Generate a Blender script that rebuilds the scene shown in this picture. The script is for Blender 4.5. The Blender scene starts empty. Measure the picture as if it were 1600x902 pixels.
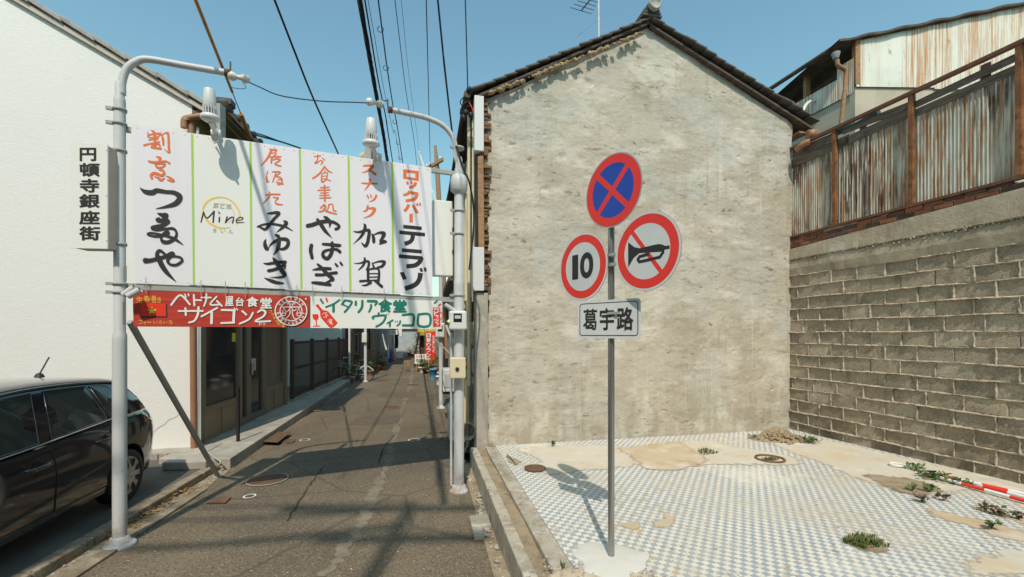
import bpy, bmesh, math, random
from mathutils import Vector as V, Matrix, noise
random.seed(7)
SC = bpy.context.scene
COL = SC.collection
R = math.radians
# ------------------------------------------------------------ camera, world, sun, exposure
F, CX, HZ, CAMH = 680.0, 800.0, 522.0, 1.7
cd = bpy.data.cameras.new('camera'); cam = bpy.data.objects.new('camera', cd); COL.objects.link(cam)
cam.location = (0, 0, CAMH); cam.rotation_euler = (R(90), 0, 0)
cd.sensor_fit = 'HORIZONTAL'; cd.sensor_width = 36.0; cd.lens = F / 1600 * 36
cd.shift_y = (HZ - 451) / 1600; cd.clip_end = 3000; cd.clip_start = 0.05
SC.camera = cam
SUN_EL = R(52)
wd = bpy.data.worlds.new('World'); SC.world = wd; wd.use_nodes = True
nt = wd.node_tree; bg = nt.nodes['Background']
sky = nt.nodes.new('ShaderNodeTexSky'); sky.sky_type = 'NISHITA'; sky.sun_disc = False
sky.sun_elevation = SUN_EL; sky.sun_rotation = R(180); sky.air_density = 1.5; sky.dust_density = 1.0; sky.ozone_density = 0.3
tint = nt.nodes.new('ShaderNodeMix'); tint.data_type = 'RGBA'; tint.blend_type = 'MULTIPLY'; tint.inputs['Factor'].default_value = 1; tint.inputs[7].default_value = (.92, 1.22, 1.12, 1)   # clear spring sky, a little cyan
nt.links.new(sky.outputs[0], tint.inputs[6]); nt.links.new(tint.outputs[2], bg.inputs[0]); bg.inputs[1].default_value = 0.14
sl = bpy.data.lights.new('sun', 'SUN'); sl.energy = 3.5; sl.angle = R(0.55); sl.color = (1.0, 0.90, 0.76)
so = bpy.data.objects.new('sun', sl); COL.objects.link(so)
so.rotation_euler = (R(90) - SUN_EL, 0, 0); so.location = (0, -20, 30)
SC.view_settings.view_transform = 'Standard'; SC.view_settings.look = 'None'
SC.view_settings.gamma = 1.0; SC.view_settings.exposure = 0.02; SC.view_settings.use_curve_mapping = False

# ------------------------------------------------------------ helpers: survey
ALLEY, PARK, LOT = -0.27, -0.2, 0.0
def P(px, py, y):                       # a sight line met at distance y
    return V(((px - CX) / F * y, y, CAMH + (HZ - py) / F * y))
def G(px, py, h=0.0):                   # a sight line met at height h
    return P(px, py, (CAMH - h) * F / (py - HZ))
class Plane:                            # an upright plane through (ax,ay) along (dx,dy); normal looks to the camera
    def __init__(s, ax, ay, dx, dy):
        s.a = V((ax, ay, 0)); s.d = V((dx, dy, 0)).normalized()
        s.n = V((s.d.y, -s.d.x, 0))
        if s.n.dot(s.a) > 0: s.n = -s.n
    def hit(s, px, py, off=0.0):
        r = V(((px - CX) / F, 1, (HZ - py) / F)); c = V((0, 0, CAMH)); a = s.a + s.n * off
        return c + r * (s.n.dot(a - c) / s.n.dot(r))
    def at(s, t, z, off=0.0):
        p = s.a + s.d * t + s.n * off; return V((p.x, p.y, z))
    def t(s, px): return (s.hit(px, HZ) - s.a).dot(s.d)
    def frame(s, t=0, z=0, off=0): return Fr(s.at(t, z, off), s.d, s.n, V((0, 0, 1)))
class Fr:
    def __init__(s, o, x, y, z): s.o, s.x, s.y, s.z = V(o), V(x), V(y), V(z)
    def p(s, a, b, c): return s.o + s.x * a + s.y * b + s.z * c
def frame(o, ang=0):
    return Fr(o, (math.cos(ang), math.sin(ang), 0), (-math.sin(ang), math.cos(ang), 0), (0, 0, 1))
def spline(pts, n=6):                   # Catmull-Rom through tuples of any length
    pts = [tuple(p) for p in pts]
    if len(pts) < 3: n = max(n, 2)
    out = []
    for i in range(len(pts) - 1):
        p0 = pts[max(i - 1, 0)]; p1 = pts[i]; p2 = pts[i + 1]; p3 = pts[min(i + 2, len(pts) - 1)]
        for k in range(n):
            t = k / n
            out.append(tuple(0.5 * (2 * b + (c - a) * t + (2 * a - 5 * b + 4 * c - d) * t * t + (3 * b - a - 3 * c + d) * t ** 3) for a, b, c, d in zip(p0, p1, p2, p3)))
    out.append(pts[-1]); return out
# ------------------------------------------------------------ helpers: meshes
class MB:
    def __init__(s): s.v, s.f, s.m, s.s = [], [], [], []
    def face(s, pts, m=0, sm=False):
        b = len(s.v); s.v += [tuple(p) for p in pts]; s.f.append(tuple(range(b, b + len(pts)))); s.m.append(m); s.s.append(sm)
    def grid(s, rows, m=0, sm=True, close=False):
        b = len(s.v); n = len(rows[0])
        for r in rows: s.v += [tuple(p) for p in r]
        for i in range(len(rows) - 1):
            for j in range(n if close else n - 1):
                k = (j + 1) % n
                s.f.append((b + i * n + j, b + i * n + k, b + (i + 1) * n + k, b + (i + 1) * n + j)); s.m.append(m); s.s.append(sm)
    def box(s, fr, x0, x1, y0, y1, z0, z1, m=0):
        c = [fr.p(x, y, z) for z in (z0, z1) for y in (y0, y1) for x in (x0, x1)]
        b = len(s.v); s.v += [tuple(p) for p in c]
        for q in ((0, 2, 3, 1), (4, 5, 7, 6), (0, 1, 5, 4), (2, 6, 7, 3), (0, 4, 6, 2), (1, 3, 7, 5)):
            s.f.append(tuple(b + i for i in q)); s.m.append(m); s.s.append(False)
    def wbox(s, x0, x1, y0, y1, z0, z1, m=0): s.box(W0, x0, x1, y0, y1, z0, z1, m)
    def bar(s, a, b, w, h, m=0, up=(0, 0, 1)):     # a square bar from a to b
        a, b = V(a), V(b); x = (b - a).normalized(); u = V(up)
        if abs(x.dot(u)) > .98: u = V((0, 1, 0))
        y = u.cross(x).normalized(); z = x.cross(y)
        s.box(Fr(a, x, y, z), 0, (b - a).length, -w / 2, w / 2, -h / 2, h / 2, m)
    def tube(s, pts, r, n=8, m=0, caps=True, sm=True):
        pts = [V(p) for p in pts]; rs = r if isinstance(r, (list, tuple)) else [r] * len(pts)
        t0 = (pts[1] - pts[0]).normalized(); u = t0.orthogonal().normalized(); rows = []
        for i, p in enumerate(pts):
            t = (pts[min(i + 1, len(pts) - 1)] - pts[max(i - 1, 0)])
            if t.length < 1e-9: t = t0
            t.normalize(); u = (u - t * u.dot(t))
            u = u.normalized() if u.length > 1e-6 else t.orthogonal().normalized()
            w = t.cross(u)
            rows.append([p + (u * math.cos(2 * math.pi * k / n) + w * math.sin(2 * math.pi * k / n)) * rs[i] for k in range(n)])
        s.grid(rows, m, sm, True)
        if caps: s.face(list(reversed(rows[0])), m); s.face(rows[-1], m)
    def lathe(s, prof, o, axis=(0, 0, 1), n=20, m=0, sm=True, caps=True):
        o = V(o); a = V(axis).normalized(); u = a.orthogonal().normalized(); w = a.cross(u)
        rows = [[o + a * z + (u * math.cos(2 * math.pi * k / n) + w * math.sin(2 * math.pi * k / n)) * r for k in range(n)] for r, z in prof]
        s.grid(rows, m, sm, True)
        if caps: s.face(list(reversed(rows[0])), m); s.face(rows[-1], m)
    def prism(s, poly, vec, m=0):
        a = [V(p) for p in poly]; b = [p + V(vec) for p in a]
        s.face(list(reversed(a)), m); s.face(b, m)
        for i in range(len(a)): j = (i + 1) % len(a); s.face([a[i], a[j], b[j], b[i]], m)
    def build(s, name, mats, parent=None, bevel=0, angle=40, seg=2):
        me = bpy.data.meshes.new(name); me.from_pydata(s.v, [], s.f)
        for mt in (mats if isinstance(mats, (list, tuple)) else [mats]): me.materials.append(mt)
        me.polygons.foreach_set('material_index', s.m); me.polygons.foreach_set('use_smooth', s.s); me.update()
        o = bpy.data.objects.new(name, me); COL.objects.link(o)
        if parent is not None:
            o.parent = parent
            if parent.type == 'EMPTY': o.location = -parent.location
        if bevel:
            bm = bmesh.new(); bm.from_mesh(me); bmesh.ops.remove_doubles(bm, verts=bm.verts, dist=1e-5); bm.to_mesh(me); bm.free()
            b = o.modifiers.new('bevel', 'BEVEL'); b.width = bevel; b.segments = seg; b.limit_method = 'ANGLE'; b.angle_limit = R(35)
        return o
W0 = Fr((0, 0, 0), (1, 0, 0), (0, 1, 0), (0, 0, 1))
def tag(o, label, cat, group=None):
    o['label'] = label; o['category'] = cat
    if group: o['group'] = group
    return o
def thing(name, label, cat, loc=(0, 0, 0), group=None):
    o = bpy.data.objects.new(name, None); COL.objects.link(o); o.location = loc; o.empty_display_size = .1
    return tag(o, label, cat, group)
def struct(o, kind='structure'): o['kind'] = kind; return o
def copy_thing(root, delta, label=None, rot=None):
    c = root.copy(); COL.objects.link(c); c.location = V(root.location) + V(delta)
    if label: c['label'] = label
    for ch in list(root.children):
        d = ch.copy(); COL.objects.link(d); d.parent = c
        for g in list(ch.children):
            e = g.copy(); COL.objects.link(e); e.parent = d
    return c
# ------------------------------------------------------------ helpers: writing
_gl = {}
def glyph_mesh(ch, bold):
    k = (ch, bold)
    if k not in _gl:
        c = bpy.data.curves.new('glyph', 'FONT'); c.body = ch; c.offset = bold; c.resolution_u = 4
        o = bpy.data.objects.new('glyph', c); COL.objects.link(o)
        me = bpy.data.meshes.new_from_object(o.evaluated_get(bpy.context.evaluated_depsgraph_get()))
        vs = [tuple(v.co) for v in me.vertices]; fs = [tuple(p.vertices) for p in me.polygons]
        bpy.data.objects.remove(o); bpy.data.curves.remove(c); bpy.data.meshes.remove(me)
        x0 = min(v[0] for v in vs); x1 = max(v[0] for v in vs); y0 = min(v[1] for v in vs); y1 = max(v[1] for v in vs)
        _gl[k] = ([((v[0] - x0) / max(x1 - x0, 1e-6), (y1 - v[1]) / max(y1 - y0, 1e-6)) for v in vs], fs)
    return _gl[k]
def fat(vs, bold):       # heavier lettering: the glyph laid down several times, each a hair to one side
    if bold <= 0: return [vs]
    k = [(0, 0)] + [(math.cos(a) * bold, math.sin(a) * bold) for a in [i * math.pi / 4 for i in range(8)]]
    return [[(u * (1 - 2 * bold) + bold + dx, w * (1 - 2 * bold) + bold + dy) for u, w in vs] for dx, dy in k]
class Paint:            # flat painting on a plane, given in the survey's picture units; T maps a traced patch to them
    def __init__(s, mb, pl, off=0.002): s.mb, s.pl, s.off = mb, pl, off; s.k = 0; s.T = (0, 0, 1)
    def patch(s, x, y, sc): s.T = (x, y, sc); return s
    def X(s, x, y, o): return s.pl.hit(s.T[0] + x / s.T[2], s.T[1] + y / s.T[2], o)
    def o(s): s.k += 1; return s.off + s.k * 0.000006
    def poly(s, pts, m): o = s.o(); s.mb.face([s.X(x, y, o) for x, y in pts], m)
    def quad(s, x0, y0, x1, y1, m): s.poly([(x0, y0), (x1, y0), (x1, y1), (x0, y1)], m)
    def glyph(s, ch, q, m, bold=0.02):       # q: 4 corners tl,tr,br,bl or x0,y0,x1,y1
        if len(q) == 4 and not isinstance(q[0], tuple): q = [(q[0], q[1]), (q[2], q[1]), (q[2], q[3]), (q[0], q[3])]
        vs0, fs = glyph_mesh(ch, 0)
        for vs in fat(vs0, bold):
          o = s.o(); b = len(s.mb.v)
          for u, w in vs:
            x = (q[0][0] * (1 - u) + q[1][0] * u) * (1 - w) + (q[3][0] * (1 - u) + q[2][0] * u) * w
            y = (q[0][1] * (1 - u) + q[1][1] * u) * (1 - w) + (q[3][1] * (1 - u) + q[2][1] * u) * w
            s.mb.v.append(tuple(s.X(x, y, o)))
          for f in fs: s.mb.f.append(tuple(b + i for i in f)); s.mb.m.append(m); s.mb.s.append(False)
    def stroke(s, pts, m, cap=True, n=5, grow=0, dx=0, dy=0):
        q = spline(pts, n) if len(pts) > 2 else spline(pts, 2)
        L, Rr = [], []
        for i, (x, y, w) in enumerate(q):
            a = q[max(i - 1, 0)]; b = q[min(i + 1, len(q) - 1)]
            tx, ty = b[0] - a[0], b[1] - a[1]; l = math.hypot(tx, ty) or 1; nx, ny = -ty / l, tx / l
            w = max(w, 2) / 2 + grow
            L.append((x + nx * w + dx, y + ny * w + dy)); Rr.append((x - nx * w + dx, y - ny * w + dy))
        for i in range(len(q) - 1):
            s.poly([L[i], L[i + 1], Rr[i + 1], Rr[i]], m)
            if 0 < i and cap: s.disc(q[i][0] + dx, q[i][1] + dy, max(q[i][2], 2) / 2 + grow, m, 8)
        if cap:
            for e in (q[0], q[-1]): s.disc(e[0] + dx, e[1] + dy, max(e[2], 2) / 2 + grow, m, 10)
    def disc(s, x, y, r, m, n=10): s.poly([(x + r * math.cos(2 * math.pi * k / n), y + r * math.sin(2 * math.pi * k / n)) for k in range(n)], m)
    def shadowed(s, pts, m, ms, dx=8, dy=8):
        s.stroke(pts, ms, dx=dx, dy=dy, grow=1)
# ------------------------------------------------------------ helpers: materials
def M(name, base, rough=.8, layers=(), bump=(), metal=0, spec=.5, checker=None, coat=0, alpha=None, trans=0):
    m = bpy.data.materials.new(name); m.use_nodes = True; t = m.node_tree; N = t.nodes; L = t.links
    bs = N['Principled BSDF']; bs.inputs['Roughness'].default_value = rough; bs.inputs['Metallic'].default_value = metal
    bs.inputs['Specular IOR Level'].default_value = spec; bs.inputs['Coat Weight'].default_value = coat
    bs.inputs['Transmission Weight'].default_value = trans
    tc = N.new('ShaderNodeTexCoord')
    def mapped(st, seed=0, rot=0):
        mp = N.new('ShaderNodeMapping'); mp.inputs['Scale'].default_value = st; mp.inputs['Location'].default_value = (seed * 3.7, seed * 1.9, seed * 2.3)
        mp.inputs['Rotation'].default_value = (0, 0, rot)
        L.new(tc.outputs['Object'], mp.inputs[0]); return mp.outputs[0]
    col = None
    def setc(c):
        n = N.new('ShaderNodeRGB'); n.outputs[0].default_value = (*c, 1); return n.outputs[0]
    col = setc(base)
    if checker:
        mp = mapped((1, 1, 1), 0, checker['rot'])
        def chk(scale, c1, c2):
            k = N.new('ShaderNodeTexChecker'); k.inputs['Scale'].default_value = scale
            ck = N.new('ShaderNodeVectorMath'); ck.operation = 'MULTIPLY'; ck.inputs[1].default_value = (1, 1, 0); L.new(mp, ck.inputs[0])
            ad = N.new('ShaderNodeVectorMath'); ad.operation = 'ADD'; ad.inputs[1].default_value = (0.003, 0.003, 0.003); L.new(ck.outputs[0], ad.inputs[0])
            L.new(ad.outputs[0], k.inputs['Vector']); k.inputs['Color1'].default_value = (*c1, 1); k.inputs['Color2'].default_value = (*c2, 1); return k
        k = chk(1 / checker['size'], checker['a'], checker['b']); col = k.outputs['Color']
    def noise(l):
        n = N.new('ShaderNodeTexNoise'); n.inputs['Scale'].default_value = l.get('s', 5); n.inputs['Detail'].default_value = l.get('det', 4)
        n.inputs['Roughness'].default_value = l.get('nr', .55); n.inputs['Distortion'].default_value = l.get('dist', 0)
        L.new(mapped(l.get('st', (1, 1, 1)), l.get('seed', 0)), n.inputs['Vector']); return n.outputs['Fac']
    for l in layers:
        if l.get('vor'):
            n = N.new('ShaderNodeTexVoronoi'); n.inputs['Scale'].default_value = l['s']; n.feature = l.get('feat', 'F1')
            L.new(mapped(l.get('st', (1, 1, 1)), l.get('seed', 0)), n.inputs['Vector']); f = n.outputs['Distance']
        else: f = noise(l)
        mr = N.new('ShaderNodeMapRange'); mr.inputs[1].default_value = l.get('lo', .45); mr.inputs[2].default_value = l.get('hi', .65)
        mr.inputs[3].default_value = 0; mr.inputs[4].default_value = l.get('amt', 1); L.new(f, mr.inputs[0]); f = mr.outputs[0]
        if 'zr' in l or 'mask' in l:
            mu = N.new('ShaderNodeMath'); mu.operation = 'MULTIPLY'; L.new(f, mu.inputs[0])
            if 'zr' in l:
                sp = N.new('ShaderNodeSeparateXYZ'); L.new(tc.outputs['Object'], sp.inputs[0])
                m2 = N.new('ShaderNodeMapRange'); m2.inputs[1].default_value = l['zr'][0]; m2.inputs[2].default_value = l['zr'][1]; L.new(sp.outputs[2], m2.inputs[0])
                L.new(m2.outputs[0], mu.inputs[1])
            else:
                m2 = N.new('ShaderNodeMapRange'); m2.inputs[1].default_value = l['mask'].get('lo', .45); m2.inputs[2].default_value = l['mask'].get('hi', .6)
                L.new(noise(l['mask']), m2.inputs[0]); L.new(m2.outputs[0], mu.inputs[1])
            f = mu.outputs[0]
        mx = N.new('ShaderNodeMix'); mx.data_type = 'RGBA'; L.new(f, mx.inputs['Factor']); L.new(col, mx.inputs[6]); mx.inputs[7].default_value = (*l['c'], 1)
        if l.get('mode'): mx.blend_type = l['mode']
        col = mx.outputs[2]
    L.new(col, bs.inputs['Base Color'])
    prev = None
    for b in bump:
        bn = N.new('ShaderNodeBump'); bn.inputs['Strength'].default_value = b.get('str', .5); bn.inputs['Distance'].default_value = b.get('d', .01)
        if b.get('vor'):
            n = N.new('ShaderNodeTexVoronoi'); n.inputs['Scale'].default_value = b['s']; L.new(mapped(b.get('st', (1, 1, 1))), n.inputs['Vector']); h = n.outputs['Distance']
        elif b.get('wave'):
            n = N.new('ShaderNodeTexWave'); n.inputs['Scale'].default_value = b['s']; n.bands_direction = b['wave']; n.inputs['Distortion'].default_value = b.get('dist', 0)
            L.new(mapped((1, 1, 1), 0, b.get('rot', 0)), n.inputs['Vector']); h = n.outputs['Fac']
        else: h = noise(b)
        L.new(h, bn.inputs['Height'])
        if prev: L.new(prev, bn.inputs['Normal'])
        prev = bn.outputs['Normal']
    if prev: L.new(prev, bs.inputs['Normal'])
    return m
# ------------------------------------------------------------ materials
DIRT = (.26, .18, .10)
m_stucco = M('white_stucco', (.77, .755, .73), .85, [dict(c=(.70, .69, .65), s=.7, lo=.5, hi=.75, amt=.5), dict(c=(.60, .57, .52), s=3, st=(3, 3, .25), lo=.62, hi=.8, amt=.35, zr=(1.4, .0))],
    [dict(s=55, st=(.5, .5, 1.3), det=5, str=.28, d=.014), dict(s=14, det=3, str=.12, d=.02)])
m_gable = M('trowelled_concrete', (.485, .44, .36), .92, [
    dict(c=(.385, .34, .265), s=.8, det=8, nr=.62, lo=.42, hi=.60, amt=.8), dict(c=(.60, .56, .485), s=1.5, det=9, st=(.9, .9, 1.5), nr=.66, lo=.48, hi=.60, amt=.85, seed=2),
    dict(c=(.45, .445, .40), s=.9, det=8, nr=.6, lo=.48, hi=.58, amt=.7, seed=41), dict(c=(.30, .255, .185), s=4.2, det=9, st=(.55, .55, 2.1), nr=.74, lo=.535, hi=.64, amt=.6, seed=5),
    dict(c=(.12, .095, .065), s=7.5, det=8, st=(.7, .7, 1.9), nr=.76, lo=.565, hi=.625, amt=.85, seed=9, mask=dict(s=1.6, lo=.47, hi=.57, seed=31)),
    dict(c=(.21, .175, .125), s=26, det=6, st=(.5, .5, 1.8), nr=.78, lo=.54, hi=.66, amt=.5, seed=14), dict(c=(.70, .66, .58), s=24, det=6, st=(.45, .45, 2.0), nr=.78, lo=.55, hi=.66, amt=.45, seed=19),
    dict(c=(.67, .64, .575), s=4.2, det=5, st=(3.4, 3.4, .05), lo=.60, hi=.69, amt=.5, seed=7, mask=dict(s=1.1, lo=.45, hi=.58, seed=33)), dict(c=(.34, .255, .155), s=5, det=6, st=(2.4, 2.4, .09), lo=.58, hi=.69, amt=.45, seed=23, mask=dict(s=.9, lo=.45, hi=.56, seed=35)),
    dict(c=(.28, .235, .165), s=3.2, det=8, st=(1.5, 1.5, .5), nr=.65, lo=.42, hi=.60, amt=.65, zr=(1.4, -.1), seed=3)],
    [dict(s=22, st=(.7, .7, 1.4), det=8, nr=.7, str=.3, d=.008), dict(s=90, det=4, str=.35, d=.004)])
m_concrete = M('grey_concrete', (.40, .37, .32), .9, [dict(c=(.27, .245, .20), s=3, det=7, lo=.42, hi=.68, amt=.8), dict(c=(.52, .49, .43), s=7, det=6, lo=.55, hi=.7, amt=.6, seed=3), dict(c=(.12, .10, .075), s=16, det=6, lo=.62, hi=.75, amt=.6, seed=6)],
    [dict(s=40, det=5, str=.5, d=.01), dict(s=7, det=6, str=.4, d=.02)])
m_capcon = M('weathered_wall_concrete', (.44, .375, .275), .95, [dict(c=(.27, .225, .16), s=2.2, det=8, lo=.42, hi=.66, amt=.85), dict(c=(.58, .56, .52), s=1.2, det=7, lo=.60, hi=.70, amt=.7, seed=4), dict(c=(.10, .085, .06), s=9, det=7, st=(.5, .5, 1.6), nr=.7, lo=.60, hi=.72, amt=.7, seed=8)],
    [dict(s=9, det=8, nr=.7, str=.8, d=.04), dict(s=60, det=4, str=.5, d=.01)])
def block_mat(n, c, seed):
    k = lambda f: tuple(x * f for x in c)
    return M('concrete_block_' + n, c, .95, [dict(c=k(.60), s=3.2, det=7, nr=.62, lo=.42, hi=.66, amt=.85, seed=seed), dict(c=k(1.28), s=2.4, det=7, nr=.62, lo=.54, hi=.68, amt=.6, seed=seed + 3), dict(c=(.075, .058, .036), s=5, det=7, st=(1.1, 1.1, .6), nr=.66, lo=.57, hi=.70, amt=.6, seed=seed + 5),
        dict(c=k(.38), s=52, det=5, nr=.7, lo=.52, hi=.62, amt=.75, seed=1), dict(c=k(1.55), s=46, det=5, nr=.7, lo=.56, hi=.66, amt=.6, seed=6), dict(c=(.60, .57, .50), s=1.6, det=8, nr=.7, lo=.64, hi=.70, amt=.5, seed=seed + 9), dict(c=(.10, .08, .05), s=3, det=7, lo=.38, hi=.62, amt=.7, zr=(.75, -.05), seed=seed + 11)],
        [dict(s=60, det=6, nr=.7, str=1.0, d=.012), dict(s=9, det=5, str=.4, d=.014)])
m_blockA, m_blockB, m_blockC = block_mat('warm', (.44, .365, .262), 1), block_mat('grey', (.38, .32, .232), 4), block_mat('pale', (.51, .435, .325), 8)
m_mortar = M('squeezed_mortar', (.50, .43, .33), .95, [dict(c=(.20, .17, .13), s=9, det=6, lo=.45, hi=.66, amt=.9)], [dict(s=60, det=5, str=.7, d=.01)])
m_asphalt = M('worn_asphalt', (.17, .13, .084), .9, [
    dict(c=(0.109, 0.089, 0.065), s=.6, det=6, lo=.42, hi=.62, amt=.8), dict(c=(0.211, 0.169, 0.113), s=.9, det=7, st=(1.6, .5, 1), lo=.52, hi=.70, amt=.75, seed=4),
    dict(c=(0.297, 0.239, 0.162), s=62, det=4, nr=.7, lo=.535, hi=.60, amt=.85, seed=2), dict(c=(0.068, 0.052, 0.038), s=48, det=4, nr=.7, lo=.52, hi=.59, amt=.85, seed=7), dict(c=(0.639, 0.563, 0.432), s=38, det=1, nr=.3, lo=.77, hi=.79, amt=.85, seed=9),
    dict(c=(0.070, 0.061, 0.049), vor=True, feat='DISTANCE_TO_EDGE', s=.42, lo=.012, hi=.0, amt=.7, seed=3)],
    [dict(s=85, det=4, str=.85, d=.008), dict(s=3, det=4, str=.3, d=.02)])
m_patchasph = M('pale_asphalt_seam', (.23, .195, .145), .95, [dict(c=(.17, .135, .095), s=4, det=8, nr=.7, lo=.42, hi=.58, amt=.95), dict(c=(.30, .27, .22), s=60, det=2, lo=.58, hi=.7, amt=.7)], [dict(s=85, det=4, str=.7, d=.008)])
m_dirt = M('dry_dirt', (.40, .31, .20), .98, [dict(c=(.25, .185, .115), s=7, det=8, nr=.65, lo=.42, hi=.64, amt=.9), dict(c=(.43, .36, .26), s=3, det=7, lo=.55, hi=.7, amt=.7, seed=3), dict(c=(.50, .46, .40), s=45, det=2, lo=.66, hi=.72, amt=.8, seed=4)],
    [dict(s=30, det=7, nr=.7, str=.9, d=.03)])
m_ground = M('bare_ground', (.20, .17, .13), .95, [dict(c=(.12, .10, .08), s=1, det=7, lo=.4, hi=.65)], [dict(s=20, det=5, str=.5, d=.02)])
m_park = M('old_parking_asphalt', (.115, .105, .09), .92, [dict(c=(.07, .062, .052), s=1.4, det=7, lo=.4, hi=.66, amt=.85), dict(c=(.17, .155, .13), s=5, det=6, lo=.56, hi=.7, amt=.5, seed=2)], [dict(s=45, det=5, str=.5, d=.008)])
m_slabpale = M('pale_cement', (.57, .52, .44), .9, [dict(c=(.55, .44, .29), s=1.6, det=7, lo=.47, hi=.66, amt=.8), dict(c=(.46, .42, .36), s=6, det=7, lo=.55, hi=.70, amt=.55, seed=3), dict(c=(.70, .67, .60), s=3, det=6, lo=.56, hi=.68, amt=.6, seed=6)], [dict(s=35, det=6, str=.4, d=.01)])
m_slabsand = M('sandy_cement', (.52, .42, .30), .9, [dict(c=(.46, .33, .18), s=2.2, det=7, lo=.47, hi=.66, amt=.8), dict(c=(.64, .58, .49), s=3, det=6, lo=.52, hi=.68, amt=.75, seed=6)], [dict(s=35, det=6, str=.45, d=.012)])
m_footing = M('fresh_cement', (.60, .58, .53), .85, [dict(c=(.60, .57, .51), s=4, det=7, lo=.48, hi=.68, amt=.6), dict(c=(.60, .50, .36), s=9, det=5, lo=.62, hi=.75, amt=.5, seed=2)], [dict(s=30, det=6, str=.3, d=.008)])
m_tile = M('mosaic_tile_paving', (.7, .7, .7), .55, [
    dict(c=(.55, .48, .37), s=1.1, det=8, nr=.62, lo=.47, hi=.70, amt=.62), dict(c=(.62, .40, .18), s=2.7, det=8, nr=.68, lo=.645, hi=.70, amt=.75, seed=3), dict(c=(.80, .76, .66), s=.8, det=8, nr=.65, lo=.55, hi=.66, amt=.45, seed=8),
    dict(c=(.42, .365, .28), s=17, det=4, nr=.5, lo=.585, hi=.60, amt=.8, seed=6, mask=dict(s=1.2, det=6, lo=.50, hi=.62, seed=44)), dict(c=(.16, .125, .085), s=24, det=4, lo=.63, hi=.67, amt=.6, seed=8), dict(c=(.45, .40, .33), s=9, det=7, nr=.7, lo=.50, hi=.66, amt=.4, seed=5), dict(c=(.30, .23, .15), s=2.0, det=8, nr=.7, lo=.66, hi=.70, amt=.6, seed=11)],
    [dict(s=8, det=5, str=.2, d=.01)], checker=dict(size=.05, rot=R(-17), a=(.70, .665, .575), b=(.32, .36, .405)))
def rustmat(name, base, z0, z1, amt=1.0, seed=0):
    return M(name, base, .7, [dict(c=tuple(x * .75 for x in base), s=2, det=5, lo=.45, hi=.7, amt=.6, seed=seed), dict(c=(.36, .155, .055), s=5.5, st=(4.6, 4.6, .26), det=6, nr=.7, lo=.46, hi=.56, amt=.85 * amt, seed=seed + 1, mask=dict(s=.9, st=(1, 1, .6), lo=.32, hi=.52, seed=seed + 2)),
        dict(c=(.085, .036, .018), s=6, st=(4.4, 4.4, .20), det=5, nr=.62, lo=.49, hi=.545, amt=.95 * amt, seed=seed + 4, mask=dict(s=1.3, st=(1, 1, .7), lo=.41, hi=.55, seed=seed + 6)), dict(c=(.06, .028, .015), s=4, st=(3, 3, .5), det=5, lo=.44, hi=.58, amt=.92 * amt, seed=seed + 7, zr=(z0, z1))], [dict(s=60, det=3, str=.15, d=.004)], spec=.3)
m_corrA = rustmat('rusty_corrugated_sheet', (.57, .565, .47), 4.2, 5.1)
m_corrB = M('pale_corrugated_sheet', (.74, .75, .68), .6, [dict(c=(.62, .62, .54), s=2, det=4, lo=.45, hi=.7, amt=.6), dict(c=(.50, .235, .085), s=6, st=(4.2, 4.2, .10), det=6, nr=.7, lo=.44, hi=.58, amt=.9, seed=3, mask=dict(s=.8, st=(1, 1, .10), lo=.41, hi=.52, seed=9)), dict(c=(.40, .18, .06), s=13, st=(1, 1, .3), det=4, lo=.64, hi=.70, amt=.7, seed=6)], spec=.3)
m_rust = M('rusty_steel', (.185, .075, .03), .85, [dict(c=(.34, .145, .05), s=6, det=6, lo=.45, hi=.65, amt=.8), dict(c=(.07, .032, .018), s=11, det=5, lo=.52, hi=.66, amt=.8, seed=3)], [dict(s=50, det=4, str=.4, d=.004)])
m_rustbrown = M('painted_rust_brown', (.13, .055, .032), .75, [dict(c=(.21, .09, .045), s=8, det=5, lo=.5, hi=.66, amt=.7)], [dict(s=50, det=4, str=.3, d=.003)])
m_wood = M('weathered_dark_wood', (.07, .052, .04), .85, [dict(c=(.15, .115, .088), s=4, st=(1, 1, 7), det=6, lo=.45, hi=.68, amt=.8)], [dict(s=10, st=(1, 1, 8), det=5, str=.5, d=.008)])
m_woodgrey = M('grey_old_timber', (.155, .12, .092), .9, [dict(c=(.06, .045, .035), s=3, st=(1, 1, 9), det=6, lo=.45, hi=.64, amt=.85), dict(c=(.27, .23, .19), s=5, st=(1, 1, 6), det=5, lo=.58, hi=.7, amt=.6, seed=4)], [dict(s=10, st=(1, 1, 9), det=5, str=.6, d=.01)])
m_woodtan = M('tan_timber', (.36, .20, .10), .8, [dict(c=(.20, .105, .05), s=6, st=(2, 2, 5), det=5, lo=.45, hi=.66, amt=.8)], [dict(s=12, st=(1, 1, 6), det=4, str=.4, d=.005)])
m_lath = M('exposed_wall_wood', (.23, .13, .065), .9, [dict(c=(.08, .05, .03), s=12, det=6, lo=.45, hi=.62, amt=.85), dict(c=(.37, .27, .16), s=7, det=5, lo=.58, hi=.7, amt=.6, seed=3)], [dict(s=30, det=6, str=.6, d=.01)])
m_clay = M('roof_clay', (.40, .30, .175), .95, [dict(c=(.25, .17, .09), s=14, det=6, lo=.45, hi=.65, amt=.8)], [dict(s=35, det=6, str=.8, d=.02)])
m_rooftile = M('dark_roof_tile', (.088, .08, .07), .75, [dict(c=(.16, .145, .125), s=4, det=6, lo=.48, hi=.68, amt=.8), dict(c=(.045, .04, .035), s=9, det=5, lo=.55, hi=.7, amt=.7, seed=3)], [dict(s=30, det=5, str=.4, d=.008)])
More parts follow.
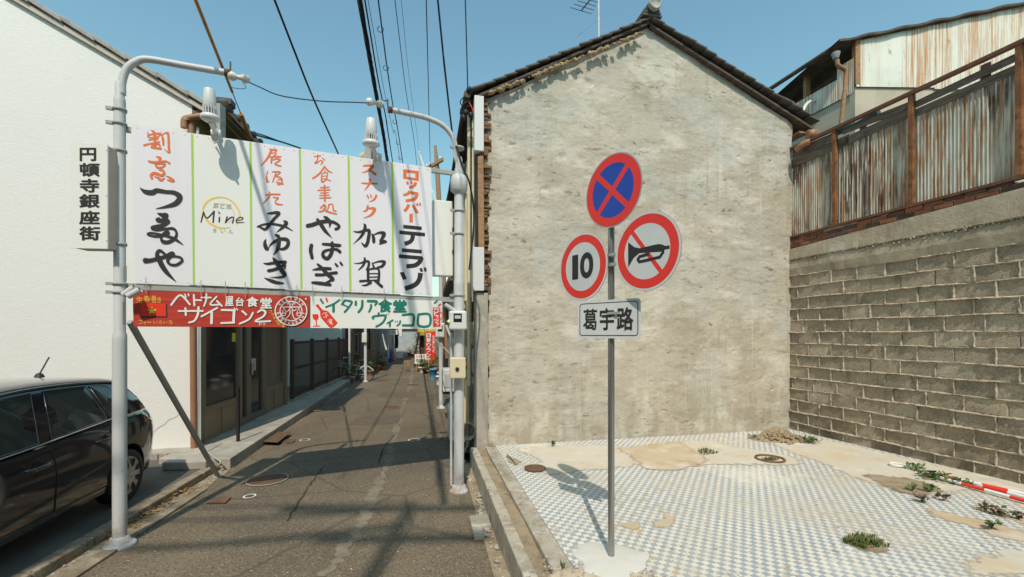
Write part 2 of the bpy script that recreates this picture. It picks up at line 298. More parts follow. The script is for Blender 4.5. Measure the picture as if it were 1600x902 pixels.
m_greytile = M('grey_cement_tile', (.36, .345, .32), .85, [dict(c=(.23, .215, .195), s=6, det=6, lo=.45, hi=.68, amt=.8), dict(c=(.47, .455, .42), s=20, det=4, lo=.56, hi=.7, amt=.5, seed=2)], [dict(s=40, det=4, str=.4, d=.005)])
m_galv = M('galvanised_pole_paint', (.56, .57, .575), .5, [dict(c=(.33, .33, .32), s=9, det=7, nr=.7, lo=.60, hi=.68, amt=.5, seed=12), dict(c=(.26, .13, .06), s=5, det=7, nr=.7, lo=.44, hi=.60, amt=.8, zr=(.15, -.3), seed=15), dict(c=(.46, .47, .475), s=3, det=5, lo=.48, hi=.7, amt=.5), dict(c=(.30, .15, .07), s=24, det=4, lo=.70, hi=.75, amt=.8, seed=4), dict(c=(.66, .66, .64), s=7, st=(1, 1, .15), det=4, lo=.55, hi=.7, amt=.4, seed=7)], [dict(s=50, det=3, str=.1, d=.002)])
m_steel = M('brushed_sign_pole_steel', (.40, .40, .39), .35, [dict(c=(.30, .30, .29), s=30, st=(1, 1, .05), det=3, lo=.45, hi=.6, amt=.5)], metal=.85)
m_frame = M('grey_green_frame_paint', (.34, .36, .34), .6, [dict(c=(.22, .11, .05), s=9, det=6, lo=.63, hi=.72, amt=.8), dict(c=(.46, .48, .45), s=5, det=4, lo=.5, hi=.7, amt=.4, seed=2)])
m_panel = M('white_sign_sheet', (.80, .785, .84), .45, [dict(c=(.72, .72, .75), s=1.5, st=(4, 4, .3), det=4, lo=.45, hi=.7, amt=.35), dict(c=(.78, .62, .40), s=3, st=(6, 6, .25), det=4, lo=.68, hi=.8, amt=.4, seed=4)], spec=.4)
m_panelw = M('cream_sign_sheet', (.80, .82, .79), .45, [dict(c=(.74, .75, .72), s=1.5, det=4, lo=.45, hi=.7, amt=.3)], spec=.4)
m_green = M('lime_tape', (.36, .62, .10), .5)
m_black = M('sign_black', (.030, .028, .028), .6, spec=.35)
m_orange = M('sign_vermilion', (.74, .17, .05), .6)
m_yellow = M('sign_yellow', (.83, .55, .06), .6)
m_greyink = M('sign_grey_ink', (.42, .42, .42), .6)
m_red = M('hand_painted_red', (.46, .035, .022), .55, [dict(c=(.60, .07, .03), s=3, st=(.6, .6, 9), det=5, lo=.42, hi=.66, amt=.7), dict(c=(.28, .02, .015), s=4, st=(.5, .5, 8), det=5, lo=.55, hi=.7, amt=.5, seed=3)], [dict(s=5, st=(.5, .5, 12), det=4, str=.15, d=.004)])
m_redb = M('bright_red', (.80, .045, .018), .5, [dict(c=(.66, .03, .015), s=5, st=(.6, .6, 6), lo=.45, hi=.7, amt=.6)])
m_gold = M('golden_yellow_paint', (.80, .46, .06), .6)
m_starY = M('star_yellow', (.90, .78, .02), .6)
m_white = M('white_paint', (.80, .79, .78), .6)
m_bwhite = M('white_painted_board', (.80, .80, .77), .5, [dict(c=(.72, .71, .66), s=2, det=5, lo=.48, hi=.7, amt=.4)])
m_dgreen = M('sign_green', (.004, .20, .145), .5, [dict(c=(.006, .15, .11), s=9, det=4, lo=.45, hi=.65, amt=.7)])
m_acryl = M('milky_acrylic', (.80, .81, .77), .35, spec=.5)
m_sidebox = M('dusty_box_side', (.52, .45, .37), .7, [dict(c=(.40, .32, .24), s=6, det=5, lo=.5, hi=.7, amt=.6)])
m_beige = M('beige_plastic', (.66, .58, .40), .5, [dict(c=(.57, .48, .31), s=4, det=4, lo=.5, hi=.7, amt=.4)])
m_greyplastic = M('grey_plastic', (.50, .51, .51), .45)
m_lightplastic = M('light_grey_plastic', (.66, .67, .67), .4)
m_darkglass = M('dark_glass', (.018, .02, .02), .08, spec=.6)
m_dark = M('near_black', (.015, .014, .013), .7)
m_blk = M('black_rubber', (.02, .02, .02), .6)
m_cable = M('black_cable', (.014, .015, .018), .6)
m_cablegrey = M('pale_cable', (.42, .38, .31), .7)
m_guard = M('amber_cable_guard', (.50, .22, .015), .5, [dict(c=(.36, .14, .01), s=14, lo=.5, hi=.65, amt=.7)])
m_porc = M('white_porcelain', (.72, .70, .64), .3, [dict(c=(.5, .44, .35), s=14, lo=.55, hi=.7, amt=.5)])
m_pipebrown = M('brown_downpipe', (.33, .165, .085), .5, [dict(c=(.25, .12, .06), s=4, lo=.5, hi=.7, amt=.6)])
m_soffit = M('olive_soffit_boards', (.16, .135, .07), .8, [dict(c=(.09, .075, .04), s=5, det=5, lo=.45, hi=.65, amt=.7)], [dict(wave='Y', s=7, str=.5, d=.01)])
m_olive = M('olive_mosaic_tile', (.22, .20, .095), .5, [dict(c=(.15, .135, .06), s=22, lo=.45, hi=.6, amt=.7)], [dict(wave='Z', s=14, str=.6, d=.006)])
m_alu = M('brown_aluminium', (.27, .225, .175), .45, metal=.35)
m_alupanel = M('tan_door_panel', (.33, .245, .155), .55, [dict(c=(.25, .185, .115), s=3, lo=.5, hi=.7, amt=.6)])
m_glass = M('shop_glass', (.03, .035, .035), .07, [dict(c=(.055, .055, .045), s=2.2, det=4, lo=.45, hi=.7)], spec=.6)
m_frost = M('patterned_glass', (.11, .11, .085), .28, [dict(c=(.20, .18, .11), s=2, det=4, lo=.5, hi=.7, amt=.8)], [dict(s=80, det=2, str=.4, d=.005)], spec=.6)
m_fence = M('brown_slat_fence', (.082, .055, .038), .6, [dict(c=(.12, .085, .06), s=5, st=(3, 3, .3), lo=.5, hi=.7, amt=.6)])
m_siding = M('pale_ribbed_siding', (.58, .61, .60), .6, [dict(c=(.48, .51, .50), s=3, lo=.5, hi=.7, amt=.4)])
m_paint = M('dark_car_paint', (.011, .0105, .014), .12, coat=1.0, spec=.5)
m_paintw = M('white_car_paint', (.72, .72, .72), .15, coat=.6)
m_carglass = M('car_glass', (.035, .045, .042), .03, spec=.8)
m_chrome = M('chrome', (.62, .64, .66), .12, metal=1)
m_hub = M('silver_wheel_cover', (.50, .47, .42), .35, metal=.55)
m_tail = M('clear_tail_lamp', (.45, .36, .33), .08, coat=1)
m_tailred = M('red_tail_lamp', (.45, .02, .02), .15, coat=1)
m_signred = M('sign_red', (.82, .028, .015), .35, [dict(c=(.70, .02, .012), s=5, lo=.5, hi=.7, amt=.5)])
m_signblue = M('sign_blue', (.012, .055, .40), .35, [dict(c=(.008, .03, .22), s=5, lo=.5, hi=.7, amt=.6)])
m_signgrey = M('reflective_grey', (.66, .67, .67), .4, [dict(c=(.56, .58, .58), s=5, lo=.45, hi=.7, amt=.5)])
m_signback = M('sign_back_metal', (.45, .46, .46), .4, metal=.5)
m_brick = M('red_brick', (.27, .095, .05), .9, [dict(c=(.15, .06, .04), s=9, det=6, lo=.45, hi=.65, amt=.8), dict(c=(.36, .20, .12), s=14, det=4, lo=.58, hi=.7, amt=.6, seed=2)], [dict(s=60, det=4, str=.5, d=.006)])
m_brickdark = M('dark_brick', (.12, .062, .045), .9, [dict(c=(.07, .045, .035), s=9, det=6, lo=.45, hi=.65, amt=.8)], [dict(s=60, det=4, str=.5, d=.006)])
m_leaf = M('leaf_green', (.085, .16, .035), .6); m_leafd = M('leaf_dark', (.045, .085, .022), .6); m_leafy = M('leaf_yellow', (.22, .22, .05), .6); m_leafr = M('leaf_reddish', (.12, .07, .045), .6); m_leafdry = M('leaf_dry', (.30, .17, .07), .8)
m_blueb = M('blue_plastic', (.10, .38, .62), .4); m_bluetarp = M('blue_tarp', (.02, .07, .33), .5); m_cone = M('cone_orange', (.75, .13, .03), .5); m_terra = M('terracotta', (.36, .15, .08), .8)
m_rustlid = M('rusty_cover', (.12, .066, .038), .8, [dict(c=(.20, .11, .06), s=9, det=5, lo=.45, hi=.65, amt=.8)], [dict(s=60, det=3, str=.5, d=.006)])
m_plasterbeige = M('beige_plaster', (.50, .445, .345), .9, [dict(c=(.38, .335, .255), s=2, det=6, lo=.45, hi=.68, amt=.7), dict(c=(.55, .51, .43), s=3, st=(2, 2, .3), lo=.56, hi=.7, amt=.5, seed=4)], [dict(s=40, det=4, str=.3, d=.008)])
m_housebrown = M('brown_house_wall', (.30, .20, .13), .85, [dict(c=(.22, .14, .09), s=2, det=5, lo=.45, hi=.68, amt=.7)])
m_housedark = M('dark_board_wall', (.055, .042, .034), .85, [dict(c=(.09, .07, .055), s=4, st=(3, 3, .4), lo=.48, hi=.68, amt=.7)])
m_housegrey = M('grey_house_wall', (.36, .37, .37), .85, [dict(c=(.27, .275, .275), s=2, det=5, lo=.45, hi=.68, amt=.7)])
m_housewhite = M('offwhite_house_wall', (.60, .57, .50), .85, [dict(c=(.47, .43, .36), s=2, det=6, lo=.45, hi=.68, amt=.7)])
m_bluecurt = M('teal_tarp', (.01, .09, .085), .6)
m_rustbox = M('rust_stained_box', (.66, .58, .42), .6, [dict(c=(.38, .12, .025), s=2.6, st=(1, 1, .6), det=6, lo=.46, hi=.58, amt=.95, seed=4)])

m_scar = M('scraped_concrete', (.25, .21, .155), .95, [dict(c=(.42, .37, .29), s=7, det=8, nr=.7, lo=.42, hi=.60, amt=.95)], [dict(s=14, det=8, nr=.7, str=.8, d=.03)])
m_palescar = M('pale_render_patch', (.57, .52, .43), .92, [dict(c=(.44, .385, .30), s=5, det=8, nr=.7, lo=.42, hi=.60, amt=.95)], [dict(s=9, det=8, nr=.65, str=.6, d=.03)])

def faded(n, src):
    m = src.copy(); m.name = n; t = m.node_tree; N = t.nodes; L = t.links; bs = N['Principled BSDF']
    at = N.new('ShaderNodeAttribute'); at.attribute_name = 'fade'; tc = N.new('ShaderNodeTexCoord'); nz = N.new('ShaderNodeTexNoise'); nz.inputs['Scale'].default_value = 9; nz.inputs['Detail'].default_value = 9; nz.inputs['Roughness'].default_value = .72; L.new(tc.outputs['Object'], nz.inputs['Vector'])
    ad = N.new('ShaderNodeMath'); ad.operation = 'MULTIPLY_ADD'; L.new(nz.outputs['Fac'], ad.inputs[0]); ad.inputs[1].default_value = 1.7; L.new(at.outputs['Fac'], ad.inputs[2])
    mr = N.new('ShaderNodeMapRange'); mr.inputs[1].default_value = 1.12; mr.inputs[2].default_value = 1.34; L.new(ad.outputs[0], mr.inputs[0]); L.new(mr.outputs[0], bs.inputs['Alpha']); return m
f_pale, f_sand, f_dirt, f_soil = faded('thinning_cement', m_slabpale), faded('thinning_sand', m_slabsand), faded('thinning_dirt', m_dirt), faded('thinning_soil', m_dirt)
m_opp = M('sky_block_brown', (.13, .10, .075), .9)  # walls of the unseen houses added to block skylight

m_kerbold = M('old_brown_kerb', (.30, .25, .175), .95, [dict(c=(.17, .135, .09), s=5, det=8, nr=.68, lo=.42, hi=.60, amt=.85), dict(c=(.44, .385, .29), s=9, det=7, nr=.68, lo=.53, hi=.63, amt=.7, seed=3), dict(c=(.08, .065, .045), s=20, det=6, nr=.7, lo=.56, hi=.64, amt=.7, seed=6)], [dict(s=40, det=6, nr=.7, str=.6, d=.012)])
m_kerbpale = M('pale_worn_kerb', (.43, .385, .31), .95, [dict(c=(.29, .245, .175), s=4, det=8, nr=.68, lo=.43, hi=.60, amt=.8), dict(c=(.56, .52, .45), s=8, det=7, nr=.68, lo=.53, hi=.63, amt=.7, seed=3), dict(c=(.14, .11, .075), s=17, det=6, nr=.7, lo=.57, hi=.65, amt=.7, seed=6)], [dict(s=40, det=6, nr=.7, str=.6, d=.012)])
m_seal = M('dull_window_trim', (.16, .165, .17), .3, metal=.6)
# ------------------------------------------------------------ ground, alley, kerbs, lot
def sheet(name, pts, z, mats, kind='structure'):
    b = MB(); b.face([(x, y, z) for x, y in pts]); return struct(b.build(name, mats), kind)
XL = lambda y: -3.51 - .205 * (y - 3.54)
XK = lambda y: -3.85 - .163 * (y - 3.85)
XR = lambda y: -.145 - .2 * (y - 3.53)
K0, KD = V((-.585, 6.317, 0)), V((-.2, .98, 0)).normalized()      # the lot's kerb line
KN = V((KD.y, -KD.x, 0))
def kp(d, y): t = (y - K0.y - KN.y * d) / KD.y; return K0 + KN * d + KD * t
XF = lambda y: -5.11 - .173 * (y - 6.95)                            # the left house fronts
XS = lambda y: -4.1 - .2136 * (y - 6.3)                             # edge of the step along them
sheet('ground', [(-1500, -1500), (1500, -1500), (1500, 1500), (-1500, 1500)], -.42, m_ground)
sheet('alley_road', [(XL(-9), -9), (XR(-9) + .0, -9), (XR(62), 62), (XL(62), 62)], ALLEY, m_asphalt)
# the worn seam down the middle of the road and a few patches
def ribbon(name, line, w, z, mat, jit=.02, n=8):
    q = spline(line, n); rows = []
    for i, (x, y) in enumerate(q):
        a = q[max(i - 1, 0)]; b = q[min(i + 1, len(q) - 1)]; t = V((b[0] - a[0], b[1] - a[1])).normalized()
        wl, wr = w / 2 + random.uniform(-jit, jit), w / 2 + random.uniform(-jit, jit)
        rows.append([(x - t.y * wl, y + t.x * wl, z), (x + t.y * wr, y - t.x * wr, z)])
    b = MB(); b.grid(rows, sm=False); return struct(b.build(name, mat))
g2 = lambda px, py, h: tuple(G(px, py, h))[:2]
ribbon('road_seam', [g2(505, 901, ALLEY), g2(560, 830, ALLEY), g2(585, 770, ALLEY), g2(610, 705, ALLEY), g2(628, 640, ALLEY), g2(640, 605, ALLEY), g2(645, 575, ALLEY)], .11, ALLEY + .004, m_patchasph, .05, 16)
def patch(name, pts, h, mat, jit=.02, kind='structure', px=True, n=5):
    q = [g2(x, y, h) if px else (x, y) for x, y in pts]
    q = spline(q + [q[0]], max(n, 2) * 4)[:-1] if n > 1 else q; sd = len(pts) * 7.3
    def wob(x, y): return V((noise.fractal((x * 3 + sd, y * 3, 1), .9, 2.2, 5), noise.fractal((x * 3, y * 3 + sd, 5), .9, 2.2, 5)))
    q = [(x + wob(x, y).x * jit * 3.2, y + wob(x, y).y * jit * 3.2) for x, y in q]; b = MB()
    fm = {m_slabpale: f_pale, m_slabsand: f_sand, m_dirt: f_dirt}.get(mat)
    if not fm or n == 1: b.face([(x, y, h) for x, y in q]); return struct(b.build(name, mat), kind)
    xs, ys = [p[0] for p in q], [p[1] for p in q]; A = abs(sum(q[k - 1][0] * q[k][1] - q[k][0] * q[k - 1][1] for k in range(len(q)))) / 2
    w = min(.10, math.sqrt(A) * .22); st = max(.02, math.sqrt(A) / 45)
    def sd(x, y):                            # distance to the rim, positive inside
        ins, best = False, 9e9
        for k in range(len(q)):
            (x0, y0), (x1, y1) = q[k - 1], q[k]
            if (y0 > y) != (y1 > y) and x < (x1 - x0) * (y - y0) / (y1 - y0) + x0: ins = not ins
            dx, dy = x1 - x0, y1 - y0; l = dx * dx + dy * dy or 1e-9; u = max(0, min(1, ((x - x0) * dx + (y - y0) * dy) / l)); best = min(best, (x - x0 - u * dx) ** 2 + (y - y0 - u * dy) ** 2)
        return math.sqrt(best) * (1 if ins else -1)
    nx, ny = int((max(xs) - min(xs) + 2 * w) / st) + 2, int((max(ys) - min(ys) + 2 * w) / st) + 2
    P_, D = [[(min(xs) - w + i * st, min(ys) - w + j * st) for i in range(nx)] for j in range(ny)], None
    D = [[sd(*p) for p in r] for r in P_]; ix = {}; vs, fd = [], []
    def vid(j, i):
        if (j, i) not in ix: ix[(j, i)] = len(vs); vs.append((*P_[j][i], h)); fd.append(max(0, min(.85, .30 + D[j][i] / w * .5)))
        return ix[(j, i)]
    fs = [tuple(vid(*c) for c in ((j, i), (j, i + 1), (j + 1, i + 1), (j + 1, i))) for j in range(ny - 1) for i in range(nx - 1) if max(D[j][i], D[j][i + 1], D[j + 1][i], D[j + 1][i + 1]) > -w]
    b.v, b.f, b.m, b.s = vs, fs, [0] * len(fs), [False] * len(fs); o = b.build(name, fm); at = o.data.attributes.new('fade', 'FLOAT', 'POINT'); at.data.foreach_set('value', fd)
    return struct(o, kind)
m_repair = M('road_repair_asphalt', (.115, .09, .065), .9, [dict(c=(.15, .118, .083), s=4, det=6, lo=.45, hi=.66, amt=.8), dict(c=(.20, .16, .12), s=60, det=3, lo=.55, hi=.64, amt=.7)], [dict(s=85, det=4, str=.8, d=.008)])
patch('road_patch', [(560, 650), (630, 648), (622, 662), (545, 664)], ALLEY + .005, m_repair, .004, n=1)
patch('road_patch', [(598, 612), (650, 613), (650, 622), (590, 620)], ALLEY + .005, m_repair, .004, n=1)
# cracks
def crack(line, w=.012):
    q = spline([g2(x, y, ALLEY) for x, y in line], 7); rows = []
    for i, (x, y) in enumerate(q):
        x += random.uniform(-.012, .012); ww = w * random.uniform(.3, 1.2)
        rows.append([(x - ww, y, ALLEY + .006), (x + ww, y, ALLEY + .006)])
    b = MB(); b.grid(rows, sm=False); return struct(b.build('road_crack', M_crack))
M_crack = M('crack_grit', (.045, .04, .033), .95)
crack([(448, 815), (470, 780), (490, 750), (507, 728)]); crack([(592, 726), (600, 700), (617, 680)], .016)
# left: gutter strip, kerb, parking surface
b = MB(); b.grid([[(XK(y) - .02, y, ALLEY - .005), (XL(y) + .0, y, ALLEY + .004 + .006 * math.sin(y * 3))] for y in [-9 + .7 * i for i in range(37)]], sm=False)
struct(b.build('gutter_strip', m_dirt))
b = MB()
for i in range(17):                                                  # kerb stones
    y0, y1 = -4.0 + i * .62, -4.0 + (i + 1) * .62 - .012
    if y1 > 6.55: break
    b.prism([(XK(y0) - .13, y0, -.36), (XK(y0), y0, -.36), (XK(y1), y1, -.36), (XK(y1) - .13, y1, -.36)], (0, 0, .36 - .185 + random.uniform(-.006, .006)))
struct(b.build('kerb', m_kerbold, bevel=.012))
b = MB(); b.face([(-16, -9, PARK), (XK(-9) - .12, -9, PARK), (XK(6.95) - .12, 6.95, PARK), (-16, 6.95, PARK)]); struct(b.build('parking_pavement', m_park))
b = MB()
for y0, y1, x0, x1 in ((4.15, 4.9, 0, .22), (4.92, 5.5, .02, .22), (3.0, 4.05, .03, .24)):       # gutter covers
    b.prism([(XK(y0) + .05 + x0, y0, ALLEY), (XK(y0) + .05 + x1, y0, ALLEY), (XK(y1) + .05 + x1, y1, ALLEY), (XK(y1) + .05 + x0, y1, ALLEY)], (0, 0, .022))
struct(b.build('gutter_cover', m_kerbold, bevel=.006))
# the step before the shop and on
b = MB(); ys = [6.35 + .9 * i for i in range(15)]
for a, c in zip(ys, ys[1:]):
    c -= .014; b.prism([(XF(a) - .15, a, -.4), (XS(a), a, -.4), (XS(c), c, -.4), (XF(c) - .15, c, -.4)], (0, 0, .4 - .12 + random.uniform(-.004, .004)))
struct(b.build('front_step', m_concrete, bevel=.012))
o = MB(); o.prism([G(x, y, -.205) for x, y in ((396, 690), (434, 692), (455, 676), (418, 674.5))], (0, 0, .01))
tag(o.build('gutter_plate', m_rustlid, bevel=.003), 'rusty steel plate bridging the gutter in front of the shop door', 'steel plate')
# right: gutter, kerb stones, channel, band
b = MB(); b.grid([[(XR(y) + .0, y, ALLEY + .003), (kp(.03, y).x, kp(.03, y).y, ALLEY + .02 * math.sin(y * 2.3))] for y in [-9 + .6 * i for i in range(27)]], sm=False); struct(b.build('gutter', m_dirt))
b = MB(); b.grid([[(XR(y), y, ALLEY + .004), (XR(y) + .75, y, ALLEY + .004)] for y in [7.2 + i * 2 for i in range(28)]], sm=False); struct(b.build('house_kerb_pavement', m_park))
b = MB(); b.grid([[(XL(y) + .02, y, ALLEY + .004), (XF(y) - .6, y, ALLEY + .004)] for y in [19 + i * 2 for i in range(23)]], sm=False); struct(b.build('roadside_pavement', m_park))
b = MB(); y = 3.06
while y < 6.5:
    y1 = min(y + random.uniform(.55, .75), 6.62); A = [kp(0, y), kp(.105, y), kp(.105, y1 - .01), kp(0, y1 - .01)]
    b.prism([(p.x, p.y, -.4) for p in A], (0, 0, .4 + random.uniform(-.006, .004))); y = y1
struct(b.build('lot_kerb', m_kerbpale, bevel=.012))
b = MB(); y = 3.15
while y < 6.5:
    y1 = min(y + 1.7, 6.62); A = [kp(.225, y), kp(.385, y), kp(.385, y1 - .006), kp(.225, y1 - .006)]
    b.prism([(p.x, p.y, -.4) for p in A], (0, 0, .402)); y = y1
struct(b.build('kerb_band', m_kerbpale, bevel=.01))
b = MB(); b.grid([[tuple(kp(.10, y))[:2] + (-.045,), tuple(kp(.23, y))[:2] + (-.04 + .012 * math.sin(y * 5),)] for y in [2.4 + .2 * i for i in range(22)]], sm=True); struct(b.build('kerb_channel', m_dirt))
b = MB(); b.prism([tuple(kp(0, -9))[:2] + (-.4,), (14, -9, -.4), (14, 9, -.4), tuple(kp(.36, 9))[:2] + (-.4,), tuple(kp(.36, 3.15))[:2] + (-.4,), tuple(kp(0, 2.9))[:2] + (-.4,)], (0, 0, .396)); struct(b.build('lot_subsoil', m_dirt))
# mosaic paving: edge follows the band, then breaks away near the camera
tp = [tuple(kp(.385, y))[:2] for y in (6.9, 6, 5, 4.2, 3.6, 3.25)] + [g2(x, y, 0) for x, y in ((905, 893), (930, 905), (960, 935), (1010, 960))] + [(1.6, .5), (1.7, -9), (14, -9), (14, 9), (3, 9)]
sheet('mosaic_paving', tp, 0.0, m_tile)
patch('cement_strip', [(800, 700), (870, 697), (960, 696), (1010, 722), (990, 728), (905, 737), (860, 741), (838, 735), (820, 727), (842, 722), (826, 712)], .004, m_slabpale)
patch('sandy_slab', [(962, 700), (1035, 692), (1062, 690), (1088, 705), (1105, 716), (1094, 726), (1050, 735), (1008, 731), (985, 715)], .008, m_slabsand, .008)
patch('cement_strip', [(1040, 690), (1115, 688), (1140, 696), (1190, 704), (1248, 716), (1245, 726), (1190, 727), (1120, 726), (1092, 728), (1096, 714)], .006, m_slabpale, .012)
patch('wall_foot_cement', [(1192, 688), (1235, 676), (1300, 689), (1400, 712), (1600, 755), (1640, 775), (1600, 778), (1520, 766), (1445, 778), (1400, 764), (1330, 745), (1291, 727), (1250, 712)], .004, m_slabpale)
patch('dirt_patch', [(1344, 742), (1395, 744), (1450, 752), (1475, 765), (1440, 774), (1420, 772), (1380, 758)], .009, m_dirt)
patch('dirt_patch', [(1447, 792), (1480, 800), (1530, 812), (1600, 832), (1620, 850), (1560, 838), (1500, 818), (1460, 806)], .004, m_slabsand)
patch('dirt_patch', [(1520, 790), (1560, 797), (1620, 818), (1620, 828), (1570, 810)], .004, m_slabsand)
patch('dirt_patch', [(1500, 900), (1530, 870), (1600, 862), (1660, 900)], .004, m_slabpale)
patch('dirt_patch', [(890, 880), (940, 893), (1010, 893), (1040, 915), (980, 960), (900, 940), (862, 915), (858, 894)], .003, m_slabsand)
patch('dirt_patch', [(802, 716), (815, 722), (806, 728), (789, 712)], .005, m_dirt)
patch('sand_spot', [(966, 822), (985, 816), (1000, 819), (990, 826), (966, 825)], .004, m_slabsand)
patch('sand_spot', [(1022, 797), (1040, 799), (1052, 806), (1050, 822), (1030, 825), (1024, 815), (1035, 808)], .004, m_slabsand)
struct(bpy.data.objects['cement_strip'])
# round cement foot of the sign pole
ft = MB(); c0 = G(953, 872, 0); rows = [[], [], []]
for k in range(40):
    a = 2 * math.pi * k / 40; r = .265 * (1 + .10 * math.sin(3 * a + 1) + .06 * math.sin(7 * a) + random.uniform(-.03, .03))
    for j, (q, z) in enumerate(((1.0, .003), (.88, .014), (.3, .02))): rows[j].append((c0.x + r * q * math.cos(a), c0.y - .02 + r * q * math.sin(a), z))
ft.grid(rows, 0, True, True); ft.face(rows[2]); struct(ft.build('cement_footing', m_footing))
# ------------------------------------------------------------ the bare concrete gable house
GP = Plane(-.369, 6.6, 1, .218)
g = thing('gable_house', 'old house with bare trowelled concrete gable wall and dark tiled roof', 'house', (2, 7, 0))
hit = lambda pl, L, off=0: [pl.hit(x, y, off) for x, y in L]
edge = [(764, 694)]
for i in range(26):
    y = 690 - i * (690 - 165) / 25; edge.append((764 + random.uniform(-3, 3) - (3 if y < 260 else 0), y))
outl = edge + [(770, 152), (800, 141), (860, 112), (920, 84), (970, 62), (1012, 44), (1060, 72), (1110, 105), (1160, 142), (1210, 176), (1243, 199)] + [(1243 - i * 1.45 + random.uniform(-1.2, 1.2), 215 + i * 49) for i in range(10)] + [(1229, 684)]
T0_, T1_ = GP.t(763), GP.t(1236)
top = [(GP.t(x), GP.hit(x, y).z) for x, y in ((757, 154), (770, 152), (800, 141), (860, 112), (920, 84), (970, 62), (1012, 44), (1060, 72), (1110, 105), (1160, 142), (1210, 176), (1246, 200))]
def ztopf(t):
    for (a_, x_), (c_, y_) in zip(top, top[1:]):
        if t <= c_: return x_ + (y_ - x_) * (t - a_) / (c_ - a_)
    return top[-1][1]
rd = random.Random(21); dents = [(rd.uniform(T0_, T1_), rd.uniform(.3, 5.6), rd.uniform(.012, .04) * (2.6 if i < 5 else 1), rd.uniform(.006, .02)) for i in range(150)]
for px, py, r_, d_ in ((921, 130, .10, .022), (1005, 287, .035, .04), (1203, 252, .03, .03), (930, 681, .03, .03), (1042, 190, .10, .012), (856, 168, .07, .012)): dents.append((GP.t(px), GP.hit(px, py).z, r_, d_))
cell = {}
for dn in dents:
    for i in range(int((dn[0] - .2) * 5), int((dn[0] + .2) * 5) + 1):
        for j in range(int((dn[1] - .2) * 5), int((dn[1] + .2) * 5) + 1): cell.setdefault((i, j), []).append(dn)
def relief(t, z):                        # trowel laps, dents and grain of the render coat
    n = noise.fractal((t * 1.0 + 3, z * 1.9, 7.0), .95, 2.1, 7); f = n * 3.2; k = math.floor(f); fr_ = f - k; st_ = k + min(1, fr_ / .10)
    n2 = noise.fractal((t * 1.7 + 13, z * 3.4, 2.0), .95, 2.1, 6); f2 = n2 * 2.6; k2 = math.floor(f2); s2 = k2 + min(1, (f2 - k2) / .10)
    d = .010 * noise.fractal((t * .7, z * .9, 1), 1, 2, 3) + .0034 * st_ + .0028 * s2 + .0016 * noise.fractal((t * 11, z * 17, 4), .8, 2.1, 4)
    for a_, c_, r_, dd in cell.get((int(t * 5), int(z * 5)), ()):
        q_ = math.hypot((t - a_), (z - c_) * 1.4) / r_ + .35 * noise.noise((t * 30, z * 30, 1))
        if q_ < 1: d -= dd * (1 - q_ * q_)
    return d
NT, NZ = 330, 380; rows = []
for j in range(NZ + 1):
    row = []
    for i in range(NT + 1):
        u = i / NT; t = T0_ + (T1_ - T0_) * u; zt2 = ztopf(t); z = -.3 + (zt2 + .3) * j / NZ
        t += (.045 * noise.fractal((z * 4, 2, 8), .8, 2.2, 5) - (.05 if z > 3.9 else 0)) * (1 - u) ** 12 - (.02 * noise.fractal((z * 4, 9, 3), .8, 2.2, 5) - .055 * max(0, min(1, z / 5.2))) * u ** 12
        e = min(1, min(u, 1 - u) * 40)
        row.append(GP.at(t, z, relief(t, z) - .03 * (1 - e)))
    rows.append(row)
b = MB(); b.grid(rows, 0, True); b.grid([[p for p in rows[-1]], [p - GP.n * .2 for p in rows[-1]]], 0, False); b.grid([[r[0] for r in rows], [r[0] - GP.n * .2 for r in rows]], 0, False); b.grid([[r[-1] for r in rows], [r[-1] - GP.n * .2 for r in rows]], 0, False); b.build('wall', m_gable, g)
# back body (hidden, carries the roof and closes the house from the side)
tl, tr = GP.t(766), GP.t(1240); fr = GP.frame()
apex = GP.hit(1012, 40); hL = GP.hit(757, 150).z; hR = GP.hit(1243, 195).z; tA = GP.t(1012)
b = MB(); b.box(fr, tl + .1, tr, -8.0, -.25, -.3, min(hL, hR) - .15); b.build('body_wall', m_housedark, g)
# roof slopes with stepped tiles, running back from the gable
def slope(name, pts, n, over, back=7.8):
    mb = MB(); a, c = pts; a = V(a); c = V(c); d = c - a
    for i in range(n):
        p0 = a + d * (i / n); p1 = a + d * ((i + 1.12) / n); up = V((0, 0, 1)); nrm = d.cross(GP.n).normalized()
        if nrm.z < 0: nrm = -nrm
        lift0, lift1 = .004, .030
        j = random.uniform(-.02, .02)
        prof = [p0 + nrm * lift0, p1 + nrm * lift1, p1 + nrm * (lift1 + .030), p0 + nrm * (lift0 + .034)]
        prof = [x + GP.n * (over + j) for x in prof]
        mb.prism(prof, -GP.n * back)
    return mb.build(name, m_rooftile, g, bevel=.008)
slope('roof', (apex + V((0, 0, .02)), GP.hit(738, 149)), 17, .13)
slope('roof', (apex + V((0, 0, .02)), GP.hit(1267, 197)), 17, .16)
b = MB()                                                             # under-boards
for (x0, y0, x1, y1) in ((1012, 42, 742, 158), (1012, 46, 1262, 205)):
    p, q_ = GP.hit(x0, y0), GP.hit(x1, y1); d = q_ - p
    b.prism([p + GP.n * .09, q_ + GP.n * .09, q_ + GP.n * .09 + V((0, 0, .04)), p + GP.n * .09 + V((0, 0, .04))], -GP.n * 7.6)
b.build('eave_board', m_wood, g)
b = MB()                                                             # lumps of bedding clay showing under the left tiles
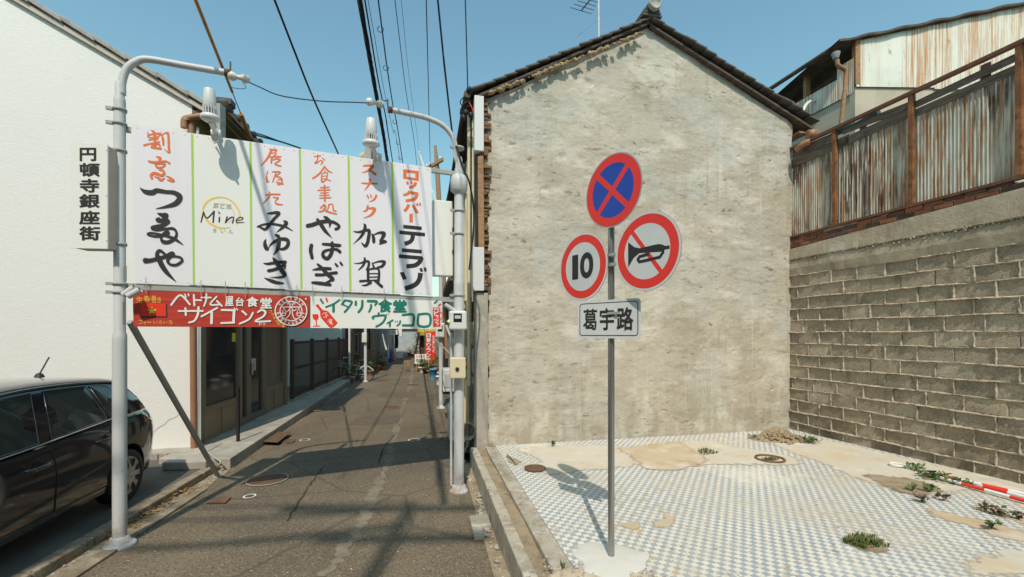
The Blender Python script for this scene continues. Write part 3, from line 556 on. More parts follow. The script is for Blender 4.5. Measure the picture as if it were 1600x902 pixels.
for i in range(150):
    t = random.random() ** .9; px = 1005 - t * 245; py = 52 + t * 97 + random.uniform(-2.2, 1.2)
    if random.random() < .25: continue
    o = GP.hit(px, py, .10 + random.uniform(-.02, .03)); r = random.uniform(.018, .05)
    b.lathe([(r * .3, -r * .6), (r * random.uniform(.8, 1.1), -r * .2), (r * .85, r * .25), (r * .25, r * .6)], o, (random.uniform(-.4, .4), random.uniform(-.4, .4), 1), 7)
b.build('bedding_clay', m_clay, g)
b = MB(); d = -GP.n                                                   # ridge: round end tile on stacked flat tiles
for k in range(3): b.box(Fr(apex, GP.d, GP.n, (0, 0, 1)), -.17 + .02 * k, .17 - .02 * k, -7.7, .16, .045 + k * .045, .082 + k * .045)
b.tube([apex + V((0, 0, .2)) + GP.n * .22, apex + V((0, 0, .2)) - GP.n * 7.7], .09, 14)
b.build('ridge', m_rooftile, g, bevel=.006)
b = MB(); oo = apex + V((0, 0, .20)) + GP.n * .225
b.lathe([(.105, -.04), (.105, .03), (.085, .035), (.075, .012), (.0, .012)], oo, GP.n, 22, caps=False)
b.build('ridge_end_tile', m_greytile, g)
# right verge board and the odd ends under the right eave
b = MB()
b.box(GP.frame(GP.t(1243), GP.hit(1243, 208).z, .03), 0, .20, -.4, .05, -.03, .0); b.build('verge_board', m_lath, g)
# left corner: lath, white panels, concrete pier
b = MB(); rng = random.Random(3)
for i in range(58):
    y = 158 + i * 5.1; x0 = 751 + rng.uniform(-1.5, 2); x1 = 764 + rng.uniform(-3, 4)
    p0, p1 = GP.t(x0), GP.t(x1); z1 = GP.hit(757, y).z; z0 = GP.hit(757, y + rng.uniform(2.5, 5.0)).z
    b.box(GP.frame(), p0, p1, -.10, .02 + rng.uniform(-.05, .03), z0, z1)
b.build('exposed_lath', m_lath, g)
b = MB(); b.box(GP.frame(), GP.t(746), GP.t(766), -.28, -.045, -.3, hL - .1); b.build('corner_void', m_dark, g)
b = MB(); b.bar(GP.hit(751, 245, .02), GP.hit(753, 440, .02), .085, .07); b.build('corner_post', m_woodtan, g)
for (x0, y0, x1, y1) in ((740, 154, 754.5, 239), (738, 388, 755, 455)):
    b = MB(); b.box(GP.frame(), GP.t(x0), GP.t(x1), -.05, .10, GP.hit(x0, y1).z, GP.hit(x0, y0).z); b.build('metal_panel_box', m_lightplastic, g, bevel=.006)
b = MB(); q = [GP.at(GP.t(744), -.35, .04), GP.at(GP.t(763), -.35, .04)]
b.box(GP.frame(), GP.t(744), GP.t(762), -.30, .05, -.35, GP.hit(750, 458).z); b.build('concrete_pier', m_concrete, g, bevel=.015)
# alley side of the house (seen at a glancing angle)
RF = Plane(-.44, 6.62, -.2, 1)
fr = RF.frame(); inn = 1 if RF.n.x < 0 else -1
b = MB(); b.box(fr, .1, 5.0, -.25, 0, -.3, 5.2); b.build('side_wall', m_housebrown, g)
b = MB()
for t in (.35, 1.3, 2.3, 3.4, 4.6): b.box(fr, t, t + .1, 0, .03, -.3, 5.1)
for z in (1.0, 2.35, 2.6, 3.9): b.box(fr, .2, 5.0, 0, .025, z, z + .09)
b.build('timber_frame', m_wood, g)
b = MB()
for t, z0, z1 in ((.5, 1.1, 2.3), (1.5, .0, 2.3), (2.5, 1.1, 2.3), (.5, 2.8, 3.8), (2.5, 2.8, 3.8)): b.box(fr, t, t + .75, .0, .012, z0, z1)
b.build('window', m_glass, g)
b = MB(); e0 = GP.hit(742, 146); e0 = V((e0.x - .02, e0.y, e0.z - .02)); b.box(Fr(e0, RF.d, RF.n, (0, 0, 1)), .12, 7.6, -.3, .06, -.06, .0); b.build('eave_soffit', m_wood, g)
b = MB(); b.tube([e0 + RF.n * .10 + V((0, 0, -.04)) + RF.d * t for t in (-.08, 7.5)], .055, 10); b.build('gutter', m_wood, g)
for (t, off, z0, z1, r) in ((.16, .20, .9, 5.1, .026), (.12, .14, 2.2, 5.0, .018), (.75, .16, -.2, 4.6, .028), (1.2, .14, -.2, 3.2, .03), (1.9, .12, -.2, 5.0, .04)):
    b = MB(); b.tube([RF.at(t, z0, off), RF.at(t, z1, off)], r, 10); b.build('conduit', m_beige, g)
b = MB()
for k in range(6):
    A = RF.at(.25 + k * .2, .45 + .1 * k, .08); b.tube(spline([A, RF.at(.35 + k * .2, .15, .16), RF.at(.45 + k * .15, .05, .12), RF.at(.5 + k * .2, .5, .08), RF.at(.4 + k * .1, 1.3 + .3 * k, .08)], 8), .011, 6)
b.build('loose_cable', m_cablegrey, g)
def rbox(name, label, cat, px0, py0, px1, py1, y, d, mat, ang=0, bev=.012):
    a, c = P(px0, py1, y), P(px1, py0, y); m = MB(); m.wbox(a.x, c.x, y, y + d, a.z, c.z); o = m.build(name, mat, bevel=bev); return tag(o, label, cat)
rbox('junction_box', 'white box streaked with rust on the alley wall beside the concrete pier', 'junction box', 727, 465, 737.5, 498, 7.1, .2, m_rustbox)
rbox('plastic_housing', 'rounded cream plastic housing below the rust streaked box', 'utility box', 727, 504, 743, 540, 7.0, .22, m_beige, bev=.04)
# things by the wall: antenna on the roof
an = thing('roof_antenna', 'television antenna on a thin mast above the gable roof', 'antenna', (.97, 8, 6))
base = P(936, 58, 7.8); top = P(935, -34, 7.8)
b = MB(); b.tube([base - V((0, 0, .35)), top], .018, 8); b.build('mast', m_galv, an)
b = MB(); bo = P(928, -8, 7.8); be = P(908, 17, 7.9)
b.tube([P(940, -22, 7.75), be], .011, 6); dirv = (be - bo).normalized(); side = V((.75, .45, .35)).normalized()
for k in range(7):
    c = P(936, -17, 7.76).lerp(be, k / 6); L = .17 + .02 * k; s_ = V((1, .1, -.22)).normalized(); b.tube([c - s_ * L * .7, c + s_ * L * .7], .0055, 5)
b.build('yagi_array', m_black, an)
b = MB(); b.tube([P(936, 30, 7.8), P(960, 47, 7.6)], .003, 4); b.tube([P(936, 30, 7.8), P(900, 58, 8.2)], .003, 4); b.build('stay_wire', m_cablegrey, an)
# ------------------------------------------------------------ block wall, rusty fence on it, and the house behind
BP = Plane(4.97, 7.83, .275, -1)            # t grows towards the camera
tc = 0.0; tE = 6.6; bt = BP.frame()
w = thing('block_wall', 'tall grey concrete block wall with ragged mortar joints', 'wall', (5.3, 6, 0))
rng = random.Random(11); COURSE, LEN = .2, .4
mbb, mm = MB(), MB(); ncourse = 14
jo = lambda: rng.uniform(-.011, .007)
for r in range(ncourse):
    z0 = -.06 + r * COURSE; off = (0 if r % 2 else LEN / 2) + (.1 if r in (4, 9) else 0); t = -off
    z1 = z0 + COURSE - .012
    while t < tE:
        a, c = max(t, tc) + .006, min(t + LEN, tE) - .006
        if c - a > .03:
            d = jo() + (.006 if rng.random() < .08 else 0)
            mbb.box(bt, a, c, -.18, d, z0, z1, rng.choice((0, 0, 1, 2)))
            if rng.random() < .8:                                    # squeezed mortar at the upright joint
                n = 6; rows = []
                for k in range(n + 1):
                    zz = z0 + (z1 - z0) * k / n; pr = .010 + .016 * rng.random(); ww = .006 + .005 * rng.random()
                    x = c + .006 + rng.uniform(-.003, .003)
                    rows.append([bt.p(x - ww, -.01, zz), bt.p(x - ww * .5, pr, zz), bt.p(x + ww * .5, pr, zz), bt.p(x + ww, -.01, zz)])
                mm.grid(rows, 0, False)
        t += LEN
    n = int((tE - tc) / .035); rows = []; ph = rng.uniform(0, 9); gap = [rng.random() < .10 for _ in range(40)]
    for k in range(n + 1):                                            # mortar ridge over the course
        x = tc + (tE - tc) * k / n; zz = z1 + .006
        am = .5 + .5 * math.sin(x * 2.1 + ph) * math.sin(x * .9 + ph * 2)
        zz += .005 * math.sin(x * 5 + ph * 3) + rng.uniform(-.003, .003); pr = .006 + (.008 + .022 * am) * rng.random() ** .8 + .012 * am; 
        if gap[int(x * 6) % 40]: pr *= .25
        hh = .006 + .008 * rng.random(); dr = .012 * rng.random() * am
        rows.append([bt.p(x, -.02, zz + hh), bt.p(x, pr * .6, zz + hh * .9), bt.p(x, pr, zz - dr), bt.p(x, pr * .5, zz - hh - dr * .5), bt.p(x, -.02, zz - hh)])
    mm.grid(rows, 0, False)
mm.box(bt, tc, tE, -.19, -.012, -.3, -.06 + ncourse * COURSE)
mbb.build('block', [m_blockA, m_blockB, m_blockC], w, bevel=.006, seg=1)
mm.build('mortar', m_mortar, w)
# uneven concrete cast on the blocks
zt = -.06 + ncourse * COURSE
cb = MB(); n = 90; rows = []
def cap_top(t): return 3.22 + .045 * t
for k in range(n + 1):
    t = tc + tE * k / n; T = cap_top(t)
    j = lambda s: s * (rng.random() - .5)
    zs = [(zt - .012 + j(.02), .012 + abs(j(.02))), (zt + .12 + j(.02), .03 + abs(j(.02))), (zt + .25 + j(.012), .018 + abs(j(.012))), (zt + .265 + j(.01), .002), (zt + .285 + j(.015), .035 + abs(j(.03))), (T - .06, .025 + abs(j(.008))), (T - .01, .02 + abs(j(.01))), (T, -.03), (T, -.2)]
    rows.append([bt.p(t, y, z) for z, y in zs])
cb.grid(rows, 0, False)
for k in range(520):                                                  # aggregate showing along the ledge
    t = rng.uniform(tc, tE); zz = zt + .27 + rng.gauss(0, .022); r = rng.uniform(.005, .016)
    cb.lathe([(r * .5, -r * .8), (r, -r * .2), (r * .8, r * .5), (r * .2, r * .9)], bt.p(t, .02 + rng.uniform(0, .02), zz), (rng.uniform(-.6, .6), rng.uniform(-.6, .6), 1), 6, sm=False)
cb.build('concrete_cap', m_capcon, w)
bk = MB()                                                            # brick courses that take up the slope
for k in range(3):
    t = (k % 2) * -.11
    while t < tE:
        z0 = cap_top(t + .1) + .006 + k * .068; 
        top = 3.412 + .016 * t
        if z0 + .03 < top and t + .2 > tc: bk.box(bt, max(t, tc), t + .205, -.16, rng.uniform(-.012, .008), z0, min(z0 + .058, top), 0 if rng.random() < .6 else 1)
        t += .218
bk.build('brick_course', [m_brick, m_brickdark], w, bevel=.004, seg=1)
b = MB(); b.box(bt, tc, tE, -.17, -.02, 3.2, 3.425); b.build('brick_mortar', m_mortar, w)
# corrugated fence
fz = lambda t: 3.43 + .016 * t
fn = thing('corrugated_fence', 'rusty corrugated sheet fence with steel posts on top of the block wall', 'fence', (5.3, 6, 3.4))
posts = [BP.t(1303), BP.t(1423), BP.t(1592), BP.t(1592) + 1.35]
TOP = 4.72
spans = [(0.05, posts[0]), (posts[0], posts[1]), (posts[1], posts[2]), (posts[2], posts[3])]
for a, c in spans:
    m_ = MB(); n = int((c - a) / .005); rows = []
    ztop = TOP + random.uniform(-.02, .02)
    for k in range(n + 1):
        t = a + (c - a) * k / n; y = -.055 + .0068 * math.sin(2 * math.pi * t / .040)
        rows.append([bt.p(t, y, fz(t) + .02), bt.p(t, y, (fz(t) + ztop) / 2), bt.p(t, y, ztop + .01 * math.sin(t * 5))])
    m_.grid(rows, 0, True); m_.build('corrugated_sheet', m_corrA, fn)
for t in posts:
    m_ = MB(); m_.box(bt, t - .028, t + .028, -.05, .012, fz(t) - .02, 5.0); m_.build('post', m_rust, fn)
m_ = MB(); m_.box(bt, .0, posts[3] + .05, -.035, .03, 4.985, 5.03); m_.build('top_rail', m_rustbrown, fn)
m_ = MB(); m_.bar(bt.p(0, -.02, fz(0) + .0), bt.p(posts[3] + .05, -.02, fz(posts[3]) + .0), .08, .035); m_.build('bottom_rail', m_rustbrown, fn)
for (a, c, z0, z1, dz) in ((.0, posts[0] + .2, 4.68, 4.83, .01), (.05, posts[0], 4.83, 4.98, -.01), (posts[0], posts[1], 4.69, 4.83, .02), (posts[0] + .1, posts[1], 4.85, 4.95, -.03), (posts[1], posts[2], 4.69, 4.79, .01), (posts[1], posts[2] - .02, 4.82, 4.91, .02), (posts[2], posts[3], 4.70, 4.80, 0)):
    m_ = MB(); A = bt.p(a, -.055, (z0 + z1) / 2 - dz); B = bt.p(c, -.055, (z0 + z1) / 2 + dz); m_.bar(A, B, .02, z1 - z0, up=(0, 0, 1)); m_.build('timber_rail', m_woodgrey, fn)
for t in (posts[0] + .35, posts[1] + .7):
    m_ = MB(); m_.box(bt, t, t + .09, -.09, -.068, 4.62, 4.98); m_.build('timber_upright', m_wood, fn)
m_ = MB(); m_.tube(spline([bt.p(x, -.09, z) for x, z in ((.55, 4.78), (.7, 4.93), (.9, 4.97), (1.15, 4.95), (1.45, 4.99))], 6), [.05] * 25, 7)
tag(m_.build('teal_tarp', m_bluecurt), 'rolled dark teal tarp stuffed behind the fence rail', 'tarp')
# old rain water elbow and bits at the fence's far end
b = MB(); b.tube(spline([P(1246, 234, 7.6), P(1252, 228, 7.5), P(1258, 224, 7.45), P(1266, 222, 7.4)], 5), .055, 10)
b.lathe([(.05, 0), (.085, .0), (.085, .12), (.05, .12)], P(1262, 211, 7.5), (1, -.2, 0), 14)
tag(b.build('rain_pipe_elbow', m_pipebrown), 'reddish rain pipe elbow jutting out under the right eave of the gable house', 'pipe')
# ---- house of corrugated sheet behind
uh = thing('corrugated_house', 'upper house clad in rust streaked pale corrugated sheet behind the fence', 'house', (6.7, 9, 0))
yc = 8.9; C0 = P(1336, HZ, yc); ufr = Fr((C0.x, yc, 0), (1, 0.02, 0), (-.02, 1, 0), (0, 0, 1)); LP = Plane(C0.x, yc, -.275, 1); RP = Plane(C0.x, yc, 1, .02)
zc0 = RP.hit(1336, 137).z; ze = RP.hit(1336, 66).z; rise = (RP.hit(1600, 14).z - RP.hit(1340, 68).z) / (RP.t(1600) - RP.t(1340))
b = MB(); b.face([RP.at(0, -.3), RP.at(6, -.3), RP.at(6, zc0 + .05), RP.at(0, zc0 + .05)]); b.face([LP.at(0, -.3), LP.at(6, -.3), LP.at(6, LP.hit(1280, 158).z), LP.at(0, LP.hit(1280, 158).z)]); b.build('plaster_wall', m_plasterbeige, uh)
b = MB(); n = 1000; rows = []
for k in range(n + 1):
    t = 6 * k / n; y = .035 + .006 * math.sin(2 * math.pi * t / .040); zb = zc0 if t < RP.t(1458) else zc0 - .03
    rows.append([RP.at(t, zb, y), RP.at(t, ze + rise * t * .5, y), RP.at(t, ze + rise * t, y)])
b.grid(rows, 0, True); b.build('gable_cladding', m_corrB, uh)
b = MB(); zl0 = LP.hit(1322, 152).z; zl1 = LP.hit(1322, 118).z; n = 700; rows = []
for k in range(n + 1):
    t = 5 * k / n; y = .03 + .006 * math.sin(2 * math.pi * t / .040); rows.append([LP.at(t, zl0, y), LP.at(t, zl1 - (.0 if t > .35 else -.25), y)])
b.grid(rows, 0, True); b.build('side_cladding', m_corrB, uh)
b = MB()
for t in (.0, 1.1, 2.2, 3.4): b = MB(); b.bar(LP.at(t, zl1 - .3, -.03), LP.at(t, ze + .05, -.03), .1, .1); b.build('eave_post', m_woodtan, uh)
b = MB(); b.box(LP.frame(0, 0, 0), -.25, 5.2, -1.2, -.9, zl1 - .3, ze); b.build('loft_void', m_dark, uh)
b = MB()                                                              # sheet roof: wavy verge, dark underside
rows = []
for k in range(121):
    t = -.42 + 6.4 * k / 120; z = ze + rise * t + .03 + .014 * math.sin(t * 9); rows.append([RP.at(t, z - .01, .12), RP.at(t, z - .01, -5.2), RP.at(t, z + .025, -5.2), RP.at(t, z + .025, .13), RP.at(t, z - .02, .13)])
b.grid(rows, 0, False); b.build('roof', m_wood, uh)
b = MB(); 
p0, p1 = LP.at(-.02, ze - .03, .30), LP.at(5.5, ze - .03, .30); b.tube([p0, p1], .05, 8); b.build('gutter', m_wood, uh)
b = MB(); hp = P(1306, 88, 8.75); b.lathe([(.07, .07), (.08, .06), (.05, -.05), (.035, -.06)], hp, (0, 0, 1), 12); b.build('rain_hopper', m_housegrey, uh, bevel=.004)
b = MB(); b.tube(spline([P(1308, 94, 8.75), P(1310, 103, 8.75), P(1321, 110, 8.8), P(1321.5, 125, 8.8)], 5) + [P(1314, 198, 8.8)], .04, 12); b.build('downpipe', m_woodtan, uh)
b = MB(); b.tube(spline([P(1272, 158, 9.7), P(1264, 160, 9.6), P(1257, 168, 9.55), P(1253, 182, 9.5)], 6), .035, 10); b.build('vent_pipe', m_porc, uh)
# ------------------------------------------------------------ gateway: two poles with arms, and what hangs on them
LB, RB = G(187, 853, ALLEY), G(717, 768, ALLEY)
SP = Plane(LB.x, LB.y, RB.x - LB.x, RB.y - LB.y)
spx = lambda px, py, off=0: SP.hit(px, py, off)
def ztop(B, py): return CAMH + (HZ - py) / F * B.y
def gate_pole(B, label, low, up, py_join, py_top, arm, flange_r, rings):
    g = thing('gateway_pole', label, 'pole', (B.x, B.y, ALLEY))
    zj, zt = ztop(B, py_join), ztop(B, py_top)
    b = MB(); b.lathe([(low, ALLEY), (low, zj - .05), (up + .008, zj), (up, zj + .02), (up, zt - .06), (up * .96, zt - .03), (up * .78, zt), (up * .78, zt + .10), (up * .6, zt + .13)], B * 1.0 - V((0, 0, B.z)), n=28)
    b.build('shaft', m_galv, g)
    b = MB(); b.lathe([(flange_r, ALLEY), (flange_r * 1.02, ALLEY + .015), (flange_r * .9, ALLEY + .03), (low + .025, ALLEY + .045), (low + .018, ALLEY + .08), (low + .002, ALLEY + .09)], (B.x, B.y, 0), n=28); b.build('base_flange', m_galv, g)
    b = MB(); A = spline([(*spx(x, y),) for x, y in arm], 7); b.tube([(B.x, B.y, zt + .02)] + A, .031, 14); b.build('arm', m_galv, g)
    for y in rings:
        z = ztop(B, y); b = MB(); r = up + .004 if z > zj else low + .004
        b.lathe([(r, z - .012), (r + .006, z - .012), (r + .006, z + .012), (r, z + .012)], (B.x, B.y, 0), n=24)
        b.box(Fr((B.x, B.y, z), -SP.d, SP.n, (0, 0, 1)), r - .005, r + .05, -.015, .015, -.014, .014); b.build('clamp', m_frame, g)
    e, e0 = V(A[-1]), V(A[-4]); d = (e - e0).normalized()
    b = MB(); b.lathe([(.034, -.05), (.037, -.05), (.037, .0), (.030, .0)], e, d, 14); b.tube([e + V((0, 0, .0)), e + V((0, 0, .12))], .008, 6); b.build('arm_end_collar', m_rustlid, g)
    return g, e, d
poleL, endL, dL = gate_pole(LB, 'tall pale grey gateway pole in front of the dark car', .054, .0445, 523, 150, [(190.5, 150), (191, 128), (198, 108), (212, 97), (232, 93), (290, 103), (360, 115)], .125, (172, 194, 236, 382, 444, 457))
poleR, endR, dR = gate_pole(RB, 'grey gateway pole carrying the meter boxes beside the lot kerb', .064, .056, 440, 262, [(713, 248), (712, 232), (706, 212), (690, 195), (665, 184), (635, 177), (606, 171)], .115, (232, 330, 366, 462))
def bell(name, label, py0, py1, r):
    z0, z1 = ztop(RB, py1), ztop(RB, py0); b = MB(); b.lathe([(r * .7, z0), (r, z0 + .03), (r, z1 - .05), (r * .85, z1), (.06, z1 + .02)], (RB.x, RB.y, 0), n=22); return tag(b.build(name, m_galv), label, 'pole fitting')
bell('pole_bell_joint', 'wide grey bell joint near the top of the meter pole', 276, 302, .105)
# ceramic insulators at the arm ends and the wire between
def insulator(p, d, label):
    b = MB(); b.lathe([(.012, -.10), (.035, -.09), (.045, -.06), (.035, -.03), (.022, -.015), (.022, .015), (.035, .03), (.045, .06), (.035, .09), (.012, .10)], p, d, 14); return tag(b.build('insulator', m_porc), label, 'insulator', 'porcelain insulators on the span wire')
i1, i2 = spx(373, 121), spx(586, 161)
insulator(i1, (i2 - i1).normalized(), 'white porcelain insulator at the tip of the left gateway arm')
insulator(i2, (i2 - i1).normalized(), 'white porcelain insulator beside the thick cable bundle')
def cable(name, pts, r, label, mat=None, n=6, cat='cable', group=None, seg=8):
    b = MB(); b.tube(spline([tuple(p) for p in pts], seg), r, n); return tag(b.build(name, mat or m_cable), label, cat, group)
cable('span_wire', [endL, i1, spx(405, 136), spx(440, 150), spx(500, 158), spx(550, 160), i2, spx(597, 158), endR + V((0, 0, .1))], .006, 'thin black wire sagging between the two gateway arms')
cable('tie_wire', [spx(378, 126), spx(384, 137), spx(376, 139), spx(362, 137)], .003, 'fine wire curl hanging below the left arm insulator')
# ---- the big board: frame, six sheets
TL, TR, BR, BL = (205, 195), (672, 262), (675, 462), (208, 441)
bf = thing('signboard', 'long white gateway signboard of six lettered sheets over the alley', 'signboard', (LB.x + 1.4, LB.y + .6, 2.2))
ty = lambda x: 195 + (x - 205) * 67 / 467; by = lambda x: 441 + (x - 208) * 21.5 / 467
def beam(name, pts, w, h, off=-.03): b = MB(); b.bar(spx(*pts[0], off), spx(*pts[1], off), w, h); return b.build(name, m_frame, bf, bevel=.003)
beam('lower_beam', ((184, 447), (712, 469)), .04, .06)
beam('upper_beam', ((186, 201), (722, 273)), .04, .05)
beam('back_post', ((343, 165), (343, 445)), .07, .09, -.06); beam('back_post', ((577, 225), (577, 462)), .07, .09, -.06)
seams = [205, 299, 390, 467, 543, 611, 674]; seamsb = [211, 302, 392, 470, 546.5, 613.5, 676]
def sheet_panel(i, mat, draw):
    mb = MB(); x0, x1, b0, b1 = seams[i], seams[i + 1], seamsb[i], seamsb[i + 1]
    mats = [mat, m_black, m_orange, m_green, m_yellow, m_greyink, m_rust]
    q = [spx(x0 + .2, ty(x0)), spx(x1 - .2, ty(x1)), spx(b1 - .2, by(b1)), spx(b0 + .2, by(b0))]
    mb.prism([p - SP.n * .006 for p in q], SP.n * .012)
    pt = Paint(mb, SP, .0068)
    if i: pt.poly([(x0, ty(x0) + .5), (x0 + 3.4, ty(x0) + 1), (b0 + 2.8, by(b0) - 1), (b0 - .6, by(b0) - 1)], 3)
    for k in range(5):
        u = (k + .5) / 5; pt.disc(x0 + (x1 - x0) * u, ty(x0 + (x1 - x0) * u) + 4, .7, 6, 6); pt.disc(b0 + (b1 - b0) * u, by(b0 + (b1 - b0) * u) - 3, .6, 6, 6)
    draw(pt); return mb.build('sign_sheet', mats, bf)
K_, O_ = 1, 2
def d0(p):
    p.patch(210, 195, 9.02)
    for s in ([(185, 110, 16), (200, 150, 30), (190, 175, 24)], [(240, 80, 14), (275, 110, 44), (290, 180, 44), (290, 300, 40)], [(195, 150, 24), (280, 130, 30), (370, 130, 34), (340, 165, 20)], [(215, 185, 20), (330, 175, 24)], [(205, 215, 22), (330, 200, 24)], [(140, 290, 36), (220, 270, 26), (350, 245, 28)], [(240, 320, 30), (250, 285, 20)], [(245, 320, 30), (310, 330, 34), (375, 340, 30)], [(265, 290, 20), (345, 278, 24), (360, 310, 24)], [(395, 170, 30), (405, 225, 36), (408, 285, 26)], [(385, 150, 16), (430, 120, 20), (470, 118, 34), (480, 180, 34), (485, 320, 36), (490, 395, 26), (420, 340, 8)],
              [(310, 450, 14), (360, 470, 44), (350, 510, 30)], [(205, 515, 30), (260, 530, 36), (340, 525, 30), (440, 515, 26), (495, 545, 30)], [(290, 560, 16), (320, 600, 36)], [(300, 560, 14), (380, 550, 24), (430, 555, 30), (395, 600, 26), (320, 605, 24)], [(380, 600, 24), (350, 630, 24), (410, 650, 30), (415, 690, 40), (380, 715, 40), (320, 690, 40), (270, 685, 44), (235, 710, 40), (245, 755, 36)], [(280, 730, 10), (330, 745, 30), (375, 780, 36), (425, 750, 12)], [(445, 720, 10), (490, 740, 26), (545, 780, 40)], [(460, 775, 10), (520, 790, 34), (555, 790, 30)]): p.stroke(s, O_)
    p.patch(210, 280, 5.31)
    for s in ([(45, 72, 4), (90, 105, 36), (150, 112, 44), (185, 95, 40), (260, 106, 32), (330, 113, 36), (377, 150, 48), (345, 200, 44), (265, 228, 24), (175, 246, 3)], [(190, 282, 6), (230, 298, 34), (265, 300, 36), (250, 330, 30), (205, 345, 32), (188, 335, 28), (205, 325, 18)], [(205, 348, 26), (260, 345, 38), (280, 355, 32), (230, 385, 34), (150, 403, 34), (190, 418, 28), (260, 412, 20), (320, 410, 22), (348, 440, 20), (340, 485, 26), (290, 520, 30), (240, 520, 32), (222, 490, 20), (240, 450, 18), (275, 435, 22), (280, 455, 18), (230, 470, 20), (170, 475, 18), (110, 460, 14), (130, 445, 16), (200, 455, 16), (280, 475, 22), (340, 500, 24), (405, 545, 3)],
              [(90, 675, 44), (130, 675, 34), (190, 660, 32), (260, 640, 30), (310, 615, 32), (325, 630, 24), (290, 650, 26), (275, 680, 26), (300, 708, 20), (350, 710, 22), (396, 675, 22), (370, 645, 18), (300, 640, 14)], [(190, 665, 32), (188, 615, 30), (212, 592, 24), (258, 625, 18)], [(200, 650, 42), (225, 710, 44), (270, 775, 34), (345, 850, 3)]): p.stroke(s, K_)
def d1(p):
    p.patch(300, 290, 10.02)
    p.stroke([(690, 615, 8), (740, 540, 18), (750, 440, 20), (690, 320, 22), (600, 230, 22), (500, 190, 22), (400, 188, 26), (290, 220, 28), (210, 290, 30), (175, 380, 26), (200, 480, 26), (270, 580, 28), (370, 640, 26), (480, 668, 24), (600, 655, 8)], 4)
    p.stroke([(330, 350, 7), (380, 300, 8), (460, 285, 10), (560, 310, 9), (630, 380, 8), (658, 440, 8), (650, 520, 5), (560, 585, 4)], 4)
    for s in ([(140, 575, 18), (180, 420, 26)], [(180, 420, 24), (235, 510, 22), (345, 405, 22)], [(345, 405, 26), (330, 575, 24)], [(430, 500, 24), (425, 570, 22)], [(415, 415, 14), (432, 435, 22)], [(550, 490, 20), (525, 580, 24)], [(530, 575, 14), (590, 510, 20), (650, 500, 18), (635, 585, 22)], [(700, 545, 10), (780, 535, 14), (795, 505, 16), (740, 500, 14), (695, 540, 16), (705, 580, 16), (820, 575, 6)]): p.stroke(s, K_)
    for c, q in (('菜', (332, 272, 415, 352)), ('と', (440, 280, 505, 358)), ('酒', (532, 292, 615, 368)), ('ま', (330, 668, 385, 735)), ('い', (445, 678, 525, 740)), ('ん', (570, 685, 648, 752))): p.glyph(c, q, 5, 0.0)
def d2(p):
    p.patch(390, 220, 7.219)
    for s in ([(225, 95, 16), (265, 105, 26), (300, 105, 24), (295, 130, 16), (240, 145, 16)], [(245, 110, 24), (200, 200, 26), (130, 282, 12)], [(215, 185, 16), (280, 183, 20), (350, 182, 20)], [(300, 150, 16), (250, 200, 20), (245, 250, 20)], [(255, 220, 14), (310, 205, 18), (345, 220, 18), (285, 262, 18), (350, 287, 20)], [(205, 345, 14), (195, 380, 14)], [(190, 400, 18), (200, 460, 24), (222, 455, 6)], [(258, 352, 14), (320, 350, 18), (345, 360, 16), (300, 395, 14)], [(295, 370, 18), (260, 465, 14)], [(300, 405, 14), (350, 420, 20), (365, 480, 20), (320, 492, 20)], [(320, 440, 12), (370, 435, 14)], [(300, 465, 12), (378, 488, 18)], [(180, 612, 14), (240, 605, 20), (340, 605, 18)], [(225, 580, 16), (220, 630, 22), (155, 705, 14)], [(265, 640, 12), (325, 645, 16), (295, 675, 14), (300, 710, 20), (370, 722, 12)]): p.stroke(s, O_)
    p.patch(390, 320, 6.94)
    for s in ([(195, 95, 14), (235, 92, 28), (290, 85, 34), (318, 97, 36), (270, 150, 34), (230, 200, 34), (185, 255, 34), (160, 268, 28), (110, 240, 20), (85, 238, 14), (150, 215, 22), (240, 208, 26), (340, 225, 26), (400, 245, 22), (470, 285, 4)], [(370, 175, 14), (398, 198, 42), (360, 245, 34), (290, 300, 4)], [(178, 372, 6), (165, 410, 34), (175, 460, 46), (195, 485, 28), (210, 460, 10), (230, 430, 20), (280, 395, 34), (340, 372, 36), (400, 378, 40), (420, 410, 38), (402, 458, 38), (360, 480, 30), (325, 480, 18)], [(285, 328, 28), (315, 350, 38), (315, 430, 44), (300, 490, 38), (255, 545, 3)], [(148, 634, 5), (200, 640, 26), (300, 625, 32), (385, 622, 38)], [(205, 715, 34), (260, 705, 34), (330, 680, 32), (385, 650, 22), (380, 690, 16)], [(250, 572, 6), (275, 605, 42), (320, 670, 46), (360, 730, 50), (383, 762, 38), (340, 785, 24), (215, 786, 3)], [(160, 793, 6), (230, 822, 34), (300, 845, 34), (370, 850, 12)]): p.stroke(s, K_)
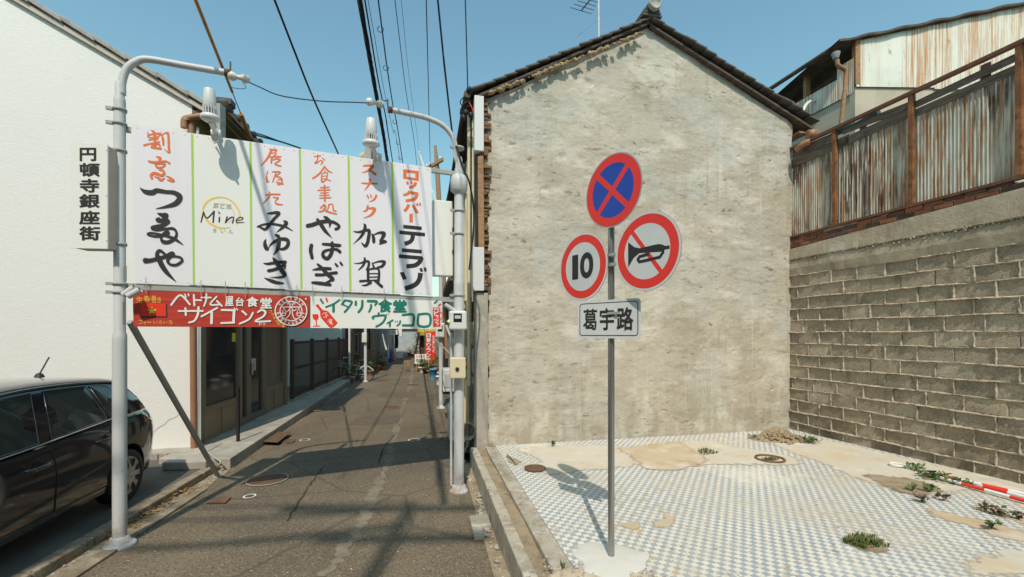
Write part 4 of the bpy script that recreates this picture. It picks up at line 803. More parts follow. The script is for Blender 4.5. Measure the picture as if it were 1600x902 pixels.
def d3(p):
    p.patch(390, 220, 7.219)
    for s in ([(730, 180, 14), (800, 172, 16)], [(770, 160, 16), (765, 220, 16), (740, 250, 20), (755, 255, 14), (800, 225, 14), (825, 240, 18), (805, 268, 14)], [(820, 195, 12), (850, 220, 14)], [(845, 290, 18), (790, 370, 22), (715, 425, 22)], [(845, 290, 18), (880, 335, 20), (930, 362, 12)], [(845, 330, 12), (850, 350, 12)], [(815, 375, 14), (815, 465, 20), (870, 435, 14)], [(820, 370, 12), (875, 362, 14), (870, 430, 14)], [(825, 400, 10), (870, 396, 10)], [(825, 430, 10), (870, 425, 10)], [(870, 435, 14), (910, 452, 14)], [(800, 530, 14), (895, 525, 16)], [(772, 560, 16), (905, 555, 16)], [(800, 590, 13), (890, 586, 13)], [(790, 618, 13), (895, 614, 13)], [(790, 648, 14), (915, 642, 16)], [(845, 505, 22), (850, 680, 22)], [(845, 715, 12), (800, 760, 18)], [(810, 745, 14), (860, 735, 16), (830, 790, 22), (780, 800, 16)], [(830, 770, 14), (880, 800, 22), (980, 828, 16)], [(900, 720, 14), (885, 760, 16), (870, 785, 10)], [(890, 720, 12), (935, 718, 14), (945, 780, 18), (975, 795, 14)]): p.stroke(s, O_)
    p.patch(465, 330, 6.94)
    for s in ([(110, 160, 46), (160, 150, 46), (230, 125, 46), (320, 110, 42), (400, 125, 34), (448, 160, 32), (440, 185, 32), (415, 195, 34)], [(215, 92, 32), (250, 140, 42), (300, 215, 38), (375, 294, 3)], [(290, 62, 20), (315, 78, 38), (350, 122, 38), (345, 180, 5)], [(150, 372, 42), (142, 430, 42), (158, 508, 36)], [(275, 358, 28), (340, 362, 34), (440, 372, 38), (462, 372, 28)], [(375, 342, 32), (378, 400, 38), (360, 470, 42), (320, 515, 42), (275, 485, 38), (285, 440, 34), (340, 420, 28), (420, 415, 32), (460, 443, 34)], [(160, 638, 8), (220, 628, 30), (300, 622, 34), (355, 625, 32)], [(200, 690, 34), (280, 690, 32), (360, 675, 32), (420, 668, 34)], [(215, 575, 20), (260, 615, 38), (330, 690, 42), (383, 738, 38), (350, 755, 26), (300, 785, 26)], [(160, 775, 26), (220, 780, 38), (300, 790, 38), (352, 798, 34)], [(410, 572, 22), (432, 597, 24)], [(464, 557, 22), (482, 582, 24)]): p.stroke(s, K_)
def d4(p):
    p.patch(545, 240, 7.215)
    for s in ([(168, 140, 20), (270, 140, 32), (215, 195, 24), (150, 217, 8)], [(225, 178, 20), (300, 235, 30)], [(145, 335, 14), (200, 338, 22), (318, 340, 20)], [(235, 290, 28), (235, 340, 26), (180, 415, 10)], [(206, 470, 16), (222, 500, 20)], [(245, 465, 16), (255, 495, 16)], [(310, 475, 26), (285, 520, 24), (225, 548, 6)], [(215, 592, 24), (200, 640, 26), (160, 655, 6)], [(215, 620, 18), (290, 625, 36), (255, 690, 28), (168, 730, 8)]): p.stroke(s, O_)
    p.patch(540, 340, 7.214)
    for s in ([(205, 72, 12), (220, 95, 34), (210, 150, 38), (170, 220, 30), (85, 302, 3)], [(90, 158, 10), (150, 165, 26), (230, 145, 34), (265, 150, 38), (260, 220, 40), (245, 290, 40), (220, 322, 36), (175, 280, 5)], [(300, 190, 22), (315, 230, 38), (318, 275, 36)], [(320, 195, 14), (380, 172, 28), (432, 182, 46), (415, 230, 38), (390, 260, 22)], [(390, 275, 22), (435, 270, 40), (452, 268, 20)], [(385, 300, 16), (455, 275, 26)], [(215, 458, 22), (215, 500, 30), (190, 550, 24), (145, 592, 10)], [(98, 518, 6), (160, 515, 16), (225, 495, 26), (262, 502, 28), (255, 560, 28), (235, 585, 18)], [(300, 510, 12), (318, 560, 26)], [(310, 515, 12), (380, 495, 22), (438, 502, 36), (410, 550, 32), (360, 560, 18)], [(252, 585, 30), (255, 720, 32)], [(250, 588, 20), (370, 582, 24), (370, 720, 32)], [(265, 632, 13), (360, 632, 13)], [(265, 672, 13), (360, 670, 13)], [(265, 710, 16), (360, 706, 18)], [(165, 718, 28), (240, 712, 24)], [(185, 765, 10), (230, 762, 22), (285, 735, 28)], [(330, 715, 22), (370, 745, 30), (408, 778, 34)]): p.stroke(s, K_)
def d5(p):
    p.patch(545, 240, 7.215)
    for q in ([(613, 177), (790, 198), (790, 232), (613, 212)], [(613, 212), (652, 217), (652, 290), (613, 285)], [(750, 228), (790, 232), (788, 312), (750, 307)], [(652, 262), (750, 276), (750, 307), (652, 291)], [(683, 678), (722, 678), (722, 778), (683, 778)], [(643, 318), (668, 314), (680, 348), (655, 354)], [(692, 314), (716, 312), (722, 340), (700, 344)], [(755, 566), (778, 558), (790, 588), (768, 595)], [(788, 558), (810, 556), (818, 588), (798, 592)]): p.poly(q, O_)
    for s in ([(757, 325, 36), (735, 365, 34), (680, 388, 32)], [(690, 425, 36), (665, 455, 34), (612, 472, 24)], [(690, 440, 34), (780, 455, 32)], [(770, 452, 40), (742, 512, 38), (642, 535, 34)], [(678, 575, 36), (655, 620, 36), (625, 652, 34)], [(722, 580, 32), (775, 675, 36)]): p.stroke(s, O_, cap=False)
    p.patch(540, 340, 7.214)
    for q in ([(650, 82), (858, 103), (858, 143), (650, 124)], [(605, 146), (895, 173), (895, 215), (605, 187)], [(635, 347), (858, 365), (858, 407), (635, 388)], [(600, 415), (860, 436), (880, 462), (868, 480), (600, 457)], [(610, 620), (655, 612), (690, 690), (648, 706)], [(830, 572), (860, 568), (875, 610), (845, 615)], [(878, 565), (905, 562), (917, 606), (890, 612)]): p.poly(q, K_)
    for s in ([(757, 200, 48), (752, 240, 48), (725, 275, 46), (665, 298, 50)], [(852, 460, 54), (830, 505, 52), (780, 540, 50), (685, 550, 48)], [(845, 625, 56), (830, 700, 54), (780, 760, 54), (668, 803, 54)]): p.stroke(s, K_, cap=False)
for i, (mt, d) in enumerate(((m_panel, d0), (m_panelw, d1), (m_panel, d2), (m_panel, d3), (m_panel, d4), (m_panel, d5))): sheet_panel(i, mt, d)
# ---- two flood lamps on their posts
def flood(px, py, y, label):
    c = P(px, py, y); g = thing('flood_lamp', label, 'lamp', c, 'flood lamps above the signboard')
    ax = V((.04, -.10, 1)).normalized(); s = y / 3.9 * .66
    b = MB(); b.lathe([(.068 * s, .01), (.076 * s, .02), (.076 * s, .07), (.064 * s, .18), (.056 * s, .19)], c, ax, 18); b.build('driver_housing', m_lightplastic, g)
    b = MB()
    for k in range(16):
        a = 2 * math.pi * k / 16; b.box(Fr(c, (math.cos(a), math.sin(a), 0), (-math.sin(a), math.cos(a), 0), ax), .02, .085 * s, -.004, .004, -.05, .03)
    b.build('cooling_fin', m_lightplastic, g)
    b = MB(); b.lathe([(.085 * s, -.04), (.112 * s, -.055), (.118 * s, -.08), (.10 * s, -.095), (.045, -.11), (.0, -.113)], c, ax, 24, caps=False); b.build('lamp_head', m_lightplastic, g)
    k_ = SP.hit(px + 14, py + 60, -.04); top = SP.hit(px + 10, py + 35, .0)
    b = MB(); b.bar(c - ax * .10, V((top.x, top.y, c.z - .12)), .03, .04); b.lathe([(.05, -.04), (.05, .04)], V((top.x, top.y, c.z - .12)), SP.d, 12); b.tube(spline([c - ax * .12 + V((.04, 0, 0)), c + V((.06, .05, -.24)), V((top.x, top.y - .03, c.z - .22))], 6), .008, 6, 0); b.build('bracket', m_lightplastic, g)
    return g
flood(328, 172, 4.12, 'off white flood lamp over the second sign sheet')
flood(580, 214, 4.78, 'off white flood lamp over the fifth sign sheet')
b = MB(); b.lathe([(.05, 0), (.05, .07)], spx(567, 246, -.10), SP.d * .6 + SP.n, 14); tag(b.build('junction_can', m_beige), 'small cream round junction can on the sign post top', 'junction can')
# ---- banners below
def banner_board(name, label, pts, mats, draw, off=.0):
    mb = MB(); q = [SP.hit(x, y, off) for x, y in pts]; mb.prism([p - SP.n * .006 for p in q], SP.n * .012); pt = Paint(mb, SP, off + .0068); draw(pt); return tag(mb.build(name, mats), label, 'banner')
def dred(p):
    KK, WW, GG, RR, YY = 1, 2, 3, 4, 5
    p.patch(195, 445, 10.667)
    p.poly([(258, 305), (680, 320), (692, 520), (265, 525)], RR); p.poly([(680, 320), (705, 325), (715, 550), (690, 548)], KK); p.poly([(265, 522), (690, 530), (690, 552), (268, 546)], KK)
    st = [(452 + 82 * (1 if k % 2 == 0 else .42) * math.sin(k * math.pi / 5), 432 - 68 * (1 if k % 2 == 0 else .42) * math.cos(k * math.pi / 5)) for k in range(10)]; p.poly(st, YY)
    for c, q in (('生', (190, 200, 300, 305)), ('春', (312, 180, 430, 280)), ('巻', (440, 178, 530, 300)), ('き', (540, 205, 605, 300)), ('フ', (225, 590, 300, 662)), ('ォ', (310, 610, 360, 660)), ('ー', (375, 618, 440, 634)), ('い', (475, 600, 550, 648)), ('ろ', (560, 598, 622, 652)), ('い', (640, 605, 710, 648)), ('ろ', (725, 592, 795, 660))): p.glyph(c, q, GG, .012)
    S1 = ([(775, 335, 36), (925, 175, 34), (1085, 330, 30)], [(1000, 160, 24), (1020, 210, 24)], [(1058, 155, 24), (1066, 185, 24)], [(1150, 170, 32), (1160, 346, 34)], [(1170, 255, 28), (1275, 262, 28)], [(1275, 215, 28), (1435, 215, 28)], [(1360, 155, 28), (1355, 260, 30), (1320, 355, 28)], [(1530, 200, 28), (1425, 330, 28), (1600, 330, 28)], [(895, 440, 28), (1300, 438, 30)], [(1010, 392, 34), (1018, 505, 36)], [(1230, 378, 38), (1215, 500, 40), (1160, 600, 34), (1070, 632, 30)], [(1540, 387, 32), (1280, 528, 32)], [(1450, 465, 44), (1445, 640, 44)])
    S2 = ([(40, 255, 30), (118, 335, 26)], [(115, 395, 32), (320, 400, 34)], [(308, 405, 42), (298, 585, 42)], [(105, 600, 28), (310, 592, 32)], [(310, 367, 18), (325, 400, 18)], [(345, 372, 18), (362, 398, 18)], [(435, 412, 28), (498, 468, 30)], [(600, 442, 32), (540, 540, 30), (395, 610, 28)], [(680, 430, 28), (740, 395, 30), (798, 430, 34), (760, 500, 30), (640, 572, 26), (875, 570, 28)])
    for S, T in ((S1, (195, 445, 10.667)), (S2, (335, 445, 10))):
        p.patch(*T)
        for s in S: p.stroke(s, KK, dx=9, dy=9)
        for s in S: p.stroke(s, WW)
    for c, q in (('屋', (165, 180, 300, 338)), ('台', (332, 197, 462, 338)), ('食', (497, 188, 688, 348)), ('堂', (716, 203, 900, 372))):
        p.glyph(c, tuple(v + 7 for v in q), KK, .035); p.glyph(c, q, WW, .03)
    for c, q in (('ド', (697, 588, 745, 640)), ('ゥ', (755, 595, 800, 640))): p.glyph(c, q, WW, .02)
    for c, x, y in (('フ', 850, 398), ('ラ', 885, 445), ('チ', 915, 500), ('ャ', 950, 555), ('料', 985, 590), ('理', 1050, 622)): p.glyph(c, (x, y, x + 52, y + 46), GG, .02)
    cx, cy = 1197, 412
    ring = lambda rx, ry, w, m, dx=0, dy=0: p.stroke([(cx + dx + rx * math.cos(a * math.pi / 18), cy + dy + ry * math.sin(a * math.pi / 18), w) for a in range(37)], m, n=2)
    p.stroke([(cx + 12 + 250 * math.cos(a * math.pi / 18), cy + 10 + 226 * math.sin(a * math.pi / 18), 20) for a in range(-3, 15)], KK, n=2)
    ring(248, 224, 18, WW); ring(172, 152, 14, WW)
    def arc(txt, a0, a1, r, up):
        for i, c in enumerate(txt):
            a = R(a0 + (a1 - a0) * i / (len(txt) - 1)); x, y = cx + r * 1.08 * math.sin(a), cy - r * .98 * math.cos(a)
            ux, uy = (math.cos(a), math.sin(a)); vx, vy = (-math.sin(a), math.cos(a))
            if not up: ux, uy, vx, vy = -ux, -uy, -vx, -vy
            w, h = (16 if c != 'I' else 7), 26
            p.glyph(c, [(x - ux * w - vx * h, y - uy * w - vy * h), (x + ux * w - vx * h, y + uy * w - vy * h), (x + ux * w + vx * h, y + uy * w + vy * h), (x - ux * w + vx * h, y - uy * w + vy * h)], WW, .03)
    arc('VIETNAM', -57, 57, 195, True); arc('RESTAURANT', 258, 102, 195, False)
    for s in ([(1140, 300, 10), (1200, 262, 12), (1262, 300, 10)], [(1140, 302, 8), (1262, 302, 8)], [(1180, 310, 10), (1180, 335, 10), (1200, 345, 10), (1222, 335, 10), (1222, 310, 10)], [(1060, 350, 14), (1340, 350, 14)], [(1195, 352, 12), (1150, 410, 12), (1110, 430, 10)], [(1205, 360, 12), (1240, 410, 12), (1280, 380, 10)], [(1180, 400, 14), (1175, 470, 14), (1110, 540, 12), (1160, 548, 10)], [(1215, 400, 14), (1220, 460, 14), (1250, 530, 12), (1290, 530, 10)], [(1090, 355, 8), (1060, 440, 8)], [(1090, 355, 8), (1112, 440, 8)], [(1050, 445, 12), (1065, 480, 12), (1100, 480, 12), (1116, 445, 12), (1050, 445, 10)], [(1318, 355, 8), (1290, 440, 8)], [(1318, 355, 8), (1345, 440, 8)], [(1285, 445, 12), (1300, 485, 12), (1335, 485, 12), (1350, 445, 12), (1285, 445, 10)]): p.stroke(s, WW, n=3)
    p.disc(1428, 220, 14, WW)
banner_board('red_banner', 'hand painted red restaurant board with white katakana and a yellow star flag', [(207.5, 453.5), (484, 462.5), (484, 511.5), (209, 510.5)], [m_red, m_black, m_white, m_gold, m_redb, m_starY], dred)
def dwht(p):
    GN, RD, WH = 1, 2, 3
    p.patch(475, 455, 12.88)
    p.poly([(168, 466), (286, 464), (296, 520), (288, 560), (258, 592), (262, 690), (325, 697), (325, 715), (185, 718), (182, 702), (242, 690), (232, 592), (200, 575), (178, 545)], RD)
    p.poly([(230, 288), (285, 258), (330, 330), (385, 385), (450, 392), (490, 415), (680, 640), (650, 680), (600, 725), (545, 748), (500, 720), (345, 545), (325, 480), (325, 410), (290, 360)], RD)
    for c, q in (('パ', [(390, 410), (470, 430), (440, 480), (360, 470)]), ('ス', [(430, 470), (500, 480), (450, 545), (380, 530)]), ('タ', [(500, 550), (580, 560), (540, 640), (455, 620)]), ('A', [(520, 605), (585, 600), (580, 690), (505, 660)])): p.glyph(c, q, WH, .02)
    for s in ([(335, 168, 40), (385, 245, 40)], [(715, 180, 42), (600, 260, 42), (445, 322, 42)], [(595, 275, 54), (595, 412, 56)], [(828, 185, 46), (762, 270, 42)], [(825, 188, 42), (935, 205, 46), (960, 240, 46), (890, 345, 46), (820, 422, 46)], [(795, 275, 32), (880, 318, 32)], [(1045, 215, 50), (1042, 280, 50)], [(1175, 200, 52), (1165, 330, 54), (1098, 425, 48)], [(1285, 205, 50), (1425, 208, 54)]): p.stroke(s, GN)
    p.stroke([(448, 148, 36), (470, 212, 36)], RD)
    p.patch(575, 455, 12.31)
    for s in ([(0, 192, 46), (165, 198, 46), (140, 270, 40)], [(60, 265, 44), (55, 330, 44), (20, 398, 40)], [(205, 425, 42), (205, 465, 36)], [(102, 530, 42), (106, 490, 42), (325, 470, 44), (315, 560, 42), (250, 635, 42), (160, 682, 42)], [(350, 435, 14), (365, 462, 14)], [(385, 432, 12), (398, 460, 12)], [(475, 562, 34), (370, 622, 30)], [(425, 605, 38), (420, 680, 38)], [(522, 578, 16), (534, 602, 16)], [(560, 573, 16), (570, 597, 16)], [(620, 575, 34), (608, 630, 34), (560, 668, 32)], [(670, 460, 46), (872, 460, 46), (868, 658, 46)], [(672, 660, 46), (870, 660, 46)], [(972, 450, 44), (1178, 450, 44), (1180, 660, 46), (972, 660, 46), (972, 450, 44)], [(1325, 190, 34), (1282, 230, 34)]): p.stroke(s, GN)
    for c, q in (('食', (195, 150, 465, 415)), ('堂', (480, 165, 745, 415))): p.glyph(c, q, GN, .045)
    p.poly([(1248, 355), (1385, 355), (1390, 685), (1255, 685)], RD)
    for s in ([(1395, 250, 28), (1358, 282, 28)], [(1258, 350, 16), (1258, 325, 16), (1290, 318, 14), (1320, 328, 12), (1345, 318, 14), (1378, 325, 16), (1380, 350, 16)], [(1390, 400, 14), (1435, 450, 16), (1430, 510, 16), (1395, 540, 14)]): p.stroke(s, RD)
    for c, q in (('ピ', (1270, 370, 1370, 480)), ('ッ', (1312, 482, 1365, 530)), ('ツ', (1268, 535, 1365, 615)), ('ァ', (1312, 615, 1368, 665))): p.glyph(c, q, WH, .03)
banner_board('white_banner', 'white restaurant board lettered in green with red bottle glass and mug', [(485, 462.8), (690, 470.5), (690, 514.5), (485, 512.5)], [m_bwhite, m_dgreen, m_redb, m_white], dwht)
# ties, tube stubs at the ends, brace
for k, x in enumerate((228, 314, 352, 383, 464, 488, 534, 600)):
    b = MB(); b.tube([spx(x, by(x) - 8, .035), spx(x + .4, by(x) + 17, .035)], .0035, 5); tag(b.build('wire_tie', m_frame), 'thin grey wire tie holding a banner to the signboard beam', 'tie', 'wire ties along the lower signboard beam')
for (x0, y0, x1, y1, o_, l) in ((193, 461, 210, 449, .10, 'upper grey tube stub angled off the left gateway pole'), (200, 463, 219, 453, .13, 'lower grey tube stub angled off the left gateway pole'), (695, 476, 716, 490, .12, 'grey tube stub angled off the right gateway pole'), (716, 491, 700, 505, .12, 'beige tube stub below the white banner at the meter pole')):
    b = MB(); a, c = spx(x0, y0, o_), spx(x1, y1, o_ + .02); b.tube([a, c], .028, 12, caps=False); b.tube([c, a], .022, 12, caps=False); tag(b.build('tube_stub', m_galv if 'beige' not in l else m_beige), l, 'tube')
for (x, y0, y1, l) in ((195, 415, 440, 'upper embossed plate'), (194, 472, 508, 'lower embossed plate')):
    b = MB(); q = [SP.hit(x - 2.5, y0, .09), SP.hit(x + 2.8, y0, .06), SP.hit(x + 2.8, y1, .06), SP.hit(x - 2.5, y1, .09)]; b.prism(q, -SP.n * .008); tag(b.build('number_plate', m_greyplastic, bevel=.003), l + ' strapped round the left gateway pole', 'plate')
b = MB(); top = P(203, 503, 4.28); bot = G(341, 745, ALLEY); b.tube([top, bot], .03, 14); b.lathe([(.06, 0), (.06, .012), (.035, .02)], bot, (0, 0, 1), 16); tag(b.build('brace_pole', m_frame), 'dark grey slanting brace pole propping the left gateway pole', 'brace')
# ---- vertical light box at the left, blank one at the right
lb = thing('light_box_sign', 'white vertical light box with six black kanji left of the gateway pole', 'sign', LB)
FP = Plane(*tuple(P(178, 300, 3.90))[:2], 1, .10)
b = MB(); cs = [FP.hit(x, y) for x, y in ((110, 224), (168, 226), (170, 388), (112, 386))]; zt_, zb_ = cs[0].z, cs[3].z - .01
t0, t1 = FP.t(110.5), FP.t(168); ffr = FP.frame()
b.box(ffr, t0, t1, -.012, 0, zb_, zt_, 0)
pt = Paint(b, FP, .003).patch(105, 215, 5.01)
for c, q in (('円', (97, 80, 226, 184)), ('頓', (95, 199, 255, 306)), ('寺', (97, 322, 250, 430)), ('銀', (92, 442, 254, 551)), ('座', (92, 572, 254, 680)), ('街', (92, 695, 258, 805))): pt.glyph(c, q, 1, .028)
for y in (100, 455, 808): pt.disc(308, y, 4, 2, 8)
b.build('front_panel', [m_acryl, m_black, m_rust], lb)
b = MB(); b.box(ffr, t0 + .004, t1 - .004, -.17, -.013, zb_ + .004, zt_ - .004); b.build('case', m_sidebox, lb, bevel=.006)
b = MB()
for y in (236, 382): p_ = FP.hit(170, y, -.08); b = MB(); b.bar(p_, V((LB.x, LB.y, p_.z)), .03, .03); b.build('bracket', m_rustbrown, lb)
rb_ = thing('blank_light_box', 'blank cream light box sign on the meter pole right of the signboard', 'sign', RB)
b = MB(); QP = Plane(RB.x - .1, RB.y + .12, 1, .30); qf = QP.frame(); b.box(qf, QP.t(676), QP.t(708), -.14, 0, QP.hit(690, 431).z, QP.hit(690, 313).z); b.build('case', m_acryl, rb_, bevel=.012)
b = MB(); b.box(qf, QP.t(707.5), QP.t(709.5), -.15, .012, QP.hit(690, 432).z, QP.hit(690, 312).z); b.build('edge_trim', m_rustlid, rb_)
# ---- boxes on the right pole
mx = thing('electric_meter', 'grey electric meter box with dark display on the right gateway pole', 'meter', RB)
pf = frame((RB.x - .01, RB.y - .075, 0), .12); zz = lambda y: ztop(RB, y)
b = MB(); b.box(pf, -.10, .115, -.13, .0, zz(516), zz(487)); b.build('case', m_lightplastic, mx, bevel=.025, seg=3)
b = MB(); b.box(pf, -.045, .055, -.136, -.128, zz(504), zz(491)); b.build('display_window', m_darkglass, mx, bevel=.004)
b = MB(); b.box(pf, -.03, .04, -.139, -.1355, zz(499), zz(494)); b.build('dial_plate', m_greyplastic, mx)
sx = thing('switch_box', 'cream breaker box with one dark round knob low on the right gateway pole', 'switch box', RB)
b = MB(); b.box(pf, -.09, .10, -.12, .0, zz(589), zz(558)); b.build('case', m_beige, sx, bevel=.01)
b = MB(); kc = pf.p(.0, -.12, zz(575)); b.lathe([(.024, 0), (.024, .012), (.02, .016)], kc, -pf.y, 16); b.build('knob', m_dark, sx)
for (dx, y0, y1) in ((-.10, 520, 760), (.085, 302, 470)):
    b = MB(); b.tube([(RB.x + dx, RB.y + .03, zz(y1)), (RB.x + dx, RB.y + .03, zz(y0))], .016, 8); tag(b.build('pole_conduit', m_beige if dx > 0 else m_galv), ('cream' if dx > 0 else 'grey') + ' conduit running up beside the right gateway pole ' + ('above' if dx > 0 else 'below') + ' the meter', 'conduit')
cable('pole_cable', [(RB.x - .02, RB.y - .07, zz(232)), (RB.x + .05, RB.y - .05, zz(262)), (RB.x + .14, RB.y, zz(290)), (RB.x + .18, RB.y + .1, zz(340)), (RB.x + .12, RB.y + .1, zz(420))], .012, 'black cable looping down the top of the right gateway pole')
# ------------------------------------------------------------ the traffic sign post on the lot
TB = G(955, 872, 0)
tsg = thing('traffic_sign', 'traffic sign post with three round plates and one street name plate on the tiled lot', 'traffic sign', TB)
b = MB(); b.tube([(TB.x, TB.y, .0), (TB.x, TB.y, P(955, 300, TB.y).z)], .0245, 20); b.build('pole', m_steel, tsg)
def ang_plane(px, y, deg, off=.045):
    a = R(deg); c = P(px, HZ, y); return Plane(c.x, c.y, math.cos(a), -math.sin(a))
TH = 55
TP = Plane(TB.x, TB.y, math.cos(R(TH)), -math.sin(R(TH)))
def plate_disc(name, cx, cy, rad, off, layers, label):
    c = TP.hit(cx, cy, off); mb = MB(); fr = Fr(c, TP.d, TP.n, (0, 0, 1))
    mb.lathe([(rad, -.0015), (rad, .0015)], c, TP.n, 48)
    return c, fr, mb
def ring_pts(r, n=48): return [(r * math.cos(2 * math.pi * k / n), r * math.sin(2 * math.pi * k / n)) for k in range(n)]
class Loc:       # painting in a plate's own metres
    def __init__(s, mb, fr, off=.0025): s.mb, s.fr, s.off, s.k = mb, fr, off, 0
    def poly(s, pts, m): s.k += 1; s.mb.face([s.fr.p(x, s.off + s.k * .00015, z) for x, z in pts], m)
    def ringf(s, r0, r1, m, n=64):
        s.k += 1; o = s.off + s.k * .00015
        s.mb.grid([[s.fr.p(r * math.cos(2 * math.pi * k / n), o, r * math.sin(2 * math.pi * k / n)) for k in range(n)] for r in (r0, r1)], m, False, True)
    def glyph(s, ch, x0, z0, x1, z1, m, bold):
        vs0, fs = glyph_mesh(ch, 0)
        for vs in fat(vs0, bold):
          s.k += 1; o = s.off + s.k * .00015; b0 = len(s.mb.v)
          for u, w in vs: s.mb.v.append(tuple(s.fr.p(x0 + (x1 - x0) * u, o, z1 + (z0 - z1) * w)))
          for f in fs: s.mb.f.append(tuple(b0 + i for i in f)); s.mb.m.append(m); s.mb.s.append(False)
def band(a, w, r):      # bar through the centre at angle a
    ca, sa = math.cos(a), math.sin(a); return [(ca * r - sa * w, sa * r + ca * w), (-ca * r - sa * w, -sa * r + ca * w), (-ca * r + sa * w, -sa * r - ca * w), (ca * r + sa * w, sa * r - ca * w)]
def clampf(fr, mb_): pass
RAD = .272
c, fr, mb = plate_disc('', 957, 298, RAD, .05, None, None); L = Loc(mb, fr)
L.poly(ring_pts(.262), 1); L.poly(ring_pts(.262 * .985, 64), 2); L.ringf(.200, .2625, 1)
L.poly(band(R(45), .021, .215), 1); L.poly(band(R(-45), .021, .215), 1)
o = mb.build('round_plate', [m_signback, m_signred, m_signblue], tsg); o['label'] = 'blue no stopping plate with red cross and red rim'
# make the blue disc smaller than the red one by geometry above (the rim ring covers its edge)
c, fr, mb = plate_disc('', 910, 417, RAD, .055, None, None); L = Loc(mb, fr)
L.poly(ring_pts(.27), 1); L.ringf(.193, .254, 2)
L.glyph('1', -.115, -.095, -.045, .105, 3, .045); L.glyph('0', -.022, -.097, .125, .108, 3, .05)
o = mb.build('round_plate', [m_signback, m_signgrey, m_signred, m_black], tsg); o['label'] = 'grey speed limit plate reading 10 inside a red rim'
c, fr, mb = plate_disc('', 1010, 393, RAD, .05, None, None); L = Loc(mb, fr)
L.poly(ring_pts(.27), 1); L.ringf(.19, .254, 2); L.poly(band(R(-52), .0155, .20), 2)
def arcp(cx, cz, r, a0, a1, n=10): return [(cx + r * math.cos(R(a0 + (a1 - a0) * k / n)), cz + r * math.sin(R(a0 + (a1 - a0) * k / n))) for k in range(n + 1)]
L.poly([(-.155, .098), (-.150, .085), (-.10, .045), (-.055, .030), (.095, .034), (.13, .025), (.15, .012), (.185, .010), (.185, -.012), (.15, -.012), (.125, -.022), (-.055, -.004), (-.105, -.03), (-.150, -.085), (-.155, -.098)][::1], 3)
def tubeflat(pts, w):
    for a, b2 in zip(pts, pts[1:]):
        d = V((b2[0] - a[0], b2[1] - a[1])).normalized(); n_ = V((-d.y, d.x)) * w; e = d * w * .5
        L.poly([(a[0] - e.x + n_.x, a[1] - e.y + n_.y), (b2[0] + e.x + n_.x, b2[1] + e.y + n_.y), (b2[0] + e.x - n_.x, b2[1] + e.y - n_.y), (a[0] - e.x - n_.x, a[1] - e.y - n_.y)], 3)
tubeflat([(.105, .022), (.135, .0), (.135, -.028), (.11, -.055), (.0, -.062), (-.055, -.064), (-.07, -.045), (-.055, -.028), (.02, -.022)], .0105)
o = mb.build('round_plate', [m_signback, m_signgrey, m_signred, m_black], tsg); o['label'] = 'grey no horn plate with a black horn struck through in red'
NP = Plane(TB.x, TB.y, math.cos(R(44)), -math.sin(R(44)))
q = [NP.hit(x, y, .04) for x, y in ((907, 473.5), (1005.5, 462), (1005, 527), (908.5, 529.5))]
cc = (q[0] + q[2]) / 2; wl = (NP.t(1005.3) - NP.t(907.5)); zc = cc.z
hgt = ((q[0].z - q[3].z) + (q[1].z - q[2].z)) / 2
nf = Fr(NP.at((NP.t(1005.3) + NP.t(907.5)) / 2, zc, .04), NP.d, NP.n, (0, 0, 1)); mb = MB()
def rrect(w, h, r, n=6): return [(sx * (w / 2 - r) + r * math.cos(R(a0 + 90 * k / n)), sz * (h / 2 - r) + r * math.sin(R(a0 + 90 * k / n))) for sx, sz, a0 in ((1, 1, 0), (-1, 1, 90), (-1, -1, 180), (1, -1, 270)) for k in range(n + 1)]
mb.prism([nf.p(x, -.0015, z) for x, z in rrect(wl, hgt, .03)], NP.n * .003, 0)
L = Loc(mb, nf, .002); L.poly(rrect(wl - .035, hgt - .035, .026), 1); L.poly(rrect(wl - .049, hgt - .049, .02), 0)
for ch, x0, x1 in (('葛', -.405, -.165), ('宇', -.12, .11), ('路', .15, .40)): L.glyph(ch, x0 * wl, -.29 * hgt, x1 * wl, .29 * hgt, 1, .022)
o = mb.build('street_name_plate', [m_signgrey, m_black], tsg); o['label'] = 'grey street name plate with three black characters'
b = MB()
for y in (298, 330, 400, 415, 490): z = P(955, y, TB.y).z; b.lathe([(.027, -.012), (.031, -.012), (.031, .012), (.027, .012)], (TB.x, TB.y, z), n=16); b.box(Fr((TB.x, TB.y, z), TP.d, TP.n, (0, 0, 1)), -.10, .10, .02, .045, -.01, .01)
b.build('clamp', m_signback, tsg)
